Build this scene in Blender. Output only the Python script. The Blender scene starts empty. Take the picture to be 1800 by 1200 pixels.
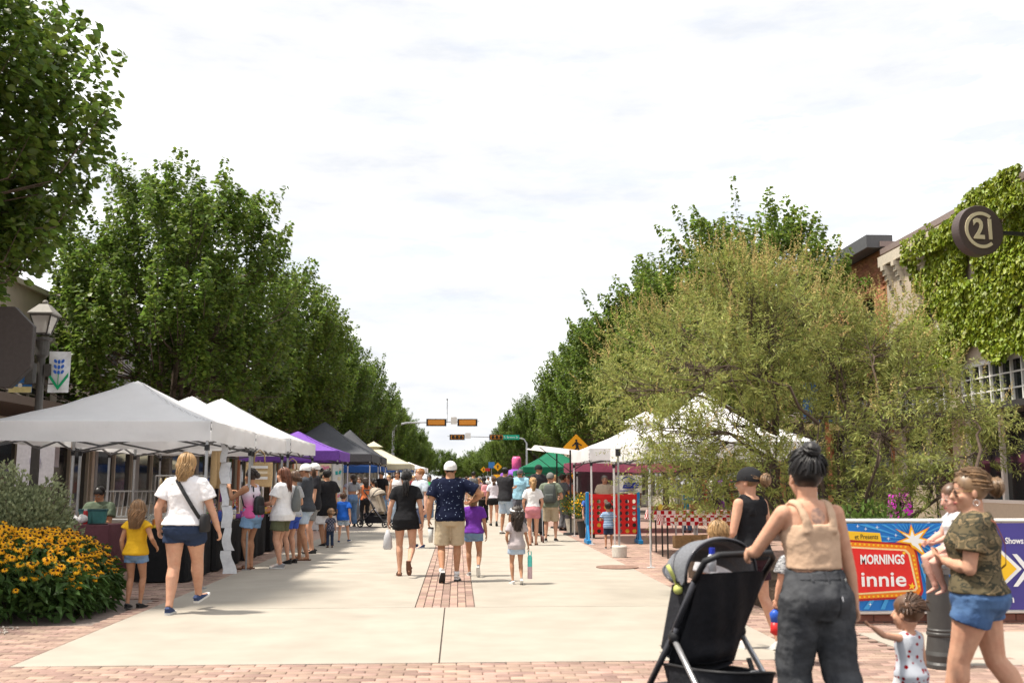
import bpy, math, random
import numpy as np
from mathutils import Vector, Matrix, noise
R = math.radians
V = Vector
S = bpy.context.scene
COL = S.collection
rnd = random.Random(7)

# ---------------------------------------------------------------- camera, light, exposure
CH, FPX = 1.45, 1750.0          # eye height, focal length in pixels of the 1800 px wide photograph
PITCH, YAW = 7.97, 3.08
cd = bpy.data.cameras.new('camera'); cam = bpy.data.objects.new('camera', cd); COL.objects.link(cam)
cam.location = (0, 0, CH); cam.rotation_euler = (R(90 + PITCH), 0, R(-YAW))
cd.sensor_width = 36; cd.lens = 35; cd.clip_start = .05; cd.clip_end = 4000
cd.dof.use_dof = True; cd.dof.focus_distance = 19; cd.dof.aperture_fstop = 2.4
S.camera = cam
CR = cam.rotation_euler.to_matrix()
def ray(px, py): return CR @ V((px - 900, 600 - py, -FPX))
def G(px, py):                   # point on the ground seen at a pixel
    r = ray(px, py); t = -CH / r.z; return V((r.x * t, r.y * t, 0))
def at(px, py, Y):               # point at street distance Y
    r = ray(px, py); t = Y / r.y; return V((r.x * t, Y, CH + r.z * t))
def atx(px, py, X):              # point on the plane x = X
    r = ray(px, py); t = X / r.x; return V((X, r.y * t, CH + r.z * t))

SUN_EL, SUN_AZ = 66, -98         # azimuth from +Y (down the street), clockwise
sd = V((math.sin(R(SUN_AZ)) * math.cos(R(SUN_EL)), math.cos(R(SUN_AZ)) * math.cos(R(SUN_EL)), math.sin(R(SUN_EL))))
sl = bpy.data.lights.new('sun', 'SUN'); so = bpy.data.objects.new('sun', sl); COL.objects.link(so)
sl.energy = 3.0; sl.angle = R(5); sl.color = (1, .93, .82)
so.rotation_euler = sd.to_track_quat('Z', 'Y').to_euler()
W = bpy.data.worlds.new('World'); S.world = W; W.use_nodes = True
nt = W.node_tree; nt.nodes.clear()
def N(t, **k):
    n = nt.nodes.new(t)
    for a, b in k.items(): setattr(n, a, b)
    return n
sky = N('ShaderNodeTexSky', sky_type='NISHITA'); sky.sun_disc = False
sky.sun_elevation = R(SUN_EL); sky.sun_rotation = R(SUN_AZ % 360); sky.dust_density = 2.5
bg1 = N('ShaderNodeBackground'); bg1.inputs[1].default_value = .13
bg2 = N('ShaderNodeBackground'); bg2.inputs[1].default_value = 1.0
tc = N('ShaderNodeTexCoord'); mp = N('ShaderNodeMapping'); mp.inputs['Scale'].default_value = (2.2, 1.5, 9.0)
sep = N('ShaderNodeSeparateXYZ')
n1 = N('ShaderNodeTexNoise'); n1.inputs['Scale'].default_value = 1.1; n1.inputs['Detail'].default_value = 9; n1.inputs['Roughness'].default_value = .62
n1.inputs['Distortion'].default_value = .5
n2 = N('ShaderNodeTexNoise'); n2.inputs['Scale'].default_value = 3.4; n2.inputs['Detail'].default_value = 8; n2.inputs['Roughness'].default_value = .6
r1 = N('ShaderNodeValToRGB'); r1.color_ramp.elements[0].position = .36; r1.color_ramp.elements[0].color = (.82,) * 3 + (1,)
r1.color_ramp.elements[1].position = .56; r1.color_ramp.elements[1].color = (1, 1, 1, 1)
r2 = N('ShaderNodeValToRGB'); r2.color_ramp.interpolation = 'EASE'; e_ = r2.color_ramp.elements
e_[0].position = .30; e_[0].color = (.345, .356, .378, 1); e_[1].position = .74; e_[1].color = (1.0, 1.0, 1.0, 1); x_ = e_.new(.47); x_.color = (.388, .392, .40, 1); x_ = e_.new(.58); x_.color = (.62, .622, .625, 1)
mx = N('ShaderNodeMixShader'); out = N('ShaderNodeOutputWorld')
L = nt.links.new
L(tc.outputs['Generated'], mp.inputs[0]); L(mp.outputs[0], n1.inputs['Vector']); L(mp.outputs[0], n2.inputs['Vector'])
L(n1.outputs[0], r1.inputs[0]); L(n2.outputs[0], r2.inputs[0]); L(r2.outputs[0], bg2.inputs[0])
L(sky.outputs[0], bg1.inputs[0]); L(r1.outputs[0], mx.inputs[0]); L(bg1.outputs[0], mx.inputs[1]); L(bg2.outputs[0], mx.inputs[2])
L(mx.outputs[0], out.inputs[0])
S.view_settings.view_transform = 'Standard'; S.view_settings.look = 'None'
S.view_settings.exposure = 1.36; S.view_settings.gamma = 1; S.view_settings.use_curve_mapping = False

# ---------------------------------------------------------------- materials
MATS = {}
def hexc(s):
    s = s.lstrip('#'); return tuple(((int(s[i:i+2], 16) / 255) ** 2.2) for i in (0, 2, 4))
def M(name, rgb, rough=.85, var=.12, scale=18, bump=0, bscale=60, island=0, metal=0, transl=0, spec=.3, stretch=None, alpha=1, trans=0, rgb2=None, cut=None, hue=None):
    """one general surface: base colour with fine noise, optional per-piece variation, bump and translucency"""
    if name in MATS: return MATS[name]
    if isinstance(rgb, str): rgb = hexc(rgb)
    if isinstance(rgb2, str): rgb2 = hexc(rgb2)
    m = bpy.data.materials.new(name); m.use_nodes = True; t = m.node_tree; ns = t.nodes; lk = t.links.new
    p = ns['Principled BSDF']; o = ns['Material Output']
    p.inputs['Roughness'].default_value = rough; p.inputs['Metallic'].default_value = metal
    p.inputs['Specular IOR Level'].default_value = spec
    if trans: p.inputs['Transmission Weight'].default_value = trans
    if alpha < 1: p.inputs['Alpha'].default_value = alpha
    co = ns.new('ShaderNodeTexCoord'); mpn = ns.new('ShaderNodeMapping'); lk(co.outputs['Object'], mpn.inputs[0])
    if stretch: mpn.inputs['Scale'].default_value = stretch
    col = None
    def rgbn(c):
        n = ns.new('ShaderNodeRGB'); n.outputs[0].default_value = (*c, 1); return n.outputs[0]
    col = rgbn(rgb)
    if rgb2 is not None:
        nz = ns.new('ShaderNodeTexNoise'); nz.inputs['Scale'].default_value = scale; nz.inputs['Detail'].default_value = 4; lk(mpn.outputs[0], nz.inputs['Vector'])
        rp = ns.new('ShaderNodeValToRGB'); a, b = cut or (.4, .6)
        rp.color_ramp.elements[0].position = a; rp.color_ramp.elements[1].position = b; lk(nz.outputs[0], rp.inputs[0])
        mxn = ns.new('ShaderNodeMix'); mxn.data_type = 'RGBA'; lk(rp.outputs[0], mxn.inputs[0]); lk(col, mxn.inputs[6]); lk(rgbn(rgb2), mxn.inputs[7]); col = mxn.outputs[2]
    if var:
        nz = ns.new('ShaderNodeTexNoise'); nz.inputs['Scale'].default_value = scale * (1 if rgb2 is None else 2.3); nz.inputs['Detail'].default_value = 5; lk(mpn.outputs[0], nz.inputs['Vector'])
        mr = ns.new('ShaderNodeMapRange'); mr.inputs[1].default_value = .25; mr.inputs[2].default_value = .75; mr.inputs[3].default_value = 1 - var; mr.inputs[4].default_value = 1 + var
        lk(nz.outputs[0], mr.inputs[0])
        h = ns.new('ShaderNodeHueSaturation'); lk(mr.outputs[0], h.inputs['Value']); lk(col, h.inputs['Color']); col = h.outputs[0]
    if island:
        g = ns.new('ShaderNodeNewGeometry'); oi = ns.new('ShaderNodeObjectInfo'); ad = ns.new('ShaderNodeMath'); ad.operation = 'ADD'
        lk(g.outputs['Random Per Island'], ad.inputs[0]); lk(oi.outputs['Random'], ad.inputs[1])
        fr = ns.new('ShaderNodeMath'); fr.operation = 'FRACT'; lk(ad.outputs[0], fr.inputs[0])
        mr = ns.new('ShaderNodeMapRange'); mr.inputs[3].default_value = 1 - island; mr.inputs[4].default_value = 1 + island; lk(fr.outputs[0], mr.inputs[0])
        h = ns.new('ShaderNodeHueSaturation'); lk(mr.outputs[0], h.inputs['Value']); lk(col, h.inputs['Color'])
        if hue:
            m2 = ns.new('ShaderNodeMath'); m2.operation = 'MULTIPLY'; m2.inputs[1].default_value = 7.13; lk(fr.outputs[0], m2.inputs[0])
            f2 = ns.new('ShaderNodeMath'); f2.operation = 'FRACT'; lk(m2.outputs[0], f2.inputs[0])
            mr2 = ns.new('ShaderNodeMapRange'); mr2.inputs[3].default_value = .5 - hue; mr2.inputs[4].default_value = .5 + hue; lk(f2.outputs[0], mr2.inputs[0]); lk(mr2.outputs[0], h.inputs['Hue'])
        col = h.outputs[0]
    lk(col, p.inputs['Base Color'])
    if bump:
        nb = ns.new('ShaderNodeTexNoise'); nb.inputs['Scale'].default_value = bscale; nb.inputs['Detail'].default_value = 5; lk(mpn.outputs[0], nb.inputs['Vector'])
        bp = ns.new('ShaderNodeBump'); bp.inputs['Strength'].default_value = bump; bp.inputs['Distance'].default_value = .02; lk(nb.outputs[0], bp.inputs['Height']); lk(bp.outputs[0], p.inputs['Normal'])
    if transl:
        tr = ns.new('ShaderNodeBsdfTranslucent'); lk(col, tr.inputs[0]); ms = ns.new('ShaderNodeMixShader'); ms.inputs[0].default_value = transl
        lk(p.outputs[0], ms.inputs[1]); lk(tr.outputs[0], ms.inputs[2]); lk(ms.outputs[0], o.inputs['Surface'])
    MATS[name] = m; return m
def pattern(name, kind, c1, c2, scale=20, c3=None, rough=.9):
    """printed cloth: dots, camouflage, stripes, gradient, checks"""
    if name in MATS: return MATS[name]
    m = bpy.data.materials.new(name); m.use_nodes = True; t = m.node_tree; ns = t.nodes; lk = t.links.new
    p = ns['Principled BSDF']; p.inputs['Roughness'].default_value = rough; p.inputs['Specular IOR Level'].default_value = .2
    co = ns.new('ShaderNodeTexCoord'); mpn = ns.new('ShaderNodeMapping'); lk(co.outputs['Object'], mpn.inputs[0])
    rp = ns.new('ShaderNodeValToRGB'); e = rp.color_ramp.elements
    e[0].color = (*hexc(c1), 1); e[1].color = (*hexc(c2), 1)
    if kind in ('dots', 'specks'):
        v = ns.new('ShaderNodeTexVoronoi'); v.inputs['Scale'].default_value = scale; lk(mpn.outputs[0], v.inputs['Vector']); lk(v.outputs['Distance'], rp.inputs[0])
        a = .28 if kind == 'dots' else .16
        e[0].position = a; e[1].position = a + .03; e[0].color, e[1].color = (*hexc(c2), 1), (*hexc(c1), 1)
    elif kind == 'camo':
        mpn.inputs['Scale'].default_value = (1, 1, 2.2)
        v = ns.new('ShaderNodeTexNoise'); v.inputs['Scale'].default_value = scale; v.inputs['Detail'].default_value = 2; v.inputs['Distortion'].default_value = 1.2; lk(mpn.outputs[0], v.inputs['Vector']); lk(v.outputs[0], rp.inputs[0])
        rp.color_ramp.interpolation = 'CONSTANT'; e[0].position = 0; e[1].position = .47; x = e.new(.56); x.color = (*hexc(c3 or c1), 1); x = e.new(.63); x.color = (*hexc(c1), 1)
    elif kind == 'grad':
        s = ns.new('ShaderNodeSeparateXYZ'); lk(mpn.outputs[0], s.inputs[0]); nz = ns.new('ShaderNodeTexNoise'); nz.inputs['Scale'].default_value = 9; lk(mpn.outputs[0], nz.inputs['Vector'])
        ad = ns.new('ShaderNodeMath'); ad.operation = 'MULTIPLY_ADD'; ad.inputs[1].default_value = .06; hz = ns.new('ShaderNodeMath'); hz.operation = 'MULTIPLY'; hz.inputs[1].default_value = .5; lk(s.outputs[2], hz.inputs[0]); lk(nz.outputs[0], ad.inputs[0]); lk(hz.outputs[0], ad.inputs[2]); lk(ad.outputs[0], rp.inputs[0])
        e[0].position = scale / 2 - .06; e[1].position = scale / 2 + .06
    elif kind == 'check':
        v = ns.new('ShaderNodeTexChecker'); v.inputs['Scale'].default_value = scale; v.inputs['Color1'].default_value = (*hexc(c1), 1); v.inputs['Color2'].default_value = (*hexc(c2), 1); lk(mpn.outputs[0], v.inputs['Vector'])
        lk(v.outputs[0], p.inputs['Base Color']); MATS[name] = m; return m
    else:
        v = ns.new('ShaderNodeTexWave'); v.inputs['Scale'].default_value = scale; v.bands_direction = 'Z' if kind == 'hstripe' else 'X'; v.inputs['Distortion'].default_value = .3; lk(mpn.outputs[0], v.inputs['Vector']); lk(v.outputs[0], rp.inputs[0]); e[0].position = .45; e[1].position = .55
    lk(rp.outputs[0], p.inputs['Base Color']); MATS[name] = m; return m

# ---------------------------------------------------------------- mesh building
def link(name, me, parent=None, loc=None, kind=None):
    o = bpy.data.objects.new(name, me); COL.objects.link(o)
    if parent is not None: o.parent = parent
    if loc is not None: o.location = loc
    if kind: o['kind'] = kind
    return o
def tag(o, label, cat=None, group=None):
    o['label'] = label
    if cat: o['category'] = cat
    if group: o['group'] = group
    return o
def thing(name, label, cat, loc=(0, 0, 0), rz=0, group=None):
    o = bpy.data.objects.new(name, None); COL.objects.link(o); o.empty_display_size = .1
    o.location = loc; o.rotation_euler = (0, 0, rz); return tag(o, label, cat, group)
def copy_tree(o, parent=None):
    c = o.copy(); COL.objects.link(c)
    if parent is not None: c.parent = parent
    for ch in list(o.children): copy_tree(ch, c)
    return c
def smooth(me): me.polygons.foreach_set('use_smooth', np.ones(len(me.polygons), bool)); me.update()
def npmesh(name, verts, faces, mat, sm=False):
    """verts (n,3), faces (m,k) arrays"""
    me = bpy.data.meshes.new(name); verts = np.asarray(verts, np.float32); faces = np.asarray(faces, np.int32); k = faces.shape[1]; m = len(faces)
    me.vertices.add(len(verts)); me.vertices.foreach_set('co', verts.ravel())
    me.loops.add(m * k); me.loops.foreach_set('vertex_index', faces.ravel())
    me.polygons.add(m); me.polygons.foreach_set('loop_start', np.arange(0, m * k, k, dtype=np.int32))
    me.update(calc_edges=True)
    if mat: me.materials.append(mat)
    if sm: smooth(me)
    return me
def frame(d):
    d = d.normalized(); u = V((0, 0, 1)) if abs(d.z) < .9 else V((0, 1, 0))
    s = d.cross(u).normalized(); return s, s.cross(d).normalized(), d
class MB:
    def __init__(s): s.v = []; s.f = []; s.m = []; s.mi = 0
    def add(s, vs, fs):
        b = len(s.v); s.v += [tuple(x) for x in vs]; s.f += [tuple(i + b for i in f) for f in fs]; s.m += [s.mi] * len(fs); return s
    def box(s, c, d, rz=0, rot=None):
        x, y, z = d[0] / 2, d[1] / 2, d[2] / 2
        m = rot if rot is not None else Matrix.Rotation(rz, 3, 'Z'); c = V(c)
        vs = [c + m @ V((a * x, b * y, e * z)) for e in (-1, 1) for a, b in ((-1, -1), (1, -1), (1, 1), (-1, 1))]
        return s.add(vs, [(3, 2, 1, 0), (4, 5, 6, 7), (0, 1, 5, 4), (1, 2, 6, 5), (2, 3, 7, 6), (3, 0, 4, 7)])
    def bar(s, a, b, w, h=None):          # square bar between two points
        a, b = V(a), V(b); h = h or w; x, y, d = frame(b - a)
        vs = [p + x * i * w / 2 + y * j * h / 2 for p in (a, b) for i, j in ((-1, -1), (1, -1), (1, 1), (-1, 1))]
        return s.add(vs, [(0, 1, 2, 3), (7, 6, 5, 4), (4, 5, 1, 0), (5, 6, 2, 1), (6, 7, 3, 2), (7, 4, 0, 3)])
    def tube(s, pts, rad, n=8, cap=True, flat=1.0):
        pts = [V(p) for p in pts]
        if not hasattr(rad, '__len__'): rad = [rad] * len(pts)
        vs, fs = [], []; u = None
        for i, p in enumerate(pts):
            d = (pts[min(i + 1, len(pts) - 1)] - pts[max(i - 1, 0)])
            if d.length < 1e-7: d = V((0, 0, 1))
            d.normalize()
            if u is None: u = frame(d)[0]
            u = (u - d * u.dot(d))
            u = u.normalized() if u.length > 1e-5 else frame(d)[0]
            w = d.cross(u)
            for k in range(n):
                a = 2 * math.pi * k / n; vs.append(p + u * math.cos(a) * rad[i] + w * math.sin(a) * rad[i] * flat)
        for i in range(len(pts) - 1):
            for k in range(n):
                a, b = i * n + k, i * n + (k + 1) % n; fs.append((a, b, b + n, a + n))
        if cap: fs.append(tuple(range(n - 1, -1, -1))); fs.append(tuple(range((len(pts) - 1) * n, len(pts) * n)))
        return s.add(vs, fs)
    def rings(s, rg, n=16, cap=True, p=2.0):   # rg: (cx,cy,cz,hw,hd) horizontal super-elliptic rings
        vs, fs = [], []
        for cx, cy, cz, a, b in rg:
            for k in range(n):
                t = 2 * math.pi * k / n; c, q = math.cos(t), math.sin(t)
                vs.append((cx + math.copysign(abs(c) ** (2 / p), c) * a, cy + math.copysign(abs(q) ** (2 / p), q) * b, cz))
        for i in range(len(rg) - 1):
            for k in range(n):
                a, b = i * n + k, i * n + (k + 1) % n; fs.append((a, b, b + n, a + n))
        if cap: fs.append(tuple(range(n - 1, -1, -1))); fs.append(tuple(range((len(rg) - 1) * n, len(rg) * n)))
        return s.add(vs, fs)
    def ball(s, c, r, n=12, m=8, mat=None):
        c = V(c); r = (r, r, r) if not hasattr(r, '__len__') else r; vs, fs = [], []
        f = (lambda q: mat @ q) if mat is not None else (lambda q: q)
        vs.append(c + f(V((0, 0, -r[2]))))
        for j in range(1, m):
            ph = math.pi * j / m - math.pi / 2
            for k in range(n):
                a = 2 * math.pi * k / n; vs.append(c + f(V((math.cos(ph) * math.cos(a) * r[0], math.cos(ph) * math.sin(a) * r[1], math.sin(ph) * r[2]))))
        vs.append(c + f(V((0, 0, r[2]))))
        for k in range(n):
            fs.append((0, 1 + (k + 1) % n, 1 + k)); e = len(vs) - 1; b = 1 + (m - 2) * n; fs.append((e, b + k, b + (k + 1) % n))
        for j in range(m - 2):
            for k in range(n):
                a, b = 1 + j * n + k, 1 + j * n + (k + 1) % n; fs.append((a, b, b + n, a + n))
        return s.add(vs, fs)
    def prism(s, poly, o, x, y, depth):        # 2-D outline at origin o with axes x, y, pushed along x cross y
        o, x, y = V(o), V(x), V(y); z = x.cross(y).normalized() * depth; n = len(poly)
        a = [o + x * p[0] + y * p[1] for p in poly]; vs = a + [q + z for q in a]
        return s.add(vs, [tuple(range(n - 1, -1, -1)), tuple(range(n, 2 * n))] + [(i, (i + 1) % n, (i + 1) % n + n, i + n) for i in range(n)])
    def grid(s, fn, nu, nv):
        vs = [fn(i / nu, j / nv) for j in range(nv + 1) for i in range(nu + 1)]
        return s.add(vs, [(j * (nu + 1) + i, j * (nu + 1) + i + 1, (j + 1) * (nu + 1) + i + 1, (j + 1) * (nu + 1) + i) for j in range(nv) for i in range(nu)])
    def mesh(s, name, mats, sm=False):
        me = bpy.data.meshes.new(name); me.from_pydata(s.v, [], s.f)
        for m in (mats if isinstance(mats, (list, tuple)) else [mats]): me.materials.append(m)
        me.polygons.foreach_set('material_index', s.m)
        if sm: smooth(me)
        me.update(); return me
    def build(s, name, mats, parent=None, loc=None, sm=False, kind=None, bevel=0):
        o = link(name, s.mesh(name, mats, sm), parent, loc, kind)
        if bevel:
            b = o.modifiers.new('bevel', 'BEVEL'); b.width = bevel; b.segments = 2; b.limit_method = 'ANGLE'
        return o
def tri(me_obj): return me_obj
def single(name, mb, mats, label, cat, loc=(0, 0, 0), rz=0, group=None, sm=False, bevel=0):
    o = mb.build(name, mats, None, loc, sm, None, bevel); o.rotation_euler = (0, 0, rz); return tag(o, label, cat, group)
_cube = {}
def piece_mesh(mat):          # shared unit brick: top edge slightly drawn in
    if mat.name not in _cube:
        b = MB(); vs = []
        for e, k in ((-.5, 1), (.38, 1), (.5, .94)):
            vs += [(a * .5 * k, c * .5 * k, e) for a, c in ((-1, -1), (1, -1), (1, 1), (-1, 1))]
        fs = [(8, 9, 10, 11)]
        for q in (0, 4): fs += [(q + i, q + (i + 1) % 4, q + (i + 1) % 4 + 4, q + i + 4) for i in range(4)]
        b.add(vs, fs); _cube[mat.name] = b.mesh('brick', mat)
    return _cube[mat.name]
def lay(pieces, parent, mat, name='brick', limit=300, jit=.002):
    """pieces: (centre, size); the nearest ones become objects sharing one mesh, the rest one joined part"""
    org = parent.location if parent is not None else V((0, 0, 0))
    ps = sorted(pieces, key=lambda p: (V(p[0]) - cam.location).length); me = piece_mesh(mat)
    for c, d in ps[:limit]:
        o = link(name, me, parent); o.location = V(c) - org + V((0, 0, rnd.uniform(-jit, jit))); o.scale = d; o.rotation_euler = (rnd.gauss(0, .004), rnd.gauss(0, .004), rnd.gauss(0, .006))
    rest = ps[limit:]
    if rest:
        k = np.array([(a * .5 * q, b * .5 * q, e) for e, q in ((-.5, 1), (.38, 1), (.5, .94)) for a, b in ((-1, -1), (1, -1), (1, 1), (-1, 1))])
        fs = [(8, 9, 10, 11)]
        for q in (0, 4): fs += [(q + i, q + (i + 1) % 4, q + (i + 1) % 4 + 4, q + i + 4) for i in range(4)]
        fs = np.array(fs)
        c = np.array([p[0] for p in rest]) - np.array(org) + np.random.RandomState(3).uniform(-jit, jit, (len(rest), 3)) * np.array([0, 0, 1]); d = np.array([p[1] for p in rest])
        v = (k[None] * d[:, None] + c[:, None]).reshape(-1, 3); f = (fs[None] + (np.arange(len(rest)) * 12)[:, None, None]).reshape(-1, 4)
        link(name, npmesh(name, v, f, mat), parent, kind='stuff')
def text_mesh(body, size, bold=0, shear=0, align='CENTER', extrude=.004, sx=1.0):
    cu = bpy.data.curves.new('t', 'FONT'); cu.body = body; cu.size = size; cu.offset = bold; cu.shear = shear; cu.align_x = align; cu.align_y = 'CENTER'; cu.extrude = extrude; cu.resolution_u = 3
    o = bpy.data.objects.new('t', cu); me = bpy.data.meshes.new_from_object(o); bpy.data.objects.remove(o)
    for v in me.vertices: v.co.x *= sx
    return me
def lettering(body, size, mat, parent, loc, rot=(R(90), 0, 0), **k):
    me = text_mesh(body, size, **k); me.materials.clear(); me.materials.append(mat)
    o = link('lettering', me, parent, loc); o.rotation_euler = rot; return o
# ---------------------------------------------------------------- foliage
def norm(a): return a / np.maximum(np.linalg.norm(a, axis=-1, keepdims=True), 1e-9)
def leaves(c, ax, size, wid, rs, fold=.25, droop=.15):
    """rhombic folded leaves: base c, axis ax, returns verts, faces (triangles)"""
    n = len(c); ax = norm(ax); r = norm(rs.normal(size=(n, 3)) + np.array([0, 0, 1.6])); b = norm(np.cross(ax, r)); nn = np.cross(b, ax)
    size = np.broadcast_to(size, (n,))[:, None]; w = size * wid
    p0 = c; p2 = c + ax * size - nn * 0 + np.array([0, 0, -1.]) * size * droop
    m = c + ax * size * .45
    p1 = m + b * w * .5 + nn * w * fold; p3 = m - b * w * .5 + nn * w * fold
    v = np.stack([p0, p1, p2, p3], 1).reshape(-1, 3); i = np.arange(n)[:, None] * 4
    f = np.concatenate([i + np.array([[0, 1, 2]]), i + np.array([[0, 2, 3]])], 1).reshape(-1, 3)
    return v, f
def leaves6(c, ax, size, wid, rs, fold=.1, droop=.15):
    """rounder leaves with a pointed tip, folded on the midrib"""
    n = len(c); ax = norm(ax); r = norm(rs.normal(size=(n, 3)) + np.array([0, 0, 1.6])); b = norm(np.cross(ax, r)); nn = np.cross(b, ax); size = np.broadcast_to(size, (n,))[:, None]; w = size * wid
    dr = np.array([0, 0, -1.]) * size * droop; pts = [c, c + ax * size * .28 + b * w * .42 + nn * w * fold, c + ax * size * .62 + b * w * .46 + nn * w * fold + dr * .4, c + ax * size + dr, c + ax * size * .62 - b * w * .46 + nn * w * fold + dr * .4, c + ax * size * .28 - b * w * .42 + nn * w * fold]
    v = np.stack(pts, 1).reshape(-1, 3); i = np.arange(n)[:, None] * 6
    f = np.concatenate([i + np.array([[0, 1, 2]]), i + np.array([[0, 2, 3]]), i + np.array([[0, 3, 4]]), i + np.array([[0, 4, 5]])], 1).reshape(-1, 3); return v, f
def merge(parts):
    vs, fs, o = [], [], 0
    for v, f in parts: vs.append(v); fs.append(f + o); o += len(v)
    return np.concatenate(vs), np.concatenate(fs)
LEAF = M('street_tree_leaf', (.122, .182, .03), .42, var=.22, scale=1.1, island=.4, hue=.022, transl=.55, spec=.45)
LEAF2 = M('pale_tree_leaf', (.138, .198, .032), .45, var=.2, scale=1.2, island=.4, hue=.022, transl=.55, spec=.4)  # slightly paler green leaf, used on one of the tree kinds
BARK = M('bark', (.10, .075, .055), .95, var=.3, scale=14, bump=.8, bscale=30)
def street_tree_meshes(seed, H=9.8, rmax=3.15, zb=2.95, n_pl=640, n_lf=92, lsize=.108, mat=LEAF):
    rs = np.random.RandomState(seed)
    z = zb + (H - zb) * rs.beta(1.25, 1.55, n_pl) * .88
    t = (z - zb) / (H - zb)
    prof = np.interp(t, [0, .12, .35, .6, .85, 1], [.62, .9, 1, .8, .42, .08])
    az = rs.uniform(0, 2 * np.pi, n_pl); lob = 1 + .16 * np.sin(az * 3 + seed) + .1 * np.sin(az * 5 + 2 * seed + z)
    fr = rs.beta(2.6, 1.0, n_pl); rad = rmax * prof * lob * fr
    B = np.stack([rad * np.cos(az), rad * np.sin(az), z], 1)
    ce = B[rs.permutation(n_pl)[:46]]; dd = np.linalg.norm(B[:, None] - ce[None], axis=2); nr = ce[dd.argmin(1)]; B = B + (nr - B) * np.array([.28, .28, .18])
    D = norm(np.stack([np.cos(az) * (.08 + .42 * fr), np.sin(az) * (.08 + .42 * fr), np.full(n_pl, 1.0)], 1) + rs.normal(size=(n_pl, 3)) * .1)
    Lp = rs.uniform(.8, 1.55, n_pl) * np.interp(t, [0, 1], [.85, 1.0])
    parts = []; k = n_pl * n_lf; idx = np.repeat(np.arange(n_pl), n_lf)
    u = rs.uniform(0.0, 1, k); d = D[idx]; tw = rs.uniform(0, 2 * np.pi, k)
    a1 = norm(np.cross(d, np.array([0.3, .2, 1.]))); a2 = np.cross(d, a1)
    radial = a1 * np.cos(tw)[:, None] + a2 * np.sin(tw)[:, None]
    tall = (np.arange(n_pl) % 5 == 0) & (fr > .45); Lp = np.where(tall, Lp * 1.22, Lp); slim = np.where(tall, .5, 1.0)[idx]
    off = slim * .27 * (1 - u) ** .8 * np.sqrt(rs.uniform(0, 1, k)) + .01
    c = B[idx] + d * (u * Lp[idx])[:, None] + radial * off[:, None] + np.array([0, 0, 1.]) * (off * .5)[:, None]
    ax = radial * .9 + d * .35 + rs.normal(size=(k, 3)) * .3 + np.array([0, 0, -.22])
    v, f = leaves6(c, ax, lsize * 1.08 * rs.uniform(.7, 1.25, k), .78, rs)
    crown = npmesh('crown', v, f, mat)
    mb = MB(); r = random.Random(seed)
    mb.tube([(0, 0, -.05), (.02, 0, .25), (.0, .02, 1.2), (.03, 0, 2.5)], [.17, .125, .11, .1], 10)
    limbs = []
    for i in range(9):
        a = 2 * math.pi * i / 9 + r.uniform(-.3, .3); tl = r.uniform(.35, 1.25); top = V((math.cos(a) * rmax * .42 * tl, math.sin(a) * rmax * .42 * tl, r.uniform(H * .62, H * .88)))
        s = V((.02, .01, r.uniform(2.0, 2.6))); m = s.lerp(top, .45) + V((math.cos(a), math.sin(a), 0)) * .28 * tl
        q = s.lerp(m, .5) + V((math.cos(a), math.sin(a), 0)) * .1
        mb.tube([s, q, m, m.lerp(top, .5) + V((r.uniform(-.1, .1), r.uniform(-.1, .1), 0)), top], [.075, .06, .045, .028, .01], 6); limbs += [s.lerp(m, .6), q, m, m.lerp(top, .5), m.lerp(top, .8)]
    for i in range(0, n_pl, 2):
        b = V(B[i]); best = min(limbs, key=lambda p: (p - b).length + (0 if p.z < b.z else 3)); e = b + V(D[i]) * Lp[i] * .8
        mb.tube([best, best.lerp(b, .55) + V((0, 0, -.08)), b, e], [.02, .014, .01, .004], 4, cap=False)
    return crown, mb.mesh('trunk', BARK, True)
_trees = {}
def street_tree(kind, loc, rz, sc, label, group):
    if kind not in _trees:
        args = dict(a=dict(seed=11), b=dict(seed=23, mat=LEAF2), c=dict(seed=37, n_pl=700, rmax=3.3), d=dict(seed=51, n_pl=1450, rmax=3.3, zb=3.15, lsize=.1))[kind]; _trees[kind] = street_tree_meshes(**args)
    c, t = _trees[kind]
    o = thing('street_tree', label, 'tree', loc, rz, group); o.scale = sc
    link('crown', c, o, kind=None); link('trunk', t, o); return o
# ---------------------------------------------------------------- ground, street, pavements
CONC = M('concrete', (.335, .302, .255), .9, var=.07, scale=1.1, bump=.2, bscale=90, rgb2=(.275, .245, .205), cut=(.42, .85))
BRICK = M('paver_brick', (.30, .205, .165), .92, var=.14, scale=9, bump=.3, bscale=70, island=.26, hue=.012)
MORTAR = M('mortar', (.20, .16, .14), .97, var=.2, scale=30)
ASPH = M('asphalt', (.085, .083, .08), .9, var=.2, scale=6, bump=.3)
g = MB(); g.box((0, 700, -.08), (3000, 2600, .06)); g.build('ground', M('earth', (.16, .14, .12), .97, var=.2, scale=.5), kind='structure')
XL, XR, YN, YJ = G(43, 1160).x, G(1080, 982).x, G(600, 1166).y, G(600, 1068).y
SL, SR = -.485, .205
def setting(name, mb, mat, **k): return mb.build(name, mat, kind='structure', **k)
b = MB(); b.box(((XL + XR) / 2, 45, -.035), (XR - XL, 90, .03)); road = setting('road', b, MORTAR)
ASPR = MB(); ASPR.box((0, 82, -.028), (160, 17, .03)); setting('cross_street', ASPR, ASPH)
sp = []
def slab(x0, x1, y0, y1):
    b = MB(); g = .007; b.box(((x0 + x1) / 2, (y0 + y1) / 2, -.012), (x1 - x0 - 2 * g, y1 - y0 - 2 * g, .026)); b.build('slab', CONC, road)
slab(XL, -.14, YN, YJ); slab(-.14, XR, YN, YJ)
y = YJ
while y < 72: slab(XL, SL, y, y + 4.6); slab(SR, XR, y, y + 4.6); y += 4.6
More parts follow.
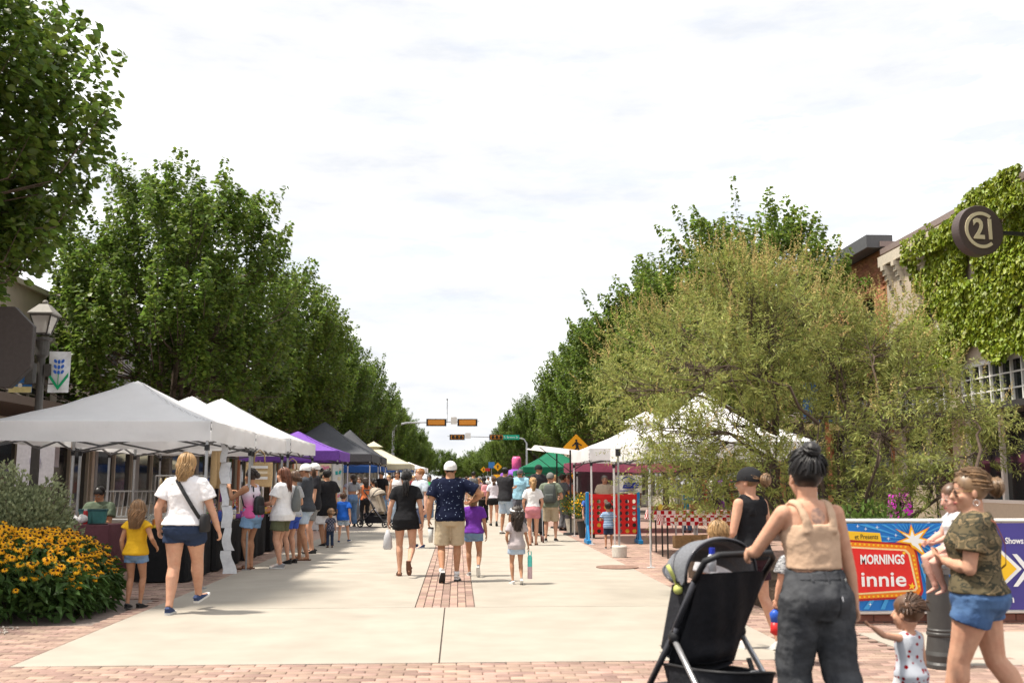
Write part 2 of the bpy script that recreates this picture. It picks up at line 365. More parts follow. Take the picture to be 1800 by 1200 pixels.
def field(x0, x1, y0, y1, along='x', lx=.2, ly=.1, test=None):
    out = []; nx = round((x1 - x0) / (lx if along == 'x' else ly)); ny = round((y1 - y0) / (ly if along == 'x' else lx))
    dx, dy = (x1 - x0) / nx, (y1 - y0) / ny
    for j in range(ny if along == 'x' else nx):
        o = .5 * (j % 2)
        for i in range(-1, nx if along == 'x' else ny):
            if along == 'x':
                a, c = max(x0, x0 + (i + o) * dx), min(x1, x0 + (i + 1 + o) * dx); e, f = y0 + j * dy, y0 + (j + 1) * dy
            else:
                a, c = x0 + j * dx, x0 + (j + 1) * dx; e, f = max(y0, y0 + (i + o) * dy), min(y1, y0 + (i + 1 + o) * dy)
            if c - a < .03 or f - e < .03: continue
            if test and not test((a + c) / 2, (e + f) / 2): continue
            out.append((((a + c) / 2, (e + f) / 2, -.02), (c - a - .007, f - e - .007, .04)))
    return out
lay(field(SL, SR, YJ, 26, 'y'), road, BRICK)
b = MB(); b.box(((SL + SR) / 2, 49, -.012), (SR - SL, 46, .018)); b.build('brick_band', BRICK, road)
b = MB(); b.box((0, 5.5, -.035), (24, YN * 2 - 11 - .02, .03)); fb = setting('front_pavement', b, MORTAR)
lay(field(-7, 6.2, YN - 1.9, YN, 'x'), fb, BRICK)
LBX = -11.0; RBX = 11.1
b = MB(); b.box(((XL + LBX) / 2, YN + 35, -.035), (XL - LBX - .004, 70, .03)); lp = setting('left_pavement', b, MORTAR)
lay(field(-7.6, XL, YN, 22, 'x', test=lambda x, y: not (x < -3.65 and 10.6 < y < 13)), lp, BRICK)
b = MB(); b.box(((-7.6 + XL) / 2, 50, -.013), (XL + 7.6, 56, .02)); b.box(((LBX - 7.6) / 2, 43, -.013), (-7.6 - LBX, 70, .02)); b.build('brick_paving', BRICK, lp)
b = MB(); b.box(((XR + RBX) / 2, YN + 35, -.035), (RBX - XR - .004, 70, .03)); rp = setting('right_pavement', b, MORTAR)
CX = 3.85
lay(field(XR, 7.4, YN, 24, 'x', test=lambda x, y: not (x > CX and y < 9.75)), rp, BRICK)
for i in range(3):
    b = MB(); b.box((CX + .9 + i * 1.8, 8.85, -.012), (1.78, 1.72, .026)); b.build('slab', CONC, rp)
b = MB(); b.box((9.25, 24, -.013), (3.7, 33, .02)); b.box(((XR + 7.4) / 2, 51, -.013), (7.4 - XR, 54, .02)); b.build('brick_paving', BRICK, rp)
# drain grate on the right edge
b = MB(); b.rings([(0, 0, 0, .36, .36), (0, 0, .012, .36, .36)], 28)
gp = G(1085, 997); b.build('drain_cover', M('rust_iron', (.20, .12, .09), .8, var=.3), rp, loc=(gp.x, gp.y, .003) )
# gravel at the lower left
g0 = G(30, 1100); rs = np.random.RandomState(4); n = 900
c = np.stack([rs.uniform(-6.4, -4.3, n), rs.uniform(9.3, 10.5, n), np.zeros(n) + .012], 1); c = c[(c[:, 0] < -4.3 - (c[:, 1] < 9.75) * .35)]
ds = rs.uniform(.008, .022, (len(c), 1))
oc = np.array([(1, 0, 0), (0, 1, 0), (-1, 0, 0), (0, -1, 0), (0, 0, .7), (0, 0, -.7)]); of = np.array([(0, 1, 4), (1, 2, 4), (2, 3, 4), (3, 0, 4), (1, 0, 5), (2, 1, 5), (3, 2, 5), (0, 3, 5)])
v = (oc[None] * ds[:, None] * rs.uniform(.6, 1.3, (len(c), 6, 1)) + c[:, None]).reshape(-1, 3); f = (of[None] + (np.arange(len(c)) * 6)[:, None, None]).reshape(-1, 3)
tag(link('gravel', npmesh('gravel', v, f, M('gravel', (.42, .37, .32), .95, island=.35)), kind='stuff'), 'loose grey gravel beside the brick pavement below the yellow flowers', 'gravel')

# ---------------------------------------------------------------- buildings
GLASS = M('dark_glass', (.018, .02, .022), .06, var=0, spec=.7)
CREAM = M('cream_paint', (.50, .44, .35), .6, var=.06)
WHITEP = M('white_paint', (.68, .66, .62), .5, var=.05)
TANW = M('tan_stucco', (.47, .39, .31), .9, var=.08, scale=5, bump=.2)
BROWNP = M('brown_paint', (.10, .075, .06), .6)
DARK = M('dark_metal', (.035, .033, .032), .5, var=.1)
ORB = M('orange_brick', (.46, .20, .105), .9, var=.14, scale=7, island=.22, hue=.01)
GREYW = M('grey_stucco', (.30, .29, .28), .9, var=.08, scale=4)
def shop(name, label, X, sg, y0, y1, H, wall, bays, trim=CREAM, headz=2.75, tr=(3.2, 3.9), mun=5, upper=None, base=.55, awn=None, depth=12, basem=None):
    t = thing(name, label, 'building', (X, y0, 0)); Lh = y1 - y0; bw = Lh / bays
    def P(u, o, z): return (sg * o, u, z)
    def bx(mb, u0, u1, o0, o1, z0, z1): mb.box(P((u0 + u1) / 2, (o0 + o1) / 2, (z0 + z1) / 2), (abs(o1 - o0), u1 - u0, z1 - z0))
    w = MB()
    bx(w, 0, Lh, -depth, -.45, -.1, H); top = tr[1] + .05
    if upper:
        uz0, uz1, n = upper; uw = Lh / n
        bx(w, 0, Lh, -.448, 0, top, uz0); bx(w, 0, Lh, -.448, 0, uz1, H)
        for i in range(n + 1):
            a = max(0, i * uw - uw * .22); c = min(Lh, i * uw + uw * .22); bx(w, a, c, -.448, 0, uz0, uz1)
    else: bx(w, 0, Lh, -.448, 0, top, H)
    for i in range(bays + 1):
        a, c = max(0, i * bw - .22), min(Lh, i * bw + .22); bx(w, a, c, -.448, .02, -.05, top)
    w.build('wall', wall, t)
    c = MB(); bx(c, -.05, Lh + .05, -.5, .12, H, H + .14); c.build('cornice', trim if sg > 0 else M('coping_metal', (.22, .17, .155), .6), t)
    for i in range(bays):
        a, c = i * bw + .22, (i + 1) * bw - .22
        f = MB(); bx(f, a, c, -.2, -.05, headz, tr[0]); bx(f, a, c, -.25, -.02, base, base + .07)
        for u in (a + .04, c - .04, (a + c) / 2): bx(f, u - .04, u + .04, -.2, -.06, base, headz)
        fo = f.build('window_frame', trim, t)
        g_ = MB(); bx(g_, a, c, -.3, -.15, base, headz); g_.build('pane', GLASS, fo)
        q = MB(); bx(q, a, c, -.26, -.04, 0, base); q.build('bulkhead', basem or trim, t)
        f = MB(); bx(f, a, c, -.14, -.03, tr[1] - .06, tr[1] + .05); bx(f, a, c, -.14, -.03, tr[0], tr[0] + .06)
        k = mun
        for j in range(k + 1): u = a + (c - a) * j / k; bx(f, u - .02, u + .02, -.12, -.04, tr[0], tr[1])
        for j in range(1, 3): z = tr[0] + (tr[1] - tr[0]) * j / 3; bx(f, a, c, -.115, -.045, z - .014, z + .014)
        fo = f.build('transom_window', trim, t); g_ = MB(); bx(g_, a, c, -.2, -.1, tr[0], tr[1]); g_.build('pane', GLASS, fo)
    if upper:
        for i in range(n):
            a, c = i * uw + uw * .22, (i + 1) * uw - uw * .22
            f = MB(); bx(f, a, c, -.15, .03, uz0 - .1, uz0); bx(f, a, a + .07, -.2, -.05, uz0, uz1); bx(f, c - .07, c, -.2, -.05, uz0, uz1); bx(f, a, c, -.2, -.05, (uz0 + uz1) / 2 - .04, (uz0 + uz1) / 2 + .04)
            fo = f.build('window', trim, t); g_ = MB(); bx(g_, a, c, -.3, -.18, uz0, uz1); g_.build('pane', GLASS, fo)
    if awn:
        z, dep, col = awn; q = MB(); bx(q, .05, Lh - .05, .02, dep, z, z + .18)
        for u in np.arange(.5, Lh, 3.5): q.tube([P(u, .02, z + 1.0), P(u, dep - .2, z + .18)], .015, 5)
        q.build('canopy', col, t)
    return t
shop('tan_storefront', 'tan storefront with cream framed windows behind the left white canopies', LBX, 1, 14, 31, 6.3, TANW, 5, awn=(3.0, 2.1, BROWNP), upper=None)
shop('grey_storefront', 'grey painted storefront behind the left row of trees', LBX, 1, 31.05, 47, 7.2, GREYW, 4, upper=(5, 6.4, 6), awn=(3.0, 1.8, DARK))
shop('red_brick_storefront', 'red brick storefront far down the left side behind the trees', LBX, 1, 47.05, 68, 6.6, ORB, 5, upper=(4.8, 5.9, 8))
shop('far_left_building', 'pale stucco building beyond the crossing on the left', LBX, 1, 92, 140, 6.8, TANW, 9, upper=(4.8, 5.9, 14))
HR = atx(1800, 306, RBX).z
yc = atx(1556, 450, RBX).y
ivyb = shop('ivy_covered_building', 'tan storefront with white gridded transom windows half covered in ivy', RBX, -1, 12, yc, HR - .14, TANW, 4, trim=WHITEP, headz=2.85, tr=(3.0, 3.95), mun=7, base=1.0, basem=CREAM)
# corbelled cornice of the ivy building
for i in range(16):
    y = yc - .35 - i * .62; q = MB()
    for j in range(5): q.box((-.035 - .025 * j, 0, -.16 * 3 + .13 * j), (.07 + .05 * j, .15, .125))
    q.build('corbel', M('corbel_stone', (.52, .46, .37), .85), ivyb, (0, y - 12, HR - .62))
q = MB(); q.box((-.11, (yc - 12) / 2, 0), (.2, yc - 12, .26)); q.build('frieze', M('corbel_stone', (.5, .45, .37)), ivyb, (0, 0, HR - .36))
q = MB(); q.box((-.06, (yc - 12) / 2, 0), (.11, yc - 12, .14)); q.build('string_course', WHITEP, ivyb, (0, 0, 4.95))
q = MB(); q.box((-.5, (yc - 12) / 2, 0), (1.0, yc - 12, .12)); q.build('canopy', DARK, ivyb, (0, 0, 2.86))
HB = atx(1500, 448, RBX).z
obb = shop('orange_brick_building', 'orange brick storefront behind the feathery tree on the right', RBX, -1, yc + .02, 43, HB - .25, ORB, 4, trim=DARK, upper=(5.1, 6.4, 5), awn=(3.3, 1.2, WHITEP))
# laid brick face of the part that shows above and through the tree
ps = []
for j in range(int((HB - .3 - 4.1) / .078)):
    z = 4.1 + j * .078
    for i in range(24):
        y = yc + .15 + i * .235 + (.117 if j % 2 else 0)
        if 5.1 - .05 < z < 6.45 and any(abs(((y - yc) % 3.2) - 1.6) < 1.0 for _ in (0,)): continue
        ps.append(((RBX - .018, y, z), (.05, .222, .066)))
lay(ps, obb, ORB, jit=.0)
q = MB(); q.box((-.12, (43 - yc) / 2, 0), (.7, 43 - yc, .34)); q.build('parapet', M('parapet_metal', (.085, .085, .09), .55), obb, (0, 0, HB - .1))
shop('grey_shopfront', 'grey storefront further down the right side behind the trees', RBX, -1, 43.05, 58, 6.6, GREYW, 4, upper=(4.8, 5.9, 6))
shop('brown_brick_storefront', 'brown brick storefront at the right corner before the crossing', RBX, -1, 58.05, 70, 7.0, ORB, 4, upper=(4.8, 5.9, 5))
shop('far_right_building', 'cream building beyond the crossing on the right', RBX, -1, 92, 140, 6.6, TANW, 9, upper=(4.8, 5.9, 14))
# ivy
rs = np.random.RandomState(5)
IVY = M('ivy_leaf', (.20, .25, .02), .5, var=.2, scale=1.3, island=.4, hue=.02, transl=.3, spec=.4)
def ivy_ok(y, z):
    e = 20.9 + (HR - z) * 1.35 + .5 * np.sin(z * 3.1) + .35 * np.sin(z * 7.3 + 1)
    lowb = 3.95 + .25 * np.sin(y * 1.3) + .2 * np.sin(y * 3.7 + 1)
    gap = noise.noise(V((y * 1.1, z * 1.3, 3.0)))
    return y < e and z > lowb and gap > -.46
n = 70000; yy = rs.uniform(13.5, 25.5, n); zz = rs.uniform(3.4, HR + .12, n); keep = np.array([ivy_ok(a, c) for a, c in zip(yy, zz)])
for s0 in range(9):      # hanging trails along the top
    y0 = rs.uniform(21.3, 23.6); ln = rs.uniform(.4, 1.2); k = rs.randint(0, n, int(70 * ln)); yy[k] = y0 + rs.normal(size=len(k)) * .06; zz[k] = HR - .15 - rs.uniform(0, ln, len(k)); keep[k] = True
yy, zz = yy[keep], zz[keep]; dep = np.array([.03 + .10 * max(0, noise.noise(V((a * 1.7, c * 1.7, 0))) + .3) for a, c in zip(yy, zz)])
cc = np.stack([RBX - .02 - dep - (zz > HR - .75) * .14 - rs.uniform(0, .12, len(yy)), yy, zz], 1)
ax = np.stack([-.5 + rs.normal(size=len(yy)) * .3, rs.normal(size=len(yy)) * .6, -.75 + rs.normal(size=len(yy)) * .3], 1)
v, f = leaves(cc, ax, .10 * rs.uniform(.6, 1.2, len(cc)), .95, rs, fold=.15, droop=.2)
tag(link('ivy', npmesh('ivy', v, f, IVY), kind='stuff'), 'bright green ivy climbing over the tan storefront wall', 'ivy')

# ---------------------------------------------------------------- street trees
lw = ['first', 'second', 'third', 'fourth', 'fifth', 'sixth', 'seventh', 'eighth', 'ninth', 'tenth', 'eleventh', 'twelfth']
TREES_L = [(-9.3, 12.9, 'd', (1.08, 1.08, 1.08)), (-7.5, 26.2, 'a', (1.02, 1.02, 1.0)), (-7.3, 39, 'b', (.95, .95, 1.02)), (-7.3, 51, 'c', (.95, .95, .98)), (-6.7, 64, 'a', (.95, .95, .95)),
           (-7.3, 95, 'b', (1, 1, .95)), (-7.3, 108, 'a', (1, 1, .95)), (-7.2, 122, 'c', (1, 1, .95)), (-7.2, 138, 'b', (1, 1, .9)), (-7.2, 156, 'a', (1, 1, .9)), (-7, 178, 'c', (1.1, 1.1, .9))]
TREES_R = [(7.65, 26.0, 'b', (.92, .92, .90)), (7.6, 36.5, 'c', (1.0, 1.0, .97)), (7.5, 47.5, 'a', (1, 1, .98)), (7.5, 59, 'b', (1, 1, .98)), (7.5, 95, 'c', (1, 1, .98)),
           (7.4, 108, 'b', (1, 1, .95)), (7.3, 122, 'a', (1, 1, .95)), (7.2, 138, 'b', (1, 1, .9)), (7.2, 156, 'c', (1, 1, .9)), (7, 178, 'a', (1.1, 1.1, .9))]
for side, T in (('left', TREES_L), ('right', TREES_R)):
    for i, (x, y, k, sc) in enumerate(T):
        w = lw[i]
        lab = (f'{w} dense green street tree counted from the front of the {side} row')
        street_tree(k, (x, y, 0), i * 1.7 + (2 if side == 'right' else 0), sc, lab, f'street trees in the {side} row')
# trees closing the end of the street
FARL = ['hazy green tree at the very end of the street, just left of the gap', 'rounded green tree at the far end, right of the gap', 'low tree at the far end beside the left row', 'most distant tree in the middle of the far end', 'far end tree that touches the end of the right row', 'far end tree that touches the end of the left row', 'far end tree behind the green street sign']
for i, (px, Y, sc) in enumerate([(822, 300, .95), (838, 280, 1.1), (800, 330, .9), (812, 420, 1.0), (850, 250, .95), (780, 260, 1.0), (868, 235, 1.0)]):
    p = at(px, 845, Y); street_tree('abc'[i % 3], (p.x, Y, -.5), i * 2.1, (sc * 1.5, sc * 1.5, sc), FARL[i], 'trees at the far end of the street')
# ---------------------------------------------------------------- canopies
POLEW = M('white_pole', (.60, .60, .60), .4, var=.05); POLEG = M('steel_pole', (.36, .37, .38), .35, metal=.6); BLACKP = M('black_plastic', (.02, .02, .022), .5)
TW = M('white_canopy_cloth', (.87, .87, .88), .75, var=.03, scale=3, transl=.36, bump=.5, bscale=5)
def tent(label, cx, cy, w, d, ez, pz, mat, vz=.27, fr=POLEG, group='pop-up canopies along the street', vent=None, legs=True, rz=0, sag=1.12, trim=None, weights=False):
    t = thing('canopy_tent', label, 'canopy tent', (cx, cy, 0), rz, group)
    n = 20; b = MB()
    def f(i, j):
        u, v = i * 2 - 1, j * 2 - 1; m = max(abs(u), abs(v)); h = (1 - m) ** sag
        z = ez + (pz - ez) * h - .035 * math.sin(min(1, m) * math.pi) * (1 - abs(abs(u) - abs(v)))
        z += .022 * noise.noise(V((u * 3 + cx, v * 3 + cy, 1))) * (1 if m < .98 else 0)
        return (u * w / 2, v * d / 2, z)
    b.grid(f, n, n)
    b.build('roof', mat, t, sm=False).data.update(); smooth(t.children[-1].data) if len(t.children) else None
    for i, j in ((-1, -1), (1, -1), (1, 1), (-1, 1)):
        q = MB(); q.tube([V(f(.5 + i * .5 * (1 - u), .5 + j * .5 * (1 - u))) + V((0, 0, .003)) for u in np.linspace(0.01, .97, 12)], .007, 4); q.build('seam', mat, t, sm=True)
    b = MB(); pts = []
    per = [(-1, -1, 1, -1), (1, -1, 1, 1), (1, 1, -1, 1), (-1, 1, -1, -1)]
    for a0, b0, a1, b1 in per:
        def g(i, j, a0=a0, b0=b0, a1=a1, b1=b1):
            x = (a0 + (a1 - a0) * i) * w / 2; y = (b0 + (b1 - b0) * i) * d / 2
            nx, ny = (b0, -a0) if a0 == a1 else (0, 0)
            ox = (a0 if a0 == a1 else 0); oy = (b0 if b0 == b1 else 0)
            r = .012 + .02 * j * math.sin(i * 13 + cx * 5) * math.sin(i * math.pi) + .01 * math.sin(i * 31)
            return (x + ox * r, y + oy * r, ez + .004 - vz * j - .02 * j * math.sin(i * math.pi))
        b.grid(g, 16, 3)
    b.build('valance', trim or mat, t, sm=True)
    if vent:
        b = MB()
        def h(i, j):
            u, v = i * 2 - 1, j * 2 - 1; m = max(abs(u), abs(v)); return (u * vent, v * vent, pz - .12 + .3 * (1 - m))
        b.grid(h, 10, 10); b.build('vent_top', mat, t, sm=True)
    for i in (-1, 1):
        for j in (-1, 1):
            x, y = i * (w / 2 - .05), j * (d / 2 - .05)
            b = MB(); b.bar((x, y, .9), (x, y, ez - .03), .036); b.bar((x, y, .0), (x, y, 1.0), .026); lg = b.build('leg', fr, t)
            b = MB(); b.box((x, y, .006), (.12, .12, .012)); b.build('foot_plate', fr, lg)
            b = MB(); b.box((x, y, ez - .06), (.07, .07, .12)); b.box((x, y, ez - .36), (.06, .06, .08)); b.build('bracket', BLACKP, lg)
    b = MB()
    for (x0, y0, x1, y1) in ((-1, -1, 1, -1), (1, -1, 1, 1), (1, 1, -1, 1), (-1, 1, -1, -1)):
        for k in range(2):
            for s in (0, 1):
                a, c = k / 2, (k + 1) / 2; za, zb = (ez - .05, ez - .34) if s == 0 else (ez - .34, ez - .05)
                p = lambda q, z: ((x0 + (x1 - x0) * q) * (w / 2 - .06), (y0 + (y1 - y0) * q) * (d / 2 - .06), z)
                b.bar(p(a, za), p(c, zb), .014, .028)
    for x, y in ((1, 1), (-1, 1), (1, -1), (-1, -1)): b.bar((x * (w / 2 - .06), y * (d / 2 - .06), ez - .08), (0, 0, pz - .25), .016)
    b.bar((0, 0, pz - .35), (0, 0, pz - .05), .04); b.build('truss', M('dark_truss', (.08, .08, .085), .5), t)
    return t
LG = 'white canopies along the left kerb'
tent('large white pop-up canopy nearest the yellow flower bed', -4.93, 15.55, 3.0, 3.0, 2.27, 2.98, TW, group=LG)
tent('white canopy just behind the nearest one, its peak showing over it', -4.98, 18.9, 3.0, 3.0, 2.27, 3.02, TW, group=LG)
tent('taller white canopy with creased valance, last white one before the purple canopy', -5.3, 22.6, 3.7, 3.6, 2.32, 3.28, TW, group=LG)
tent('bright purple pop-up canopy between white and charcoal canopies', -4.95, 31.2, 2.9, 2.9, 2.33, 2.98, M('purple_cloth', (.20, .085, .42), .8, transl=.25), fr=POLEW)
tent('charcoal grey canopy with tall pointed peak beside the purple canopy', -5.1, 38.6, 3.9, 3.9, 2.42, 3.7, M('charcoal_cloth', (.085, .088, .098), .85, transl=.1), fr=POLEW)
tent('second dark grey canopy hidden behind the tall charcoal one', -5.0, 46.5, 3.2, 3.2, 2.5, 3.8, M('slate_cloth', (.06, .062, .07), .85, transl=.08), fr=POLEW)
tent('cream vented canopy with blue edge beyond the charcoal canopies', -4.7, 56, 4.4, 4.4, 2.35, 3.45, M('cream_cloth', (.60, .56, .42), .8, transl=.2), vent=.5, trim=M('cream_cloth', (1, 1, 1)), fr=POLEW)
tent('blue canopy on the left row just before the crossing', -4.6, 65, 3.4, 3.4, 2.3, 3.2, M('blue_cloth', (.05, .14, .42), .8, transl=.2), fr=POLEW)
tent('blue valance canopy in front of the cream vented canopy', -5.2, 51, 3.0, 3.0, 2.15, 2.6, M('royal_cloth', (.03, .11, .38), .8, transl=.2), fr=POLEW)
tent('small pale canopy at the end of the left row', -3.4, 69, 2.6, 2.6, 2.3, 2.75, TW, fr=POLEW)
RG = 'white canopies on the right pavement'
tent('white canopy behind the feathery tree with a front pole on the brick paving', 4.72, 19.0, 3.0, 4.0, 2.12, 3.15, TW, fr=POLEW, group=RG)
tent('two-tiered white canopy behind the red connecting game', 4.75, 25.0, 3.4, 3.6, 2.2, 3.02, TW, vent=.62, fr=POLEW, group=RG)
tent('dark green pop-up canopy beyond the yellow walking sign', 4.75, 50, 3.2, 3.2, 2.12, 3.05, M('green_cloth', (.01, .16, .085), .8, transl=.2), fr=POLEW)
tent('second green canopy at the far right beside the inflatable', 4.6, 57, 2.8, 2.8, 2.0, 2.6, M('green_cloth', (0, 0, 0)), fr=POLEW)
# flat white awning on black stands
t = thing('flat_awning', 'flat white awning on black stands with thin arms', 'awning', (3.25, 29.5, 0))
b = MB(); b.grid(lambda i, j: (-1.1 + 1.9 * i, -2 + 4 * j, 2.42 - .22 * i + .03 * math.sin(j * 9)), 8, 8); b.build('awning_cloth', TW, t, sm=True)
for y in (-1.9, 1.9):
    b = MB(); b.tube([(-.15, y, 0), (-.15, y, 2.3)], .025, 8); b.tube([(-.15, y, 1.7), (-1.0, y, 2.38)], .012, 6); b.tube([(-.15, y, 1.7), (.7, y, 2.2)], .012, 6); st = b.build('stand', BLACKP, t)
    b = MB(); b.rings([(-.15, y, 0, .22, .22), (-.15, y, .05, .2, .2)], 20); b.build('base', BLACKP, st)
# grey curtain walls, pink valance
def cloth_panel(name, label, cat, a, c, z0, z1, mat, amp=.03, nf=14, group=None):
    a, c = V(a), V(c); b = MB(); s = (c - a).normalized(); n_ = V((-s.y, s.x, 0)); base = (a + c) / 2
    for off in (0, .006):
        b.grid(lambda i, j: (a + (c - a) * i - base) + n_ * (off + amp * math.sin(i * nf * 2.1 + math.sin(j * 3)) * (.4 + .6 * (1 - j))) + V((0, 0, z0 + (z1 - z0) * j)), nf * 3, 6)
    o = b.build(name, mat, None, (base.x, base.y, 0), sm=True); return tag(o, label, cat, group)
cloth_panel('curtain_panel', 'dark grey fabric side wall hanging behind the flat white awning', 'curtain', (3.6, 31, 0), (5.2, 30.6, 0), .05, 2.15, M('grey_curtain', (.13, .13, .14), .9), .06)
pinkv = tent('pink canopy mostly hidden behind the white ones on the right', 5.0, 29.6, 3.4, 3.0, 1.98, 2.35, M('pink_cloth', (.62, .18, .30), .8, transl=.3), fr=POLEW)
# tent weights
for i, (px, py) in enumerate([(1089, 979)]):
    p = G(px, py); t = thing('canopy_weight', 'grey concrete bucket weight with upright pole and black cap', 'weight', p)
    b = MB(); b.rings([(0, 0, 0, .13, .13), (0, 0, .01, .14, .14), (0, 0, .2, .15, .15), (0, 0, .22, .14, .14)], 20); b.build('bucket', M('weight_plastic', (.55, .52, .47), .7), t, sm=False)
    b = MB(); b.bar((0, 0, .2), (0, 0, 1.95), .035); b.build('post', POLEG, t); b = MB(); b.box((0, 0, 2.0), (.09, .09, .14)); b.build('cap', BLACKP, t)
# ---------------------------------------------------------------- lamp posts
LAMPM = M('lamp_iron', (.075, .07, .065), .55, var=.12, metal=.2)
def lantern(label, x, y, h=4.55, group='street lamps', banners=None):
    t = thing('street_lamp', label, 'street lamp', (x, y, 0), 0, group)
    b = MB(); b.rings([(0, 0, 0, .17, .17), (0, 0, .1, .17, .17), (0, 0, .14, .14, .14), (0, 0, .35, .13, .13), (0, 0, .4, .09, .09), (0, 0, .8, .075, .075), (0, 0, h - 1.0, .055, .055), (0, 0, h - .95, .1, .1), (0, 0, h - .72, .11, .11), (0, 0, h - .7, .15, .15), (0, 0, h - .66, .15, .15)], 16); b.build('post', LAMPM, t)
    b = MB(); b.box((-.16, 0, h - 1.25), (.12, .16, .34)); b.box((.12, 0, h - 1.2), (.1, .12, .2)); b.build('control_box', LAMPM, t)
    z0, z1 = h - .60, h - .30
    fr = MB()
    for i, j in ((-1, -1), (1, -1), (1, 1), (-1, 1)): fr.bar((i * .085, j * .085, z0), (i * .165, j * .165, z1), .02)
    for a, z in ((.085, z0), (.165, z1)):
        for i, j, k, l in ((-1, -1, 1, -1), (1, -1, 1, 1), (1, 1, -1, 1), (-1, 1, -1, -1)): fr.bar((i * a, j * a, z), (k * a, l * a, z), .022)
    hd = fr.build('lantern_frame', LAMPM, t)
    g_ = MB(); g_.rings([(0, 0, z0, .1, .1), (0, 0, z1, .2, .2)], 4); 
    q = MB(); a, c = .082, .158
    vs = [(i * r, j * r, z) for r, z in ((a, z0), (c, z1)) for i, j in ((-1, -1), (1, -1), (1, 1), (-1, 1))]
    q.add(vs, [(i, (i + 1) % 4, (i + 1) % 4 + 4, i + 4) for i in range(4)]); q.build('pane', M('frosted_glass', (.75, .72, .68), .25, var=0, alpha=.55), hd)
    q = MB(); q.rings([(0, 0, z0, .03, .03), (0, 0, z0 + .08, .045, .045), (0, 0, z0 + .2, .04, .04), (0, 0, z0 + .26, .01, .01)], 12); q.build('bulb', M('bulb_glass', (.8, .78, .7), .3, var=0), hd, sm=True)
    q = MB(); vs = [(i * .2, j * .2, z1 + .01) for i, j in ((-1, -1), (1, -1), (1, 1), (-1, 1))] + [(i * .2, j * .2, z1 + .035) for i, j in ((-1, -1), (1, -1), (1, 1), (-1, 1))] + [(i * .07, j * .07, z1 + .19) for i, j in ((-1, -1), (1, -1), (1, 1), (-1, 1))]
    q.add(vs, [(3, 2, 1, 0), (8, 9, 10, 11)] + [(i, (i + 1) % 4, (i + 1) % 4 + 4, i + 4) for i in range(4)] + [(i + 4, (i + 1) % 4 + 4, (i + 1) % 4 + 8, i + 8) for i in range(4)])
    q.ball((0, 0, z1 + .22), .05, 10, 6); q.build('lantern_roof', M('lamp_roof', (.20, .185, .165), .6), t)
    q = MB(); pass
    for zz in ((h - 1.42, h - 2.14) if banners else ()): q = MB(); q.tube([(-.5, 0, zz), (.5, 0, zz)], .012, 6); q.build('banner_arm', LAMPM, t)
    return t
lx, ly = -6.83, 16.6
lp1 = lantern('black lantern lamp post with blue and white banners behind the nearest canopy', lx, ly, at(80, 524, 16.6).z, banners=True)
BZ0, BZ1 = at(108, 690, 16.6).z, at(108, 618, 16.6).z
def wheat_banner(label, x, y, z0, z1, w, front=True):
    t = thing('street_banner', label, 'banner', (x, y, 0), 0, 'banners on lamp posts')
    h = z1 - z0; b = MB(); b.grid(lambda i, j: ((i - .5) * w, .015 * math.sin(i * 5 + j * 4), z0 + h * j), 8, 10); b.grid(lambda i, j: ((.5 - i) * w, .004 + .015 * math.sin((1 - i) * 5 + j * 4), z0 + h * j), 8, 10)
    b.build('cloth', M('banner_white', (.72, .73, .74), .8), t, sm=True)
    BL, GR = M('wheat_blue', (.04, .14, .55), .8, var=0), M('stem_green', (.01, .33, .13), .8, var=0)
    k = w / .36
    for r in range(3):
        for c in (-1, 0, 1):
            q = MB(); n = 10; rot = -c * .55; p0 = V((c * .062 * k, -.022, z0 + h * (.50 + .13 * r) + (0 if c else -.01)))
            q.prism([(math.cos(a) * .024 * k * math.cos(rot) - math.sin(a) * .038 * k * math.sin(rot), math.cos(a) * .024 * k * math.sin(rot) + math.sin(a) * .038 * k * math.cos(rot)) for a in [2 * math.pi * i / n for i in range(n)]], p0, (1, 0, 0), (0, 0, 1), .004)
            q.build('wheat_grain', BL, t)
    q = MB(); q.prism([(0, .04), (.17, .28), (.165, .2), (.0, -.06 + .03)], (0, -.022, z0 + h * .1), (1 * k, 0, 0), (0, 0, 1 * k), .004); q.build('leaf', GR, t)
    q = MB(); q.prism([(0, -.03), (-.165, .2), (-.17, .28), (0, .04)], (0, -.024, z0 + h * .1), (1 * k, 0, 0), (0, 0, 1 * k), .004); q.build('leaf', GR, t)
    q = MB(); q.prism([(-.006, .02), (.006, .02), (.006, .26), (-.006, .26)], (0, -.025, z0 + h * .1), (k, 0, 0), (0, 0, k), .004); q.build('stem', GR, t)
    return t
wheat_banner('white banner with blue wheat ear and green leaves on lamp post', lx + .30, ly - .02, BZ0, BZ1, .34)
def blue_banner(label, x, y, z0, z1, w):
    t = thing('street_banner', label, 'banner', (x, y, 0), 0, 'banners on lamp posts'); h = z1 - z0
    b = MB(); b.box((0, 0, (z0 + z1) / 2), (w, .012, h)); b.build('cloth', M('banner_blue', (.04, .16, .42), .8), t)
    b = MB(); b.box((0, -.01, z0 + h * .07), (w, .012, h * .14)); b.build('lower_strip', M('banner_yellow', (.65, .55, .25), .8), t)
    b = MB(); b.prism([(math.cos(a) * .035, math.sin(a) * .035) for a in [2 * math.pi * i / 14 for i in range(14)]], (0, -.02, z0 + h * .17), (1, 0, 0), (0, 0, 1), .004); b.build('emblem', WHITEP, t)
    return t
blue_banner('blue banner with pale lower strip on the left side of the lamp post', lx - .31, ly, BZ0, BZ1, .36)
p = at(1450, 700, 24.5); lantern('lamp post with blue banners standing inside the feathery tree on the right', p.x - .1, 24.5, 4.5, banners=True)
